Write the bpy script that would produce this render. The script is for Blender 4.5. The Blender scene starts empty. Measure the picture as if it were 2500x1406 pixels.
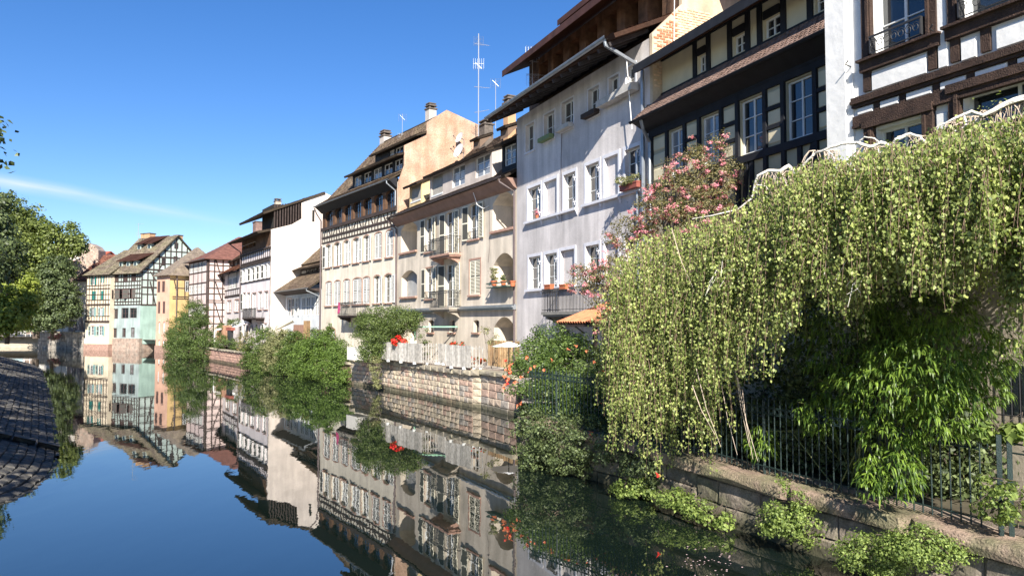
import bpy, math, random
import numpy as np
from mathutils import Vector, Matrix, noise as mnoise
random.seed(7); np.random.seed(7)
C = bpy.context.scene.collection
SC = bpy.context.scene
# ------------------------------------------------------------------ camera, sky, sun, exposure
FPX, CAMZ, YH = 1800.0, 4.0, 787.0
PITCH = math.atan((YH - 703.0) / FPX)
cam_d = bpy.data.cameras.new('camera'); cam = bpy.data.objects.new('camera', cam_d); C.objects.link(cam)
cam_d.sensor_width = 36.0; cam_d.lens = 36.0 * FPX / 2500.0
cam_d.clip_start = 0.1; cam_d.clip_end = 3000
cam.location = (0, 0, CAMZ); cam.rotation_euler = (math.pi / 2 + PITCH, 0, 0)
SC.camera = cam
SUN = Vector((0.18, -2.40, 1.60)).normalized()       # towards the sun
world = bpy.data.worlds.new('World'); SC.world = world; world.use_nodes = True
nt = world.node_tree; nt.nodes.clear()
sky = nt.nodes.new('ShaderNodeTexSky'); sky.sky_type = 'NISHITA'; sky.sun_disc = False
sky.sun_elevation = math.asin(SUN.z); sky.sun_rotation = math.atan2(SUN.x, SUN.y)
sky.altitude = 200; sky.air_density = 1.0; sky.dust_density = 0.0; sky.ozone_density = 2.6
hsv = nt.nodes.new('ShaderNodeHueSaturation'); hsv.inputs['Saturation'].default_value = 1.24; hsv.inputs['Hue'].default_value = 0.502
bg = nt.nodes.new('ShaderNodeBackground'); bg.inputs['Strength'].default_value = 0.065
wo = nt.nodes.new('ShaderNodeOutputWorld')
tint = nt.nodes.new('ShaderNodeVectorMath'); tint.operation = 'MULTIPLY'; tint.inputs[1].default_value = (0.95, 0.955, 1.08)   # the photograph's cool white balance
nt.links.new(sky.outputs[0], tint.inputs[0]); nt.links.new(tint.outputs[0], hsv.inputs['Color'])
# a thin cirrus streak low in the sky: density depends on azimuth/elevation only
tc = nt.nodes.new('ShaderNodeTexCoord'); sep = nt.nodes.new('ShaderNodeSeparateXYZ')
nt.links.new(tc.outputs['Generated'], sep.inputs[0])
def wm(op, a, b=None, c=None):
    n = nt.nodes.new('ShaderNodeMath'); n.operation = op
    for i, v in enumerate((a, b, c)):
        if v is None: continue
        if isinstance(v, (int, float)): n.inputs[i].default_value = v
        else: nt.links.new(v, n.inputs[i])
    return n.outputs[0]
az = wm('ARCTAN2', sep.outputs[0], sep.outputs[1])
el = wm('ARCSINE', sep.outputs[2])
nz = nt.nodes.new('ShaderNodeTexNoise'); nz.inputs['Scale'].default_value = 3.0; nz.inputs['Detail'].default_value = 6
mp = nt.nodes.new('ShaderNodeCombineXYZ')
slant = wm('MULTIPLY_ADD', az, 0.123, el)              # streak falls towards the right
nt.links.new(wm('MULTIPLY', az, 3.0), mp.inputs[0]); nt.links.new(wm('MULTIPLY', slant, 26.0), mp.inputs[1])
nt.links.new(mp.outputs[0], nz.inputs['Vector'])
nz2 = nt.nodes.new('ShaderNodeTexNoise'); nz2.inputs['Scale'].default_value = 2.2; nz2.inputs['Detail'].default_value = 2
cx2 = nt.nodes.new('ShaderNodeCombineXYZ'); nt.links.new(wm('MULTIPLY', az, 2.0), cx2.inputs[0]); nt.links.new(cx2.outputs[0], nz2.inputs['Vector'])
cen = wm('ADD', wm('MULTIPLY_ADD', wm('SUBTRACT', nz2.outputs[0], 0.5), 0.012, wm('MULTIPLY_ADD', wm('ADD', az, 0.607), -0.123, 0.156)), 0.0)
dist = wm('ABSOLUTE', wm('SUBTRACT', el, cen))
band = wm('SUBTRACT', 1.0, wm('MINIMUM', wm('DIVIDE', dist, 0.012), 1.0))
fade = wm('MULTIPLY', wm('MINIMUM', wm('MAXIMUM', wm('MULTIPLY', wm('SUBTRACT', -0.33, az), 4.5), 0.0), 1.0),
          wm('MINIMUM', wm('MAXIMUM', wm('MULTIPLY', wm('ADD', az, 1.3), 3.0), 0.0), 1.0))
dens = wm('MULTIPLY', wm('MULTIPLY', wm('POWER', band, 1.3), fade), wm('MULTIPLY', wm('POWER', nz.outputs[0], 1.6), 1.35))
mixc = nt.nodes.new('ShaderNodeMix'); mixc.data_type = 'RGBA'
nt.links.new(dens, mixc.inputs[0]); nt.links.new(hsv.outputs[0], mixc.inputs[6])
mixc.inputs[7].default_value = (6.0, 6.6, 7.6, 1)
nt.links.new(mixc.outputs[2], bg.inputs['Color']); nt.links.new(bg.outputs[0], wo.inputs[0])
sd = bpy.data.lights.new('sun', 'SUN'); sd.energy = 5.0; sd.angle = math.radians(0.5); sd.color = (1.0, 0.94, 0.84)
sun = bpy.data.objects.new('sun', sd); C.objects.link(sun)
sun.rotation_euler = (-SUN).to_track_quat('-Z', 'Y').to_euler(); sun.location = (0, 0, 60)
SC.view_settings.view_transform = 'Standard'; SC.view_settings.look = 'None'
SC.view_settings.exposure = 1.25; SC.view_settings.gamma = 1.0; SC.view_settings.use_curve_mapping = False
SC.cycles.max_bounces = 6; SC.cycles.diffuse_bounces = 3; SC.cycles.glossy_bounces = 3
SC.cycles.transmission_bounces = 3; SC.cycles.transparent_max_bounces = 6
SC.cycles.use_denoising = True

# ------------------------------------------------------------------ geometry of the view
FW = Vector((0, math.cos(PITCH), math.sin(PITCH))); UP = Vector((0, -math.sin(PITCH), math.cos(PITCH)))
CAM = Vector((0, 0, CAMZ))
def ray(px, py): return Vector(((px - 1250) / FPX, 0, 0)) + UP * ((703 - py) / FPX) + FW
def at(px, py, Y):                                    # world point at distance Y in front
    r = ray(px, py); return CAM + r * (Y / r.y)
def onz(px, py, z=0.0):                               # world point at height z
    r = ray(px, py); return CAM + r * ((z - CAMZ) / r.z)
def hit(P, d, px):                                    # P + t d seen at column px
    k = (px - 1250) / FPX
    t = (k * P[1] - P[0]) / (d[0] - k * d[1]); return (P[0] + d[0] * t, P[1] + d[1] * t)

# ------------------------------------------------------------------ materials
MATS = {}
def mat(name, col, rough=0.8, var=0.12, scale=2.0, bump=0.0, bscale=30.0, spec=0.3, metal=0.0, streak=0.0, fine=0.0, col2=None, c2=0.5, island=0.0, transl=0.0, wet=0):
    if name in MATS: return MATS[name]
    m = bpy.data.materials.new(name); m.use_nodes = True; t = m.node_tree; N = t.nodes; Lk = t.links
    b = N['Principled BSDF']; b.inputs['Roughness'].default_value = rough; b.inputs['Metallic'].default_value = metal
    b.inputs['Specular IOR Level'].default_value = spec
    geo = N.new('ShaderNodeNewGeometry')
    base = N.new('ShaderNodeRGB'); base.outputs[0].default_value = (*col, 1); cur = base.outputs[0]
    def ramp_mul(fac, lo, hi):
        mr = N.new('ShaderNodeMapRange'); Lk.new(fac, mr.inputs[0]); mr.inputs[1].default_value = 0.3; mr.inputs[2].default_value = 0.7
        mr.inputs[3].default_value = lo; mr.inputs[4].default_value = hi
        vm = N.new('ShaderNodeVectorMath'); vm.operation = 'SCALE'; Lk.new(cur, vm.inputs[0]); Lk.new(mr.outputs[0], vm.inputs['Scale']); return vm.outputs[0]
    def noise_tex(sc, det, vec=None):
        n = N.new('ShaderNodeTexNoise'); n.inputs['Scale'].default_value = sc; n.inputs['Detail'].default_value = det
        Lk.new(vec or geo.outputs['Position'], n.inputs['Vector']); return n.outputs[0]
    if col2:
        mx = N.new('ShaderNodeMix'); mx.data_type = 'RGBA'; mr = N.new('ShaderNodeMapRange')
        src = geo.outputs['Random Per Island'] if island < 0 else noise_tex(scale * 0.7, 5)
        Lk.new(src, mr.inputs[0])
        lo = 0 if island < 0 else 0.38
        mr.inputs[1].default_value = lo; mr.inputs[2].default_value = 1 if island < 0 else 0.62; mr.inputs[4].default_value = c2 * (2 if island < 0 else 1)
        Lk.new(mr.outputs[0], mx.inputs[0]); Lk.new(cur, mx.inputs[6]); mx.inputs[7].default_value = (*col2, 1); cur = mx.outputs[2]
    if var: cur = ramp_mul(noise_tex(scale, 6), 1 - var, 1 + var)
    if fine: cur = ramp_mul(noise_tex(scale * 14, 3), 1 - fine, 1 + fine)
    if streak:
        mpn = N.new('ShaderNodeMapping'); mpn.inputs['Scale'].default_value = (2.2, 2.2, 0.22); Lk.new(geo.outputs['Position'], mpn.inputs[0])
        cur = ramp_mul(noise_tex(1.0, 7, mpn.outputs[0]), 1 - streak, 1 + streak * 0.4)
    if island:
        mr = N.new('ShaderNodeMapRange'); Lk.new(geo.outputs['Random Per Island'], mr.inputs[0]); mr.inputs[3].default_value = 1 - abs(island); mr.inputs[4].default_value = 1 + abs(island)
        vm = N.new('ShaderNodeVectorMath'); vm.operation = 'SCALE'; Lk.new(cur, vm.inputs[0]); Lk.new(mr.outputs[0], vm.inputs['Scale']); cur = vm.outputs[0]
    if wet:                                            # algae and damp just above the waterline
        sx = N.new('ShaderNodeSeparateXYZ'); Lk.new(geo.outputs['Position'], sx.inputs[0]); ad = N.new('ShaderNodeMath'); ad.operation = 'MULTIPLY_ADD'
        Lk.new(noise_tex(2.5, 4), ad.inputs[0]); ad.inputs[1].default_value = -.35; Lk.new(sx.outputs[2], ad.inputs[2])
        mr = N.new('ShaderNodeMapRange'); Lk.new(ad.outputs[0], mr.inputs[0]); mr.inputs[1].default_value = -.05; mr.inputs[2].default_value = .16; mr.inputs[3].default_value = .85; mr.inputs[4].default_value = 0
        mx = N.new('ShaderNodeMix'); mx.data_type = 'RGBA'; Lk.new(mr.outputs[0], mx.inputs[0]); Lk.new(cur, mx.inputs[6]); mx.inputs[7].default_value = (.045, .045, .025, 1); cur = mx.outputs[2]
    Lk.new(cur, b.inputs['Base Color'])
    if bump:
        bn = N.new('ShaderNodeBump'); bn.inputs['Strength'].default_value = bump; bn.inputs['Distance'].default_value = 0.03
        Lk.new(noise_tex(bscale, 6), bn.inputs['Height']); Lk.new(bn.outputs[0], b.inputs['Normal'])
    if transl:
        out = N['Material Output']; tr = N.new('ShaderNodeBsdfTranslucent'); sh = N.new('ShaderNodeMixShader'); sh.inputs[0].default_value = transl
        vm = N.new('ShaderNodeVectorMath'); vm.operation = 'MULTIPLY'; vm.inputs[1].default_value = (1.5, 1.6, 0.6); Lk.new(cur, vm.inputs[0])
        Lk.new(vm.outputs[0], tr.inputs[0]); Lk.new(b.outputs[0], sh.inputs[1]); Lk.new(tr.outputs[0], sh.inputs[2]); Lk.new(sh.outputs[0], out.inputs[0])
    MATS[name] = m; return m
def plaster(name, col, streak=0.12, var=0.07):
    return mat(name, col, 0.9, var + .05, 0.9, 0.3, 18, 0.1, streak=streak * 1.3, fine=0.05, col2=tuple(c * .80 for c in col), c2=.55)
def rooftile(name, col, col2):
    if name in MATS: return MATS[name]
    m = mat(name, col, 0.85, 0.25, 1.3, 0, 30, 0.1, col2=col2, c2=0.8, fine=0.25)
    t = m.node_tree; N = t.nodes; Lk = t.links; b = N['Principled BSDF']
    br = N.new('ShaderNodeTexBrick'); uv = N.new('ShaderNodeUVMap'); Lk.new(uv.outputs[0], br.inputs['Vector'])
    br.inputs['Scale'].default_value = 1.0; br.inputs['Brick Width'].default_value = 0.17; br.inputs['Row Height'].default_value = 0.16
    br.inputs['Mortar Size'].default_value = 0.008; br.inputs['Bias'].default_value = 0.0
    br.inputs['Color1'].default_value = (0.62, 0.6, 0.58, 1); br.inputs['Color2'].default_value = (1.35, 1.3, 1.25, 1); br.inputs['Mortar'].default_value = (0.25, 0.25, 0.25, 1)
    src = b.inputs['Base Color'].links[0].from_socket
    vm = N.new('ShaderNodeVectorMath'); vm.operation = 'MULTIPLY'; Lk.new(src, vm.inputs[0]); Lk.new(br.outputs[0], vm.inputs[1]); Lk.new(vm.outputs[0], b.inputs['Base Color'])
    return m
def glass(name, base=(0.015, 0.02, 0.025), curtain=0.0):
    if name in MATS: return MATS[name]
    m = mat(name, base, 0.06, 0.3, 1.5, 0, spec=0.9)
    t = m.node_tree; N = t.nodes; Lk = t.links; b = N['Principled BSDF']; b.inputs['IOR'].default_value = 1.6
    geo = N.new('ShaderNodeNewGeometry'); bn = N.new('ShaderNodeBump'); bn.inputs['Strength'].default_value = 0.04; nn = N.new('ShaderNodeTexNoise'); nn.inputs['Scale'].default_value = 3
    Lk.new(geo.outputs['Position'], nn.inputs[0]); Lk.new(nn.outputs[0], bn.inputs['Height']); Lk.new(bn.outputs[0], b.inputs['Normal'])
    return m

M_white = mat('white_paint', (0.72, 0.72, 0.70), 0.5, 0.05)
M_frame = mat('window_white', (0.66, 0.67, 0.66), 0.45, 0.04)
M_glass = glass('glass_dark'); M_glassc = glass('glass_curtain', (0.20, 0.21, 0.22))
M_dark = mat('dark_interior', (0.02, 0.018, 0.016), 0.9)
M_iron = mat('wrought_iron', (0.03, 0.03, 0.032), 0.5, 0.1, spec=0.4)
M_greeniron = mat('green_iron', (0.013, 0.026, 0.024), 0.5, 0.25, 8, 0.3, 60, spec=0.35, fine=0.2)
M_zinc = mat('zinc', (0.30, 0.32, 0.34), 0.4, 0.15, 3, metal=0.6)
M_pipe = mat('brown_pipe', (0.11, 0.085, 0.085), 0.6, 0.15)
M_blackwood = mat('black_timber', (0.014, 0.015, 0.019), 0.7, 0.3, 3, 0.5, 50)
M_brownwood = mat('brown_timber', (0.050, 0.030, 0.022), 0.75, 0.35, 4, 0.9, 40, fine=0.4)
M_timber = mat('dark_timber', (0.045, 0.032, 0.028), 0.8, 0.3, 4, 0.4, 40)
M_planks = mat('weathered_planks', (0.13, 0.07, 0.04), 0.8, 0.4, 3, 0.5, 40, streak=0.5)
M_lattice = mat('plain_wood', (0.42, 0.26, 0.13), 0.8, 0.3, 3, 0.3, 40, streak=0.4)
M_sand = mat('pink_sandstone', (0.36, 0.22, 0.17), 0.85, 0.2, 5, 0.4, 30, fine=0.15)
M_terra = mat('terracotta', (0.42, 0.13, 0.06), 0.8, 0.2, 4)
M_bark = mat('bark', (0.09, 0.07, 0.055), 0.9, 0.4, 6, 0.8, 30)
M_birchbark = mat('birch_bark', (0.62, 0.58, 0.52), 0.8, 0.3, 9, 0.6, 40, fine=0.3)
M_alu = mat('aluminium', (0.36, 0.37, 0.39), 0.35, 0.05, metal=0.3)
M_shutw = mat('shutter_white', (0.70, 0.69, 0.65), 0.6, 0.08, 3)
M_shutc = mat('shutter_cream', (0.66, 0.62, 0.50), 0.6, 0.08, 3)

# ------------------------------------------------------------------ mesh helpers
class MB:
    def __init__(s): s.v = []; s.f = []; s.uv = None
    def quad(s, a, b, c, d): i = len(s.v); s.v += [a, b, c, d]; s.f.append((i, i + 1, i + 2, i + 3)); return s
    def poly(s, pts): i = len(s.v); s.v += list(pts); s.f.append(tuple(range(i, i + len(pts)))); return s
    def box(s, x0, x1, y0, y1, z0, z1):
        i = len(s.v)
        s.v += [(x0, y0, z0), (x1, y0, z0), (x1, y1, z0), (x0, y1, z0), (x0, y0, z1), (x1, y0, z1), (x1, y1, z1), (x0, y1, z1)]
        s.f += [tuple(i + k for k in q) for q in ((0, 3, 2, 1), (4, 5, 6, 7), (0, 1, 5, 4), (1, 2, 6, 5), (2, 3, 7, 6), (3, 0, 4, 7))]
        return s
    def prism(s, pts, off):                           # pts: polygon; off: thickness vector
        n = len(pts); i = len(s.v); o = Vector(off)
        s.v += [tuple(p) for p in pts] + [tuple(Vector(p) + o) for p in pts]
        s.f.append(tuple(range(i, i + n))); s.f.append(tuple(range(i + 2 * n - 1, i + n - 1, -1)))
        for k in range(n): k2 = (k + 1) % n; s.f.append((i + k, i + n + k, i + n + k2, i + k2))
        return s
    def tube(s, pts, r, n=6, r2=None):
        pts = [Vector(p) for p in pts]; rings = []; r2 = r if r2 is None else r2
        for k, p in enumerate(pts):
            d = (pts[min(k + 1, len(pts) - 1)] - pts[max(k - 1, 0)]).normalized()
            a = d.orthogonal().normalized() if k == 0 else (a - d * a.dot(d)).normalized()
            b = d.cross(a); rr = r + (r2 - r) * k / max(1, len(pts) - 1)
            i = len(s.v); rings.append(i)
            for q in range(n):
                an = 2 * math.pi * q / n; s.v.append(tuple(p + (a * math.cos(an) + b * math.sin(an)) * rr))
        for k in range(len(rings) - 1):
            for q in range(n): q2 = (q + 1) % n; s.f.append((rings[k] + q, rings[k] + q2, rings[k + 1] + q2, rings[k + 1] + q))
        s.f.append(tuple(rings[0] + q for q in range(n - 1, -1, -1))); s.f.append(tuple(rings[-1] + q for q in range(n)))
        return s
    def mesh(s, name, m):
        me = bpy.data.meshes.new(name); me.from_pydata([tuple(p) for p in s.v], [], s.f); me.materials.append(m); me.update(); return me
def link(name, me, parent=None, loc=None, rot=None, scale=None):
    o = bpy.data.objects.new(name, me); C.objects.link(o)
    if parent is not None: o.parent = parent
    if loc is not None: o.location = loc
    if rot is not None: o.rotation_euler = rot
    if scale is not None: o.scale = scale
    return o
def part(name, mb, m, parent=None, label=None, **k):
    o = link(name, mb.mesh(name, m), parent, **k)
    if label: o['label'] = label
    return o
def tag(o, label, cat, group=None):
    o['label'] = label; o['category'] = cat
    if group: o['group'] = group
    return o
def struct(o): o['kind'] = 'structure'; return o
def stuff(o): o['kind'] = 'stuff'; return o
def empty(name, loc=(0, 0, 0), rz=0):
    o = bpy.data.objects.new(name, None); C.objects.link(o); o.location = loc; o.rotation_euler = (0, 0, rz); o.empty_display_size = 0.3; return o
UNIT = {}
def unit(m):
    if m.name not in UNIT: UNIT[m.name] = MB().box(-.5, .5, -.5, .5, -.5, .5).mesh('block_' + m.name, m)
    return UNIT[m.name]
def beam(parent, m, a, b, w=0.16, t=0.05, name='beam', y=0.0):
    """timber between local points a=(u,z), b=(u,z) on the facade, standing t proud of it"""
    ax, az_ = a; bx, bz = b; L = math.hypot(bx - ax, bz - az_); ang = math.atan2(bz - az_, bx - ax)
    return link(name, unit(m), parent, loc=((ax + bx) / 2, y - t / 2 + 0.003 + random.uniform(0, .004), (az_ + bz) / 2), rot=(0, -ang, 0), scale=(L, t, w))

class Fac:
    """a vertical facade: A left base, B right base (x, y) seen from the river; local x = along, y = into the house, z = up"""
    def __init__(s, A, B, z0=0.0):
        s.A = Vector((A[0], A[1])); s.B = Vector((B[0], B[1])); s.L = (s.B - s.A).length; s.e = (s.B - s.A) / s.L
        s.inw = Vector((-s.e.y, s.e.x)); s.ang = math.atan2(s.e.y, s.e.x); s.z0 = z0
    def uz(s, px, py, d=0.0):
        r = ray(px, py); A = s.A - s.inw * d
        den = r.x * s.inw.x + r.y * s.inw.y
        t = (A.x * s.inw.x + A.y * s.inw.y) / den
        P = CAM + r * t; return ((P.x - A.x) * s.e.x + (P.y - A.y) * s.e.y, P.z)
    def u(s, px, py=700, d=0.0): return s.uz(px, py, d)[0]
    def z(s, px, py, d=0.0): return s.uz(px, py, d)[1]
    def R(s, pl, pt, pb, pr, d=0.0):
        u0, z1 = s.uz(pl, pt, d); z0 = s.z(pl, pb, d); u1 = s.u(pr, (pt + pb) / 2, d); return [u0, u1, z0, z1]
    def W(s, u, z, d=0.0):
        P = s.A + s.e * u - s.inw * d; return Vector((P.x, P.y, z))
    def root(s, name): return empty(name, (s.A.x, s.A.y, 0), s.ang)

def wall_mesh(m, u0, u1, z0, z1, ops, dep=0.22, name='wall', back=True):
    """wall face at y=0 with reveals round openings (u0,u1,z0,z1,rise,depth)"""
    mb = MB(); us = sorted({u0, u1} | {o[0] for o in ops} | {o[1] for o in ops}); zs = sorted({z0, z1} | {o[2] for o in ops} | {o[3] for o in ops})
    us = [u for u in us if u0 <= u <= u1]; zs = [z for z in zs if z0 <= z <= z1]
    for i in range(len(us) - 1):
        j = 0
        while j < len(zs) - 1:
            def hole(j):
                cu = (us[i] + us[i + 1]) / 2; cz = (zs[j] + zs[j + 1]) / 2
                return any(o[0] < cu < o[1] and o[2] < cz < o[3] for o in ops)
            if hole(j): j += 1; continue
            k = j
            while k + 1 < len(zs) - 1 and not hole(k + 1): k += 1
            mb.quad((us[i], 0, zs[j]), (us[i + 1], 0, zs[j]), (us[i + 1], 0, zs[k + 1]), (us[i], 0, zs[k + 1])); j = k + 1
    for o in ops:
        a, b, c, d = o[:4]; rise = o[4] if len(o) > 4 else 0; dp = o[5] if len(o) > 5 else dep
        d2 = d - rise
        mb.quad((a, 0, c), (a, 0, d2), (a, dp, d2), (a, dp, c)); mb.quad((b, 0, d2), (b, 0, c), (b, dp, c), (b, dp, d2)); mb.quad((a, 0, c), (a, dp, c), (b, dp, c), (b, 0, c))
        if rise:
            n = 10; P = [(a + (b - a) * k / n, d - rise * ((2 * k / n - 1) ** 2)) for k in range(n + 1)]
            for k in range(n):
                (x0, y0), (x1, y1) = P[k], P[k + 1]
                mb.poly([(x0, 0, y0), (x1, 0, y1), (x1, 0, d), (x0, 0, d)]); mb.quad((x0, 0, y0), (x0, dp, y0), (x1, dp, y1), (x1, 0, y1))
        else: mb.quad((a, 0, d), (b, 0, d), (b, dp, d), (a, dp, d))
        if len(o) > 6 and o[6]: mb.quad((a, dp, c), (b, dp, c), (b, dp, d), (a, dp, d))
    return mb.mesh(name, m)

MC = {}
def cached(key, fn):
    if key not in MC: MC[key] = fn()
    return MC[key]
def r2(x, q=0.05): return max(q, round(x / q) * q)
def win_frame_mesh(w, h, cols, rows, m, t=0.055, mun=0.025):
    def mk():
        mb = MB()
        mb.box(0, w, -.03, .03, 0, t); mb.box(0, w, -.03, .03, h - t, h); mb.box(0, t, -.03, .03, t, h - t); mb.box(w - t, w, -.03, .03, t, h - t)
        for k in range(1, cols):
            x = w * k / cols; tt = t * .9 if (cols == 2 or k == cols // 2) else mun
            mb.box(x - tt / 2, x + tt / 2, -.025, .025, t, h - t)
        for k in range(1, rows):
            z = h * k / rows; mb.box(t, w - t, -.018, .018, z - mun / 2, z + mun / 2)
        return mb.mesh('window', m)
    return cached(('wf', round(w, 2), round(h, 2), cols, rows, m.name), mk)
def shutter_mesh(w, h, m, panels=2):
    n = max(6, int(h / 0.062))
    def mk():
        mb = MB(); t = 0.05
        mb.box(0, t, -.02, .02, 0, h); mb.box(w - t, w, -.02, .02, 0, h)
        rails = [0, h / 2 - .03, h - .07]
        for r in rails: mb.box(t, w - t, -.02, .02, r, r + .07)
        z = .08
        while z < h - .08:
            if not (h / 2 - .05 < z < h / 2 + .05):
                mb.poly([(t, -.018, z), (w - t, -.018, z), (w - t, .006, z + .036), (t, .006, z + .036)])
            z += .078
        mb.quad((t, .019, .05), (w - t, .019, .05), (w - t, .019, h - .05), (t, .019, h - .05)); me = mb.mesh('shutter', m); me.materials.append(M_slatdark); me.polygons[len(me.polygons) - 1].material_index = 1
        return me
    return cached(('sh', round(w, 2), round(h, 2), m.name), mk)
M_slatdark = mat('louvre_gap_shade', (0.07, 0.068, 0.06), 0.8)  # dark backing sheet, its colour stands in for shade between the slats
def window(root, r, y=0.16, cols=2, rows=3, fm=None, gm=None, sill=None, surround=None, sw=0.1, rise=0, sh=None, shm=None, sd=0.0, name='window'):
    """a casement in opening r=(u0,u1,z0,z1): frame > pane, sill, surround; shutters are parts of the house"""
    fm = fm or M_frame; gm = gm or (M_glass if random.random() < .6 else M_glassc)
    u0, u1, z0, z1 = r[:4]; w, h = u1 - u0, z1 - z0
    f = link(name, win_frame_mesh(w, h, cols, rows, fm), root, loc=(u0, y, z0))
    link('pane', cached(('pane', round(w, 2), round(h, 2), gm.name), lambda: MB().quad((0.02, 0, .02), (w - .02, 0, .02), (w - .02, 0, h - .02), (0.02, 0, h - .02)).mesh('pane', gm)), f, loc=(0, .012, 0))
    if sill:
        link('sill', cached(('sill', round(w, 2), sill.name), lambda: MB().box(-.1, w + .1, -.12 - 0.16, .02 - .16, -.09, -.002).mesh('sill', sill)), f, loc=(0, 0.16 - y, 0))
    if surround:
        def mk():
            mb = MB()
            if rise:
                n = 10; P = [(w * k / n, h - rise * ((2 * k / n - 1) ** 2)) for k in range(n + 1)]
                Q = [(-sw + (w + 2 * sw) * k / n, h + sw - (rise) * ((2 * k / n - 1) ** 2)) for k in range(n + 1)]
                for k in range(n): mb.prism([(P[k][0], -.02, P[k][1]), (P[k + 1][0], -.02, P[k + 1][1]), (Q[k + 1][0], -.02, Q[k + 1][1]), (Q[k][0], -.02, Q[k][1])], (0, .04, 0))
                mb.box(-sw, -.001, -.02, .02, 0, h - rise); mb.box(w + .001, w + sw, -.02, .02, 0, h - rise)
            else:
                mb.box(-sw, -.001, -.02, .02, 0, h + sw); mb.box(w + .001, w + sw, -.02, .02, 0, h + sw); mb.box(0, w, -.02, .02, h + .001, h + sw)
            return mb.mesh('surround', surround)
        link('surround', cached(('sur', round(w, 2), round(h, 2), round(rise, 2), surround.name), mk), f, loc=(0, -y, 0))
    if sh: shutters(root, r, sh, shm or M_shutw, rise, sd)
    return f
def shutters(root, r, kind, m, rise=0, off=0.0):
    u0, u1, z0, z1 = r[:4]; z1 -= rise * .6; w, h = (u1 - u0) / 2, z1 - z0
    if kind == 'closed':
        for k in range(2): link('shutter', shutter_mesh(w - .01, h - .02, m), root, loc=(u0 + k * w + .005, .02, z0 + .01))
        return
    for side in kind:
        a = random.uniform(0.03, 0.22)
        if side == 'L': link('shutter', shutter_mesh(w, h, m), root, loc=(u0 - .03, -.045, z0), rot=(0, 0, math.pi + a)).scale = (1, 1, 1)
        if side == 'R': link('shutter', shutter_mesh(w, h, m), root, loc=(u1 + .03, -.045, z0), rot=(0, 0, -a))
        if side == 'l': link('shutter', shutter_mesh(w, h, m), root, loc=(u0 + .005, .02, z0), rot=(0, 0, -1.1 + a))
        if side == 'r': link('shutter', shutter_mesh(w, h, m), root, loc=(u1 - .005, .02, z0), rot=(0, 0, math.pi + .9 - a))
def roof_courses(root, m, u0, u1, P, Q, name='roof', u0b=None, u1b=None, thick=0.12, ch=0.16, label=None):
    """tiled slope from eave P=(y,z) to top Q=(y,z); real stepped courses, uv in metres"""
    u0b = u0 if u0b is None else u0b; u1b = u1 if u1b is None else u1b
    Lg = math.hypot(Q[0] - P[0], Q[1] - P[1]); n = max(1, int(Lg / ch)); dy, dz = (Q[0] - P[0]) / Lg, (Q[1] - P[1]) / Lg; ny, nz_ = -dz, dy
    if nz_ < 0: ny, nz_ = -ny, -nz_
    v = []; f = []; uv = []
    nx = max(2, int((u1 - u0) / 0.8))
    for k in range(n):
        s0, s1 = Lg * k / n, Lg * (k + 1) / n + .01; a0, a1 = k / n, (k + 1) / n
        for j in range(nx):
            la, lb = u0 + (u0b - u0) * a0, u0 + (u0b - u0) * a1; ra, rb = u1 + (u1b - u1) * a0, u1 + (u1b - u1) * a1
            x0a = la + (ra - la) * j / nx; x1a = la + (ra - la) * (j + 1) / nx; x0b = lb + (rb - lb) * j / nx; x1b = lb + (rb - lb) * (j + 1) / nx
            h0 = .035 + random.uniform(-.008, .012)
            i = len(v)
            def pt(x, s, h): return (x, P[0] + dy * s + ny * h, P[1] + dz * s + nz_ * h)
            v += [pt(x0a, s0, h0), pt(x1a, s0, h0), pt(x1b, s1, .006), pt(x0b, s1, .006), pt(x0a, s0, 0), pt(x1a, s0, 0)]
            f += [(i, i + 1, i + 2, i + 3), (i + 4, i + 5, i + 1, i)]
            uv += [(x0a, s0), (x1a, s0), (x1b, s1), (x0b, s1), (x0a, s0), (x1a, s0), (x1a, s0), (x0a, s0)]
    # underside and edges
    i = len(v); t = -thick
    c = [(u0, *P), (u1, *P), (u1b, *Q), (u0b, *Q)]
    v += [tuple(p) for p in c] + [(p[0], p[1] + ny * t, p[2] + nz_ * t) for p in c]
    for q in ((7, 6, 5, 4), (0, 4, 5, 1), (1, 5, 6, 2), (2, 6, 7, 3), (3, 7, 4, 0)): f.append(tuple(i + k for k in q)); uv += [(0.08, .08)] * 4
    me = bpy.data.meshes.new(name); me.from_pydata(v, [], f); me.materials.append(m)
    ul = me.uv_layers.new(name='UVMap'); ul.data.foreach_set('uv', np.array(uv, dtype=np.float32).ravel()); me.update()
    o = link(name, me, root)
    if label: o['label'] = label
    return o
def chimney(root, u, y, z0, z1, w=0.8, d=0.6, m=None, cap=None, pots=2, label=None):
    o = part('chimney', MB().box(-w / 2, w / 2, -d / 2, d / 2, z0 - z0, z1 - z0), m, root, loc=(u, y, z0))
    if label: o['label'] = label
    mb = MB(); H = z1 - z0
    mb.box(-w / 2 - .08, w / 2 + .08, -d / 2 - .08, d / 2 + .08, H + .002, H + .10)
    if pots == 0: pass
    else:
        for sx in (-1, 1):
            for sy in (-1, 1): mb.box(sx * w * .35 - .06, sx * w * .35 + .06, sy * d * .35 - .06, sy * d * .35 + .06, H + .1, H + .28)
        mb.box(-w / 2 - .05, w / 2 + .05, -d / 2 - .05, d / 2 + .05, H + .28, H + .36)
        if pots > 2:
            mb.box(-w / 2 + .05, w / 2 - .05, -d / 2 + .05, d / 2 - .05, H + .36, H + .48); mb.box(-w / 2, w / 2, -d / 2, d / 2, H + .48, H + .55)
    link('cap', mb.mesh('cap', cap or M_timber), o); return o
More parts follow.
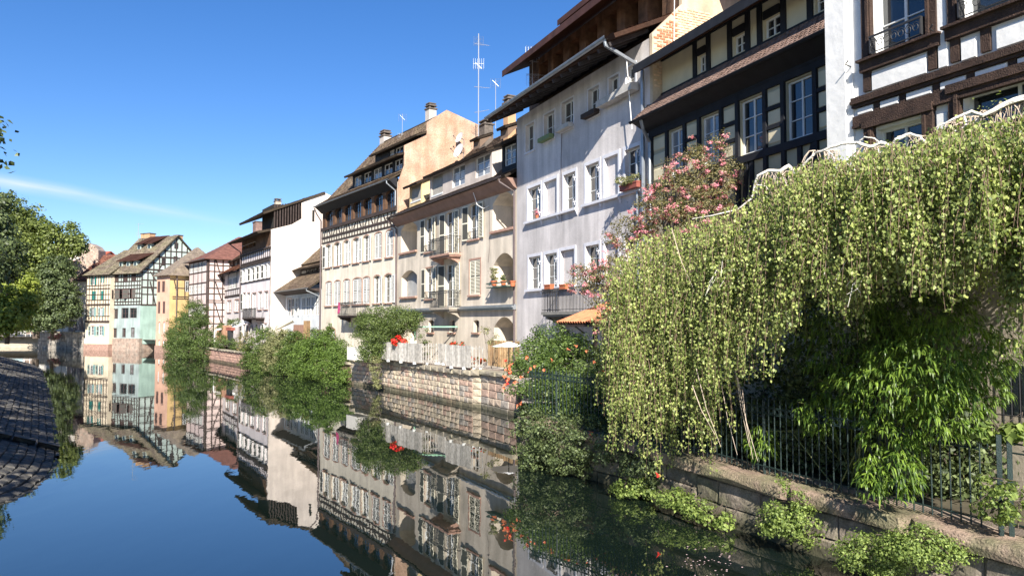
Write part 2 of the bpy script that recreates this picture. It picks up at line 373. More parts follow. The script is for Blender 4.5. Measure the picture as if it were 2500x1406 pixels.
def gutter_pipe(root, uL, uR, y, z, drop_u, wall_z0, m=None, r=0.07):
    m = m or M_pipe
    mb = MB(); n = 6
    for k in range(n):
        a0 = math.pi * k / n; a1 = math.pi * (k + 1) / n
        mb.quad((uL, y - math.cos(a0) * r, z - math.sin(a0) * r), (uR, y - math.cos(a0) * r, z - math.sin(a0) * r), (uR, y - math.cos(a1) * r, z - math.sin(a1) * r), (uL, y - math.cos(a1) * r, z - math.sin(a1) * r))
    mb.box(uL, uR, y - r - .012, y - r + .006, z - .012, z + .012)
    part('gutter', mb, m, root)
    if drop_u is not None:
        part('downpipe', MB().tube([(drop_u[0], y, z - r), (drop_u[0], y, z - .25), (drop_u[1], -.09, z - .75), (drop_u[1], -.09, wall_z0)], .055, 8), m, root)
def body(root, L, D, z0, z1, m, y=0.0):
    """side and back walls behind the facade"""
    mb = MB(); mb.quad((0, y + D, z0), (0, y, z0), (0, y, z1), (0, y + D, z1)); mb.quad((L, y, z0), (L, y + D, z0), (L, y + D, z1), (L, y, z1))
    mb.quad((L, y + D, z0), (0, y + D, z0), (0, y + D, z1), (L, y + D, z1)); return part('side_wall', mb, m, root)
# ------------------------------------------------------------------ plan of the row of houses (corners follow the river)
P_FG = (0.247, 37.0)
P_GH = hit(P_FG, (.443, -1), 1592); P_EF = hit(P_FG, (-.5556, 1), 968); P_BE = hit(P_EF, (-.683, 1), 785)
P_B0 = hit(P_BE, (-.64, 1), 697); P_D1 = hit(P_B0, (-1, -.64), 660); P_D0 = hit(P_D1, (-.64, 1), 588)
P_C0 = hit(P_D0, (-.6, 1), 548); P_C1 = hit(P_C0, (-1, -.6), 505); P_C2 = hit(P_C1, (-.8, 1), 460)
P_K0 = (7.0, 16.0)
fE = Fac(P_BE, P_EF); fF = Fac(P_EF, P_FG); fG = Fac(P_FG, P_GH)
P_H1 = (P_GH[0] + .406 * 11, P_GH[1] - 11); fH = Fac(P_GH, P_H1)
fK = Fac(P_K0, (P_K0[0] + .456 * 9, P_K0[1] - 9))
fB = Fac(P_B0, P_BE); fD = Fac(P_D0, P_D1); fC = Fac(P_C0, P_D0); fP = Fac(P_C2, P_C1)

# ================================================================== house F: cream house with balconies
def iron_balcony(root, fa, pxl, pxr, pys, d, h, m_slab, m_iron, scroll=True, npl=0, name='balcony'):
    """slab with mouldings, railing of thin bars with two rails"""
    u0 = fa.u(pxl, pys, d); u1 = fa.u(pxr, pys, d); z = fa.z(pxl, pys, d)
    b = part(name, MB().box(u0, u1, -d, -.002, z - .12, z).box(u0 + .06, u1 - .06, -d + .06, -.004, z - .2, z - .121), m_slab, root)
    for ub in (u0 + .25, u1 - .4):
        part('bracket', MB().prism([(ub, -.004, z - .202), (ub, -d + .1, z - .202), (ub, -d + .1, z - .3), (ub, -.3, z - .42), (ub, -.004, z - .62)], (.16, 0, 0)), m_slab, b)
    r = MB(); zt = z + h
    r.box(u0 + .02, u1 - .02, -d + .02, -d + .05, zt - .03, zt).box(u0 + .02, u1 - .02, -d + .02, -d + .045, z + .08, z + .1).box(u0 + .02, u1 - .02, -d + .02, -d + .045, zt - .17, zt - .15)
    for uu in (u0 + .02, u1 - .05): r.box(uu, uu + .03, -d + .051, -.01, zt - .03, zt).box(uu, uu + .03, -d + .051, -.01, z + .08, z + .1).box(uu, uu + .025, -d + .051, -.01, zt - .17, zt - .15)
    part('handrail', r, m_iron, b)
    n = max(6, int((u1 - u0) / .12)); bar = cached(('bar', round(h, 2), m_iron.name), lambda: MB().box(-.009, .009, -.009, .009, 0, h - .03).mesh('baluster', m_iron))
    for k in range(n + 1): link('baluster', bar, b, loc=(u0 + .035 + (u1 - u0 - .07) * k / n, -d + .033, z))
    for k in range(1, int(d / .13)):
        for uu in (u0 + .035, u1 - .035): link('baluster', bar, b, loc=(uu, -d + .033 + k * .13, z))
    if scroll:
        mb = MB(); ns = max(3, int((u1 - u0) / .16))
        for k in range(ns):
            cx = u0 + .1 + (u1 - u0 - .2) * k / ns
            mb.tube([(cx + .06 * math.cos(t), -d + .033, zt - .09 + .055 * math.sin(t)) for t in np.linspace(0, 2 * math.pi, 9)], .006, 4)
        part('scrollwork', mb, m_iron, b)
    return b, u0, u1, z
def antenna(px, pyb, pyt, Y, kinds, label, r=0.02):
    b = at(px, pyb, Y); t = at(px, pyt, Y); H = t.z - b.z
    o = empty('tv_antenna', tuple(b)); part('mast', MB().tube([(0, 0, 0), (0, 0, H)], r, 6), M_alu, o)
    for (kind, fr) in kinds:
        z = H * fr
        mb = MB()
        if kind == 'grid':
            for k in range(7): mb.tube([(-.32, 0, z - .3 + .1 * k), (.32, 0, z - .3 + .1 * k)], .005, 3)
            for k in (-.32, 0, .32): mb.tube([(k, 0, z - .32), (k, 0, z + .32)], .006, 3)
            mb.tube([(-.2, -.02, z - .2), (.2, -.02, z + .2)], .009, 3).tube([(.2, -.02, z - .2), (-.2, -.02, z + .2)], .009, 3)
            part('grid_reflector', mb, M_alu, o)
        elif kind == 'yagi':
            a = random.uniform(-.5, .5); dx, dy = math.cos(a), math.sin(a)
            mb.tube([(-.3 * dx, -.3 * dy, z), (.8 * dx, .8 * dy, z + .05)], .012, 4)
            for k in range(8):
                c = (-.25 + k * .13); l = .2 - .012 * k
                mb.tube([(c * dx - l * dy, c * dy + l * dx, z + c * .05), (c * dx + l * dy, c * dy - l * dx, z + c * .05)], .006, 4)
            part('yagi_array', mb, M_alu, o)
        elif kind == 'vert':
            mb.tube([(-.35, 0, z), (.35, 0, z)], .01, 4)
            for k in range(6): mb.tube([(-.35 + .14 * k, 0, z - .35), (-.35 + .14 * k, 0, z + .35)], .007, 4)
            part('rod_array', mb, M_alu, o)
    return tag(o, label, 'antenna')

pl_F = plaster('plaster_cream_f', (0.61, 0.535, 0.44), 0.2); M_shad = pl_F
M_roofF = rooftile('tile_grey_brown', (0.10, 0.075, 0.062), (0.16, 0.12, 0.09))
rF = fF.root('apartment_house'); LF = fF.L
tag(rF, 'cream rendered house with two stacked iron balconies and louvred shutters', 'house')
zE_F = 11.3
ops = []; W = {}
def op(key, r, rise=0, dep=.22, back=False): ops.append((*r, rise, dep, back)); W[key] = r
op('nl3', fF.R(979, 548, 619, 1018), .45, 1.3, True); op('a3', fF.R(1039, 533, 617, 1057), .12); op('b3', fF.R(1088.6, 519, 625, 1110), .12)
op('c3', fF.R(1145.6, 500, 587, 1170), .12); op('nr3', fF.R(1203, 478, 566, 1257), .5, 1.4, True)
op('nl2', fF.R(980.5, 663, 725.5, 1018), .4, .45); op('a2', fF.R(1040, 656, 730, 1057)); op('b2', fF.R(1088, 647, 749, 1112)); op('c2', fF.R(1147, 637, 721, 1172.5), 0, .12)
op('nr2', fF.R(1205, 622, 698, 1257.5), .6, 1.4, True)
for i, (a, b) in enumerate(((1046, 1059), (1097, 1111), (1156, 1170))): op('g%d' % i, fF.R(a, 781, 811, b), .08, .3)
op('nr1', fF.R(1206, 774, 838, 1258), .55, 1.3, True); op('nl1', fF.R(984, 768, 838, 1017), .4, 1.0, True)
link('wall', wall_mesh(pl_F, 0, LF, 1.6, zE_F, ops), rF)
body(rF, LF, 9, 1.6, zE_F, pl_F)
for k, sh in (('a3', 'LR'), ('c3', 'LR')): window(rF, W[k], cols=2, rows=3, sill=M_sand, sh=sh, shm=M_shutc, rise=.12)
window(rF, W['b3'], cols=2, rows=4, sh='LR', shm=M_shutc, rise=.12); window(rF, W['a2'], cols=2, rows=4, sill=M_sand, surround=M_sand, sw=.09, sh='LR', shm=M_shutc)
window(rF, W['b2'], cols=2, rows=5, sh='LR', shm=M_shutc)
window(rF, W['c2'], y=.1, cols=2, rows=3, sill=M_sand, surround=M_sand, sw=.11, sh='closed', shm=M_shutc)
for i in range(3): window(rF, W['g%d' % i], y=.24, cols=1, rows=2, fm=M_timber, gm=M_glassc, sill=M_sand)
# roller blind in the lower left arch
r = W['nl2']; mb = MB(); z = r[2]
while z < r[3]: mb.quad((r[0], .40, z), (r[1], .40, z), (r[1], .43, z + .05), (r[0], .43, z + .05)); mb.quad((r[0], .43, z + .05), (r[1], .43, z + .05), (r[1], .40, z + .056), (r[0], .40, z + .056)); z += .056
part('roller_blind', mb, mat('blind_grey', (.42, .42, .41), .5), rF)
for k in ('nl3', 'nr3', 'nl2'):
    r = W[k]; part('sill', MB().box(r[0] - .1, r[1] + .05, -.16, -.002, r[2] - .13, r[2]), M_sand, rF)
r = W['nr3']; window(rF, [r[0] + 1.3, r[0] + 2.6, r[2] + .25, r[3] - .5], y=1.36, cols=2, rows=3, gm=M_glass)
r = W['nr2']; window(rF, [r[0] + 1.2, r[1] - .4, r[2] - .0, r[3] - .5], y=1.36, cols=2, rows=1, gm=M_glass)
# ground-floor band, cornice, gutter
zb = fF.z(1190, 752); part('string_course', MB().box(0.05, LF - .05, -.20, -.002, zb - .12, zb - .02).box(0.05, LF - .05, -.28, -.002, zb - .018, zb + .06).box(.05, LF - .05, -.14, -.002, zb + .062, zb + .14), M_zinc, rF)
part('cornice', MB().prism([(0, -.002, zE_F - .55), (0, -.22, zE_F - .42), (0, -.42, zE_F - .18), (0, -.62, zE_F - .02), (0, -.002, zE_F - .02)], (LF, 0, 0)), mat('brown_cornice', (.24, .15, .12), .8, .15, 2, .2), rF)
gutter_pipe(rF, -.1, LF - .2, -.74, zE_F + .06, (LF - .5, LF - .12), 1.8)
part('downpipe', MB().tube([(.1, -.7, zE_F - .02), (.1, -.6, zE_F - .3), (.12, -.10, zE_F - .7), (.12, -.10, 1.8)], .07, 8), M_pipe, rF)
iron_balcony(rF, fF, 1048, 1095.7, 626, .8, 1.0, M_sand, M_iron); iron_balcony(rF, fF, 1048, 1095.7, 752, .8, 1.0, mat('balcony_stone', (.33, .29, .24), .85, .2, 4, .4), M_iron)
for k in ('c3', 'a3', 'a2'):     # little window grilles
    r = W[k]; mb = MB().box(r[0], r[1], -.1, -.08, r[2] + .42, r[2] + .45).box(r[0], r[1], -.1, -.08, r[2] + .05, r[2] + .08)
    for q in range(9): mb.box(r[0] + (r[1] - r[0]) * q / 8 - .008, r[0] + (r[1] - r[0]) * q / 8 + .008, -.1, -.08, r[2], r[2] + .44)
    part('window_grille', mb, M_iron, rF)
# flower shelf
u0, z0 = fF.uz(1189, 702, .45); shelf_z = z0
part('flower_shelf', MB().box(u0, LF - .15, -.5, -.01, z0 - .04, z0).box(u0, LF - .15, -.5, -.46, z0 + .16, z0 + .22).box(u0, u0 + .04, -.459, -.02, z0 + .16, z0 + .22), mat('dark_green_paint', (.05, .09, .07), .5), rF)
# roof with dormers
zr = 17.2; yr = 6.2
roof_courses(rF, M_roofF, -.05, LF + .0, (-.72, zE_F + .08), (.6, zE_F + .75), ch=.16)
roof_courses(rF, M_roofF, -.05, LF, (.6, zE_F + .75), (yr, zr), ch=.17)
part('gable_wall', MB().poly([(LF, 0, zE_F), (LF, 9, zE_F), (LF, yr, zr)]).poly([(0, 9, zE_F), (0, 0, zE_F), (0, yr, zr)]), pl_F, rF)
roof_courses(rF, M_roofF, 0, LF, (12.2, zE_F + .2), (yr + .05, zr), ch=.5)
def dormer(root, u0, u1, y, zb, zt, wall_m, roof_m, depth, rise, ops, over=.45, side_over=.15, name='dormer'):
    """shed dormer: front with openings, cheeks, low roof"""
    d = link(name, wall_mesh(wall_m, u0, u1, zb, zt, ops, .14), root, loc=(0, y, 0))
    part('cheek', MB().poly([(u0, 0, zb), (u0, 0, zt), (u0, depth, zt + rise * .9)]), wall_m, d); part('cheek', MB().poly([(u1, 0, zt), (u1, 0, zb), (u1, depth, zt + rise * .9)]), wall_m, d)
    r = roof_courses(d, roof_m, u0 - side_over, u1 + side_over, (-over, zt - .02 - over * rise / depth), (depth, zt + rise + .12), name='dormer_roof', ch=.2)
    return d
dz = zE_F + .75; yD = .45
pdl = plaster('dormer_cream', (.60, .46, .26)); pdg = plaster('dormer_grey', (.50, .44, .40))
def dR(pl, pt, pb, pr): return fF.R(pl, pt, pb, pr, -yD)
w1 = dR(1003, 457, 498, 1027); zt = w1[3] + .15
dormer(rF, w1[0] - .25, w1[1] + .15, yD, dz - .2, zt, pdl, M_roofF, 2.2, .9, [(*w1, 0)])
w2 = dR(1054, 433, 483, 1081); w3 = dR(1104, 412, 460, 1135); w4 = dR(1161, 387, 436, 1196); zt2 = max(w2[3], w3[3]) + .18
dormer(rF, w2[0] - .3, w4[1] + .25, yD, dz - .2, zt2, pdg, M_roofF, 2.6, .9, [(*w, 0) for w in (w2, w3, w4)])
w5 = dR(1231, 360, 408, 1259); w5[1] = min(w5[1], LF - .12)
dormer(rF, w5[0] - .25, LF - .02, yD, dz - .2, w5[3] + .25, M_blackwood, M_roofF, 2.6, .8, [(*w5, 0)])
for w in (w3, w4, w5): window(rF, w, y=yD + .1, cols=2, rows=3, gm=M_glassc)
for w in (w1, w2):
    mb = MB(); z = w[2] + .1
    while z < w[3]: mb.quad((w[0], .05, z), (w[1], .05, z), (w[1], .07, z + .045), (w[0], .07, z + .045)); z += .047
    part('roller_blind', mb, mat('blind_cream', (.50, .46, .40), .6, .12, 3), rF, loc=(0, yD, 0))
    part('blind_sill', MB().box(w[0], w[1], -.03, .1, w[2], w[2] + .1), M_frame, rF, loc=(0, yD, 0))
# upper small dormers on the ridge side
for pa, pb, py in ((1156, 1172, 345), (1222, 1240, 318)):
    yy = 2.6; ua = fF.u(pa, py, -yy); ub = fF.u(pb, py, -yy); zz = fF.z(pa, py, -yy)
    dormer(rF, ua, ub, yy, zz - .6, zz + .1, mat('dormer_ochre', (.16, .11, .08), .9), M_roofF, .9, .25, [], over=.25, side_over=.08)
M_chimp = plaster('chimney_peach', (.50, .31, .18)); M_chimw = plaster('chimney_white', (.55, .50, .46), .25)
M_cap = mat('chimney_cap', (.12, .10, .085), .85, .3, 5, .5)
def chim_at(root, fa, px, pyb, pyt, y, w, d, m, pots=2, below=1.5):
    u, zt = fa.uz(px, pyt, -y); zb = fa.z(px, pyb, -y); return chimney(root, u, y, zb - below, zt - .36, w, d, m, M_cap, pots)
chim_at(rF, fF, 1244, 288, 242, 5.0, .62, .6, M_chimp, 3, 2.5); chim_at(rF, fF, 1187, 312, 296, 5.6, .9, .7, M_cap, 2)
antenna(1168, 345, 83, 49, (('grid', .93), ('yagi', .90), ('vert', .72), ('grid', .70), ('yagi', .50), ('yagi', .27)), 'tallest white television mast with four arrays above the cream house', .035)
antenna(1210, 315, 196, 47, (('grid', .93),), 'slim mast with one grid reflector between the tallest mast and an orange chimney')

u, z = fF.uz(1185, 490); part('hanging_cable', MB().tube([(fF.u(1172, 465), -.5, fF.z(1172, 462)), (u - .4, -.3, z - .2), (u, -.12, z - .45), (u + .5, -.05, z - .35)], .02, 5), M_white, rF)
part('wall_wire', MB().tube([(fF.u(1196, 520), -.03, fF.z(1196, 512)), (fF.u(1197, 600), -.03, fF.z(1197, 600)), (fF.u(1193, 640), -.03, fF.z(1193, 640))], .01, 4), M_pipe, rF)
# ================================================================== house G: lavender grey house
pl_G = plaster('plaster_lavender', (0.63, 0.59, 0.575), 0.2, .08); M_surG = mat('surround_white', (.62, .62, .66), .7, .08, 3, .1)
rG = fG.root('apartment_house'); LG = fG.L; zE_G = 14.3
tag(rG, 'tall pale lavender house with deep tiled eaves and blind windows framed in white', 'house')
ops = []; W = {}
top = [(1283, 309, 375, 1305), (1328, 283, 348, 1354), (1371, 254, 323, 1400), (1436, 222, 290, 1463), (1486, 194, 252, 1511), (1528.5, 167, 222, 1552)]
mid = [(1289, 462, 542, 1320), (1329, 446, 535, 1360), (1376, 431, 517, 1405), (1430.5, 401, 495, 1463), (1476, 382, 480, 1510), (1526, 361, 470, 1563)]
low = [(1291, 629, 707, 1320), (1331, 622, 703, 1360), (1369, 609, 698, 1403), (1430, 597, 692, 1463), (1476, 588, 688, 1510), (1526, 575, 682, 1563)]
blind = {'mid1', 'mid4', 'low2', 'low4'}
for nm, rows in (('top', top), ('mid', mid), ('low', low)):
    ref = fG.R(*rows[0])
    for i, p in enumerate(rows):
        r = fG.R(*p); 
        if nm != 'top' : r[2], r[3] = ref[2] + (r[2] - ref[2]) * .2, ref[3] + (r[3] - ref[3]) * .2
        W[nm + str(i)] = r; bl = (nm + str(i)) in blind
        ops.append((*r, 0, .13 if bl else .24, bl))
op_y = fG.R(1376, 770, 830, 1420); ops.append((*op_y, 0, .3, True))
link('wall', wall_mesh(pl_G, 0, LG, .7, zE_G, ops), rG); body(rG, LG, 10, .7, zE_G, pl_G)
for k, r in W.items():
    if k in blind:
        part('blind_window_surround', MB().box(r[0] - .14, r[0] - .001, -.03, .02, r[2], r[3] + .14).box(r[1] + .001, r[1] + .14, -.03, .02, r[2], r[3] + .14).box(r[0], r[1], -.03, .02, r[3] + .001, r[3] + .14), M_surG, rG); continue
    window(rG, r, y=.2, cols=2, rows=3 if k[0] != 't' else 2, surround=M_surG, sw=.14 if k[0] != 't' else .07, gm=M_glass)
    if k[0] == 't': part('window_sill', MB().box(r[0] - .05, r[1] + .05, -.06, .0, r[2] - .08, r[2]), M_surG, rG)
for row in ('mid', 'low'):
    for a, b in ((0, 2), (3, 5)):
        ra, rb = W[row + str(a)], W[row + str(b)]
        mb = MB().box(ra[0] - .2, rb[1] + .2, -.16, -.002, ra[2] - .11, ra[2] - .002)
        for q in range(a, b + 1): uu = W[row + str(q)][1] + .12; mb.prism([(uu, -.002, ra[2] - .111), (uu, -.13, ra[2] - .111), (uu, -.02, ra[2] - .34)], (.08, 0, 0))
        part('sill', mb, M_surG, rG)
part('wall_wire', MB().tube([(fG.u(1373, 320), -.03, fG.z(1373, 320)), (fG.u(1371, 390), -.03, fG.z(1371, 390)), (fG.u(1373, 540), -.03, fG.z(1373, 540))], .012, 4), M_pipe, rG)
part('awning_rod', MB().tube([(LG - 1.0, -.35, zE_G - .5), (LG - .75, -.3, zE_G - 3.2)], .02, 5), M_white, rG); part('drain_pipe', MB().tube([(LG - .75, -.1, 10.2), (LG - .7, -.1, 2)], .045, 6), M_zinc, rG)
# small iron shutter dogs
for k in ('mid0', 'mid2', 'mid3', 'mid5', 'low0', 'low1', 'low3'):
    r = W[k]
    for zz in (r[2] + .25, r[3] - .3): part('shutter_hook', MB().tube([(r[1] + .1, -.03, zz), (r[1] + .06, -.16, zz), (r[1] + .14, -.17, zz + .1)], .018, 5).tube([(r[1] + .07, -.1, zz - .14), (r[1] + .12, -.1, zz + .05)], .014, 5), M_surG, rG)
# window boxes of the top row
M_wb = mat('box_concrete', (.45, .43, .40), .9, .15, 4); 
for k, m_, (a, b) in (('top1', mat('box_green', (.16, .22, .10), .7), (-.05, .05)), ('top2', M_wb, (-.1, .1)), ('top3', M_timber, (-.1, .12))):
    r = W[k]; part('window_box', MB().box(r[0] + a, r[1] + b, -.32, -.07, r[2] - .05, r[2] + .14), m_, rG)
r4, r5 = W['top4'], W['top5']
part('long_flower_trough', MB().box(r4[0] - .35, r5[0] - .15, -.40, -.07, r4[2] - .16, r4[2] + .1).box(r5[0] - .14, r5[1] + .3, -.42, -.07, r4[2] - .14, r4[2] + .14), M_wb, rG)
M_roofG = rooftile('tile_brown', (0.15, 0.075, 0.05), (0.22, 0.13, 0.09))
M_eave = mat('eave_wood', (.035, .03, .03), .8, .3, 3)
OG = 1.55
# soffit and rafters
zg = zE_G - .1
roof_courses(rG, M_roofG, -.15, LG + .05, (-OG, zg), (1.4, zg + 1.35), ch=.18, thick=.16)
for k in range(16): link('rafter', unit(M_eave), rG, loc=(LG * (k + .5) / 16, -OG / 2 + .1, zg + OG / 2 * .45 - .22), rot=(.44, 0, 0), scale=(.1, OG + .3, .14))
gutter_pipe(rG, -.2, LG - .35, -OG - .06, zg + .02, None, 0, M_zinc, .1)
uu = LG - .5
part('downpipe', MB().tube([(uu, -OG - .05, zg - .05), (uu, -OG, zg - .25), (LG - .25, -.16, zg - .95), (LG - .25, -.16, zg - 1.1), (LG - .25, -.16, zE_G - 12)], .075, 8), M_zinc, rG)
# attic loggia set back above the eave, dark red brown boards
yA = 1.3; zA0 = zg + 1.2; ua = fG.u(1292, 200, -yA); 
mb = MB(); wA = []; nW = 7
zA1 = fG.z(1300, 162, -yA) + .15
for k in range(nW): u_ = ua + 1.2 + (LG - ua - 1.6) * k / nW; wA.append((u_, u_ + 1.0, zA0 + .1, zA1 - .35, 0, .9, True))
lo = link('attic_gallery', wall_mesh(M_planks, ua, LG, zA0 - .6, zA1, wA, .9), rG, loc=(0, yA, 0))
part('cheek', MB().quad((ua, 0, zA0 - 1), (ua, 4, zA0 - 1), (ua, 4, zA1 + .5), (ua, 0, zA1)), M_planks, lo)
roof_courses(lo, M_roofG, ua - .55, LG + .1, (-1.3, zA1 - .35), (3.0, zA1 + 1.7), name='gallery_roof', ch=.18, thick=.2)
part('fascia', MB().box(ua - .55, LG + .1, -1.34, -1.302, zA1 - .62, zA1 - .30), mat('red_brown_board', (.06, .026, .02), .7, .3), lo)
yB = 4.2; ub = fG.u(1412, 95, -yB); zB0 = zA1 + 1.2; zB1 = zB0 + 1.9
lo2 = link('upper_gallery', wall_mesh(M_planks, ub, LG, zB0, zB1, [(ub + .4 + k * 1.3, ub + 1.4 + k * 1.3, zB0 + .4, zB1 - .3, 0, .5, True) for k in range(4) if ub + 1.4 + k * 1.3 < LG], .5), rG, loc=(0, yB, 0))
part('cheek', MB().quad((ub, 0, zB0 - 1), (ub, 4, zB0 - 1), (ub, 4, zB1 + .5), (ub, 0, zB1)), M_planks, lo2)
roof_courses(lo2, M_roofG, ub - .5, LG + .1, (-1.0, zB1 - .25), (3.2, zB1 + 2.6), name='upper_roof', ch=.18, thick=.25)
part('fascia', MB().box(ub - .5, LG + .1, -1.04, -1.002, zB1 - .5, zB1 - .2), mat('red_brown_board', (.06, .026, .02), .7, .3), lo2)
# brick party wall above the neighbour's roof, bricks laid one by one
M_mort = plaster('mortar_cream', (.58, .47, .34), .2, .15); M_brk = mat('old_brick', (.55, .40, .26), .9, .25, 6, .6, 40, col2=(.62, .50, .36), c2=.6, fine=.2)
M_brk2 = mat('red_brick', (.42, .17, .09), .9, .3, 6, .6, 40)
bw = part('party_wall', MB().prism([(LG + .01, -.02, 8), (LG + .01, -.02, zg + .2), (LG + .01, 1.3, zg + 1.5), (LG + .01, 1.4, zA1 + .2), (LG + .01, 4.6, zA1 + 2.2), (LG + .01, 8, zA1 + 4.4), (LG + .01, 12, zA1 + 3), (LG + .01, 12, 8)], (.18, 0, 0)), M_mort, rG, label='pale brick party wall above the black timbered house')
bk = [MB().box(-.1, .008, -.115, .115, -.033, .033).mesh('brick', m_) for m_ in (M_brk, M_brk2)]
cnt = 0; zz = zE_G - 2.0; row = 0
while zz < zA1 + 3.2 and cnt < 290:
    y = .15 + (row % 2) * .14
    while y < 3.6 and cnt < 290:
        lim = zg + .2 + y * 1.0 if y < 1.3 else zA1 + .2 + (y - 1.4) * .6
        if zz < lim - .1 and random.random() < (.97 if zz > zE_G - .6 else .45):
            red = (y < 1.1 and zE_G - 0.4 < zz < zE_G + 1.0 and random.random() < .7)
            link('brick', bk[1 if red else 0], bw, loc=(LG + .195 + random.uniform(0, .012), y, zz), rot=(random.uniform(-.02, .02), 0, 0)); cnt += 1
        y += .27
    zz += .098; row += 1
part('cable', MB().tube([(LG + .24, 1.0, zA1 + 1), (LG + .23, .9, zE_G), (LG + .23, .75, 11.5)], .012, 5), M_alu, bw)
antenna(1300, 250, 118, 37.5, (('grid', .93), ('vert', .90), ('yagi', .75), ('yagi', .5), ('grid', .42)), 'cluttered aerial mast rising behind the left end of the lavender house roof')
# balcony with railing at first floor
bG, bu0, bu1, bz = iron_balcony(rG, fG, 1321, 1455, 762, .95, 1.0, mat('balcony_slab_grey', (.22, .21, .19), .85, .2, 4), M_iron, scroll=True)
part('balcony_brace', MB().tube([(bu0 + .3, -.85, bz - .15), (bu0 + .9, -.02, bz - .9)], .03, 5).tube([(bu0 + 1.6, -.85, bz - .15), (bu0 + 2.2, -.02, bz - .9)], .03, 5), M_iron, bG)
# tiled lean-to canopy
uc0, zc = fG.uz(1358, 788, 2.2); uc1 = uc0 + 4.2
cp = empty('tiled_canopy', tuple(fG.W(uc0, 0, 0).xy) + (0,), fG.ang); tag(cp, 'small lean-to porch roof of orange clay tiles below the iron balcony', 'porch roof')
zt = zc + .75; nT = 22
M_orange = mat('orange_tile', (.50, .19, .095), .85, .25, 4, .3, 30, fine=.2)
part('canopy_deck', MB().prism([(0, -2.2, zc - .06), (4.2, -2.2, zc - .06), (4.2, -.03, zt - .06), (0, -.03, zt - .06)], (0, 0, -.08)), M_timber, cp)
tl = MB(); 
for a in range(6):
    t0, t1 = math.pi * a / 6, math.pi * (a + 1) / 6
    tl.quad((-.095 * math.cos(t0), 0, .09 * math.sin(t0)), (-.095 * math.cos(t1), 0, .09 * math.sin(t1)), (-.08 * math.cos(t1), .5, .075 * math.sin(t1)), (-.08 * math.cos(t0), .5, .075 * math.sin(t0)))
tlm = tl.mesh('tile', M_orange); sl = math.atan2(.75, 2.17)
for i in range(nT):
    for j in range(6):
        link('tile', tlm, cp, loc=(.1 + i * .19, -2.22 + j * .39 * math.cos(sl), zc - .03 + j * .39 * math.sin(sl) + random.uniform(0, .012)), rot=(sl + .04, 0, random.uniform(-.02, .02)))
part('post', MB().box(.15, .27, -2.1, -1.98, 1.6 - 0, zc - .15).box(2.6, 2.72, -2.1, -1.98, 1.6, zc - .15), M_timber, cp)
# ================================================================== house H: black timbers with cream panels
M_panelH = mat('panel_cream', (.62, .55, .38), .9, .06, 2, .2, 25, streak=.06)
rH = fH.root('timber_framed_house'); LH = fH.L
tag(rH, 'black timber framed house with pale yellow panels and tall white windows', 'house')
zE_H = 11.15
def hR(a, b, c, d, o=0.0): return fH.R(a, b, c, d, o)
wins = [hR(1634, 332, 475, 1671), hR(1713, 290, 430, 1760), hR(1807, 247, 382, 1866), hR(1919, 196, 347, 1988)]
zt_, zb_ = sum(w[3] for w in wins) / 4, wins[3][2]
wins = [[w[0], w[1], zb_, zt_] for w in wins]
while wins[-1][1] + 2.2 < LH: wins.append([wins[-1][0] + 2.15, wins[-1][1] + 2.15, zb_, zt_])
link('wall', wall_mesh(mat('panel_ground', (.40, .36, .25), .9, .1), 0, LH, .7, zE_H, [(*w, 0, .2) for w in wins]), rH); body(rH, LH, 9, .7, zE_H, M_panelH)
for w in wins: window(rH, w, y=.12, cols=2, rows=3, gm=M_glass if w[0] > 3 else M_glassc)
zf = 5.2; zc1 = zb_ - .35; beams = []
B_ = lambda a, b, w=.2, t=.07: beam(rH, M_blackwood, a, b, w, t)
B_((0.02, zE_H - .18), (LH, zE_H - .18), .34, .10); B_((0.02, zb_ - .14), (LH, zb_ - .14), .22, .10); B_((0.02, zf + .1), (LH, zf + .1), .35, .10); B_((0.02, 4.6), (LH, 4.6), .2, .08)
B_((0, zt_ + .15), (LH, zt_ + .15), .22, .085)
for w in wins:
    for uu in (w[0] - .085, w[1] + .085): B_((uu, zf), (uu, zE_H - .3), .14, .09)
cols = [0.12] + [x for w in wins for x in (w[0] - .12, w[1] + .12)]
for i in range(len(wins) - 1):
    a, b = wins[i][1] + .155, wins[i + 1][0] - .155
    m_ = (a + b) / 2
    for f_ in (.33, .66): B_((a, zb_ + (zt_ - zb_) * f_), (b, zb_ + (zt_ - zb_) * f_), .11, .075)
B_((.1, zf), (.1, zE_H - .3), .2, .09); 
for i, w in enumerate(wins):
    B_((w[0], zf + .3), (w[1], zb_ - .25) if i % 2 else (w[0] + .3, zb_ - .25), .15, .075); B_(((w[0] + w[1]) / 2, zf), ((w[0] + w[1]) / 2, zb_ - .2), .15, .072)
B_((0.02, zf + 1.1), (LH, zf + 1.1), .18, .068)
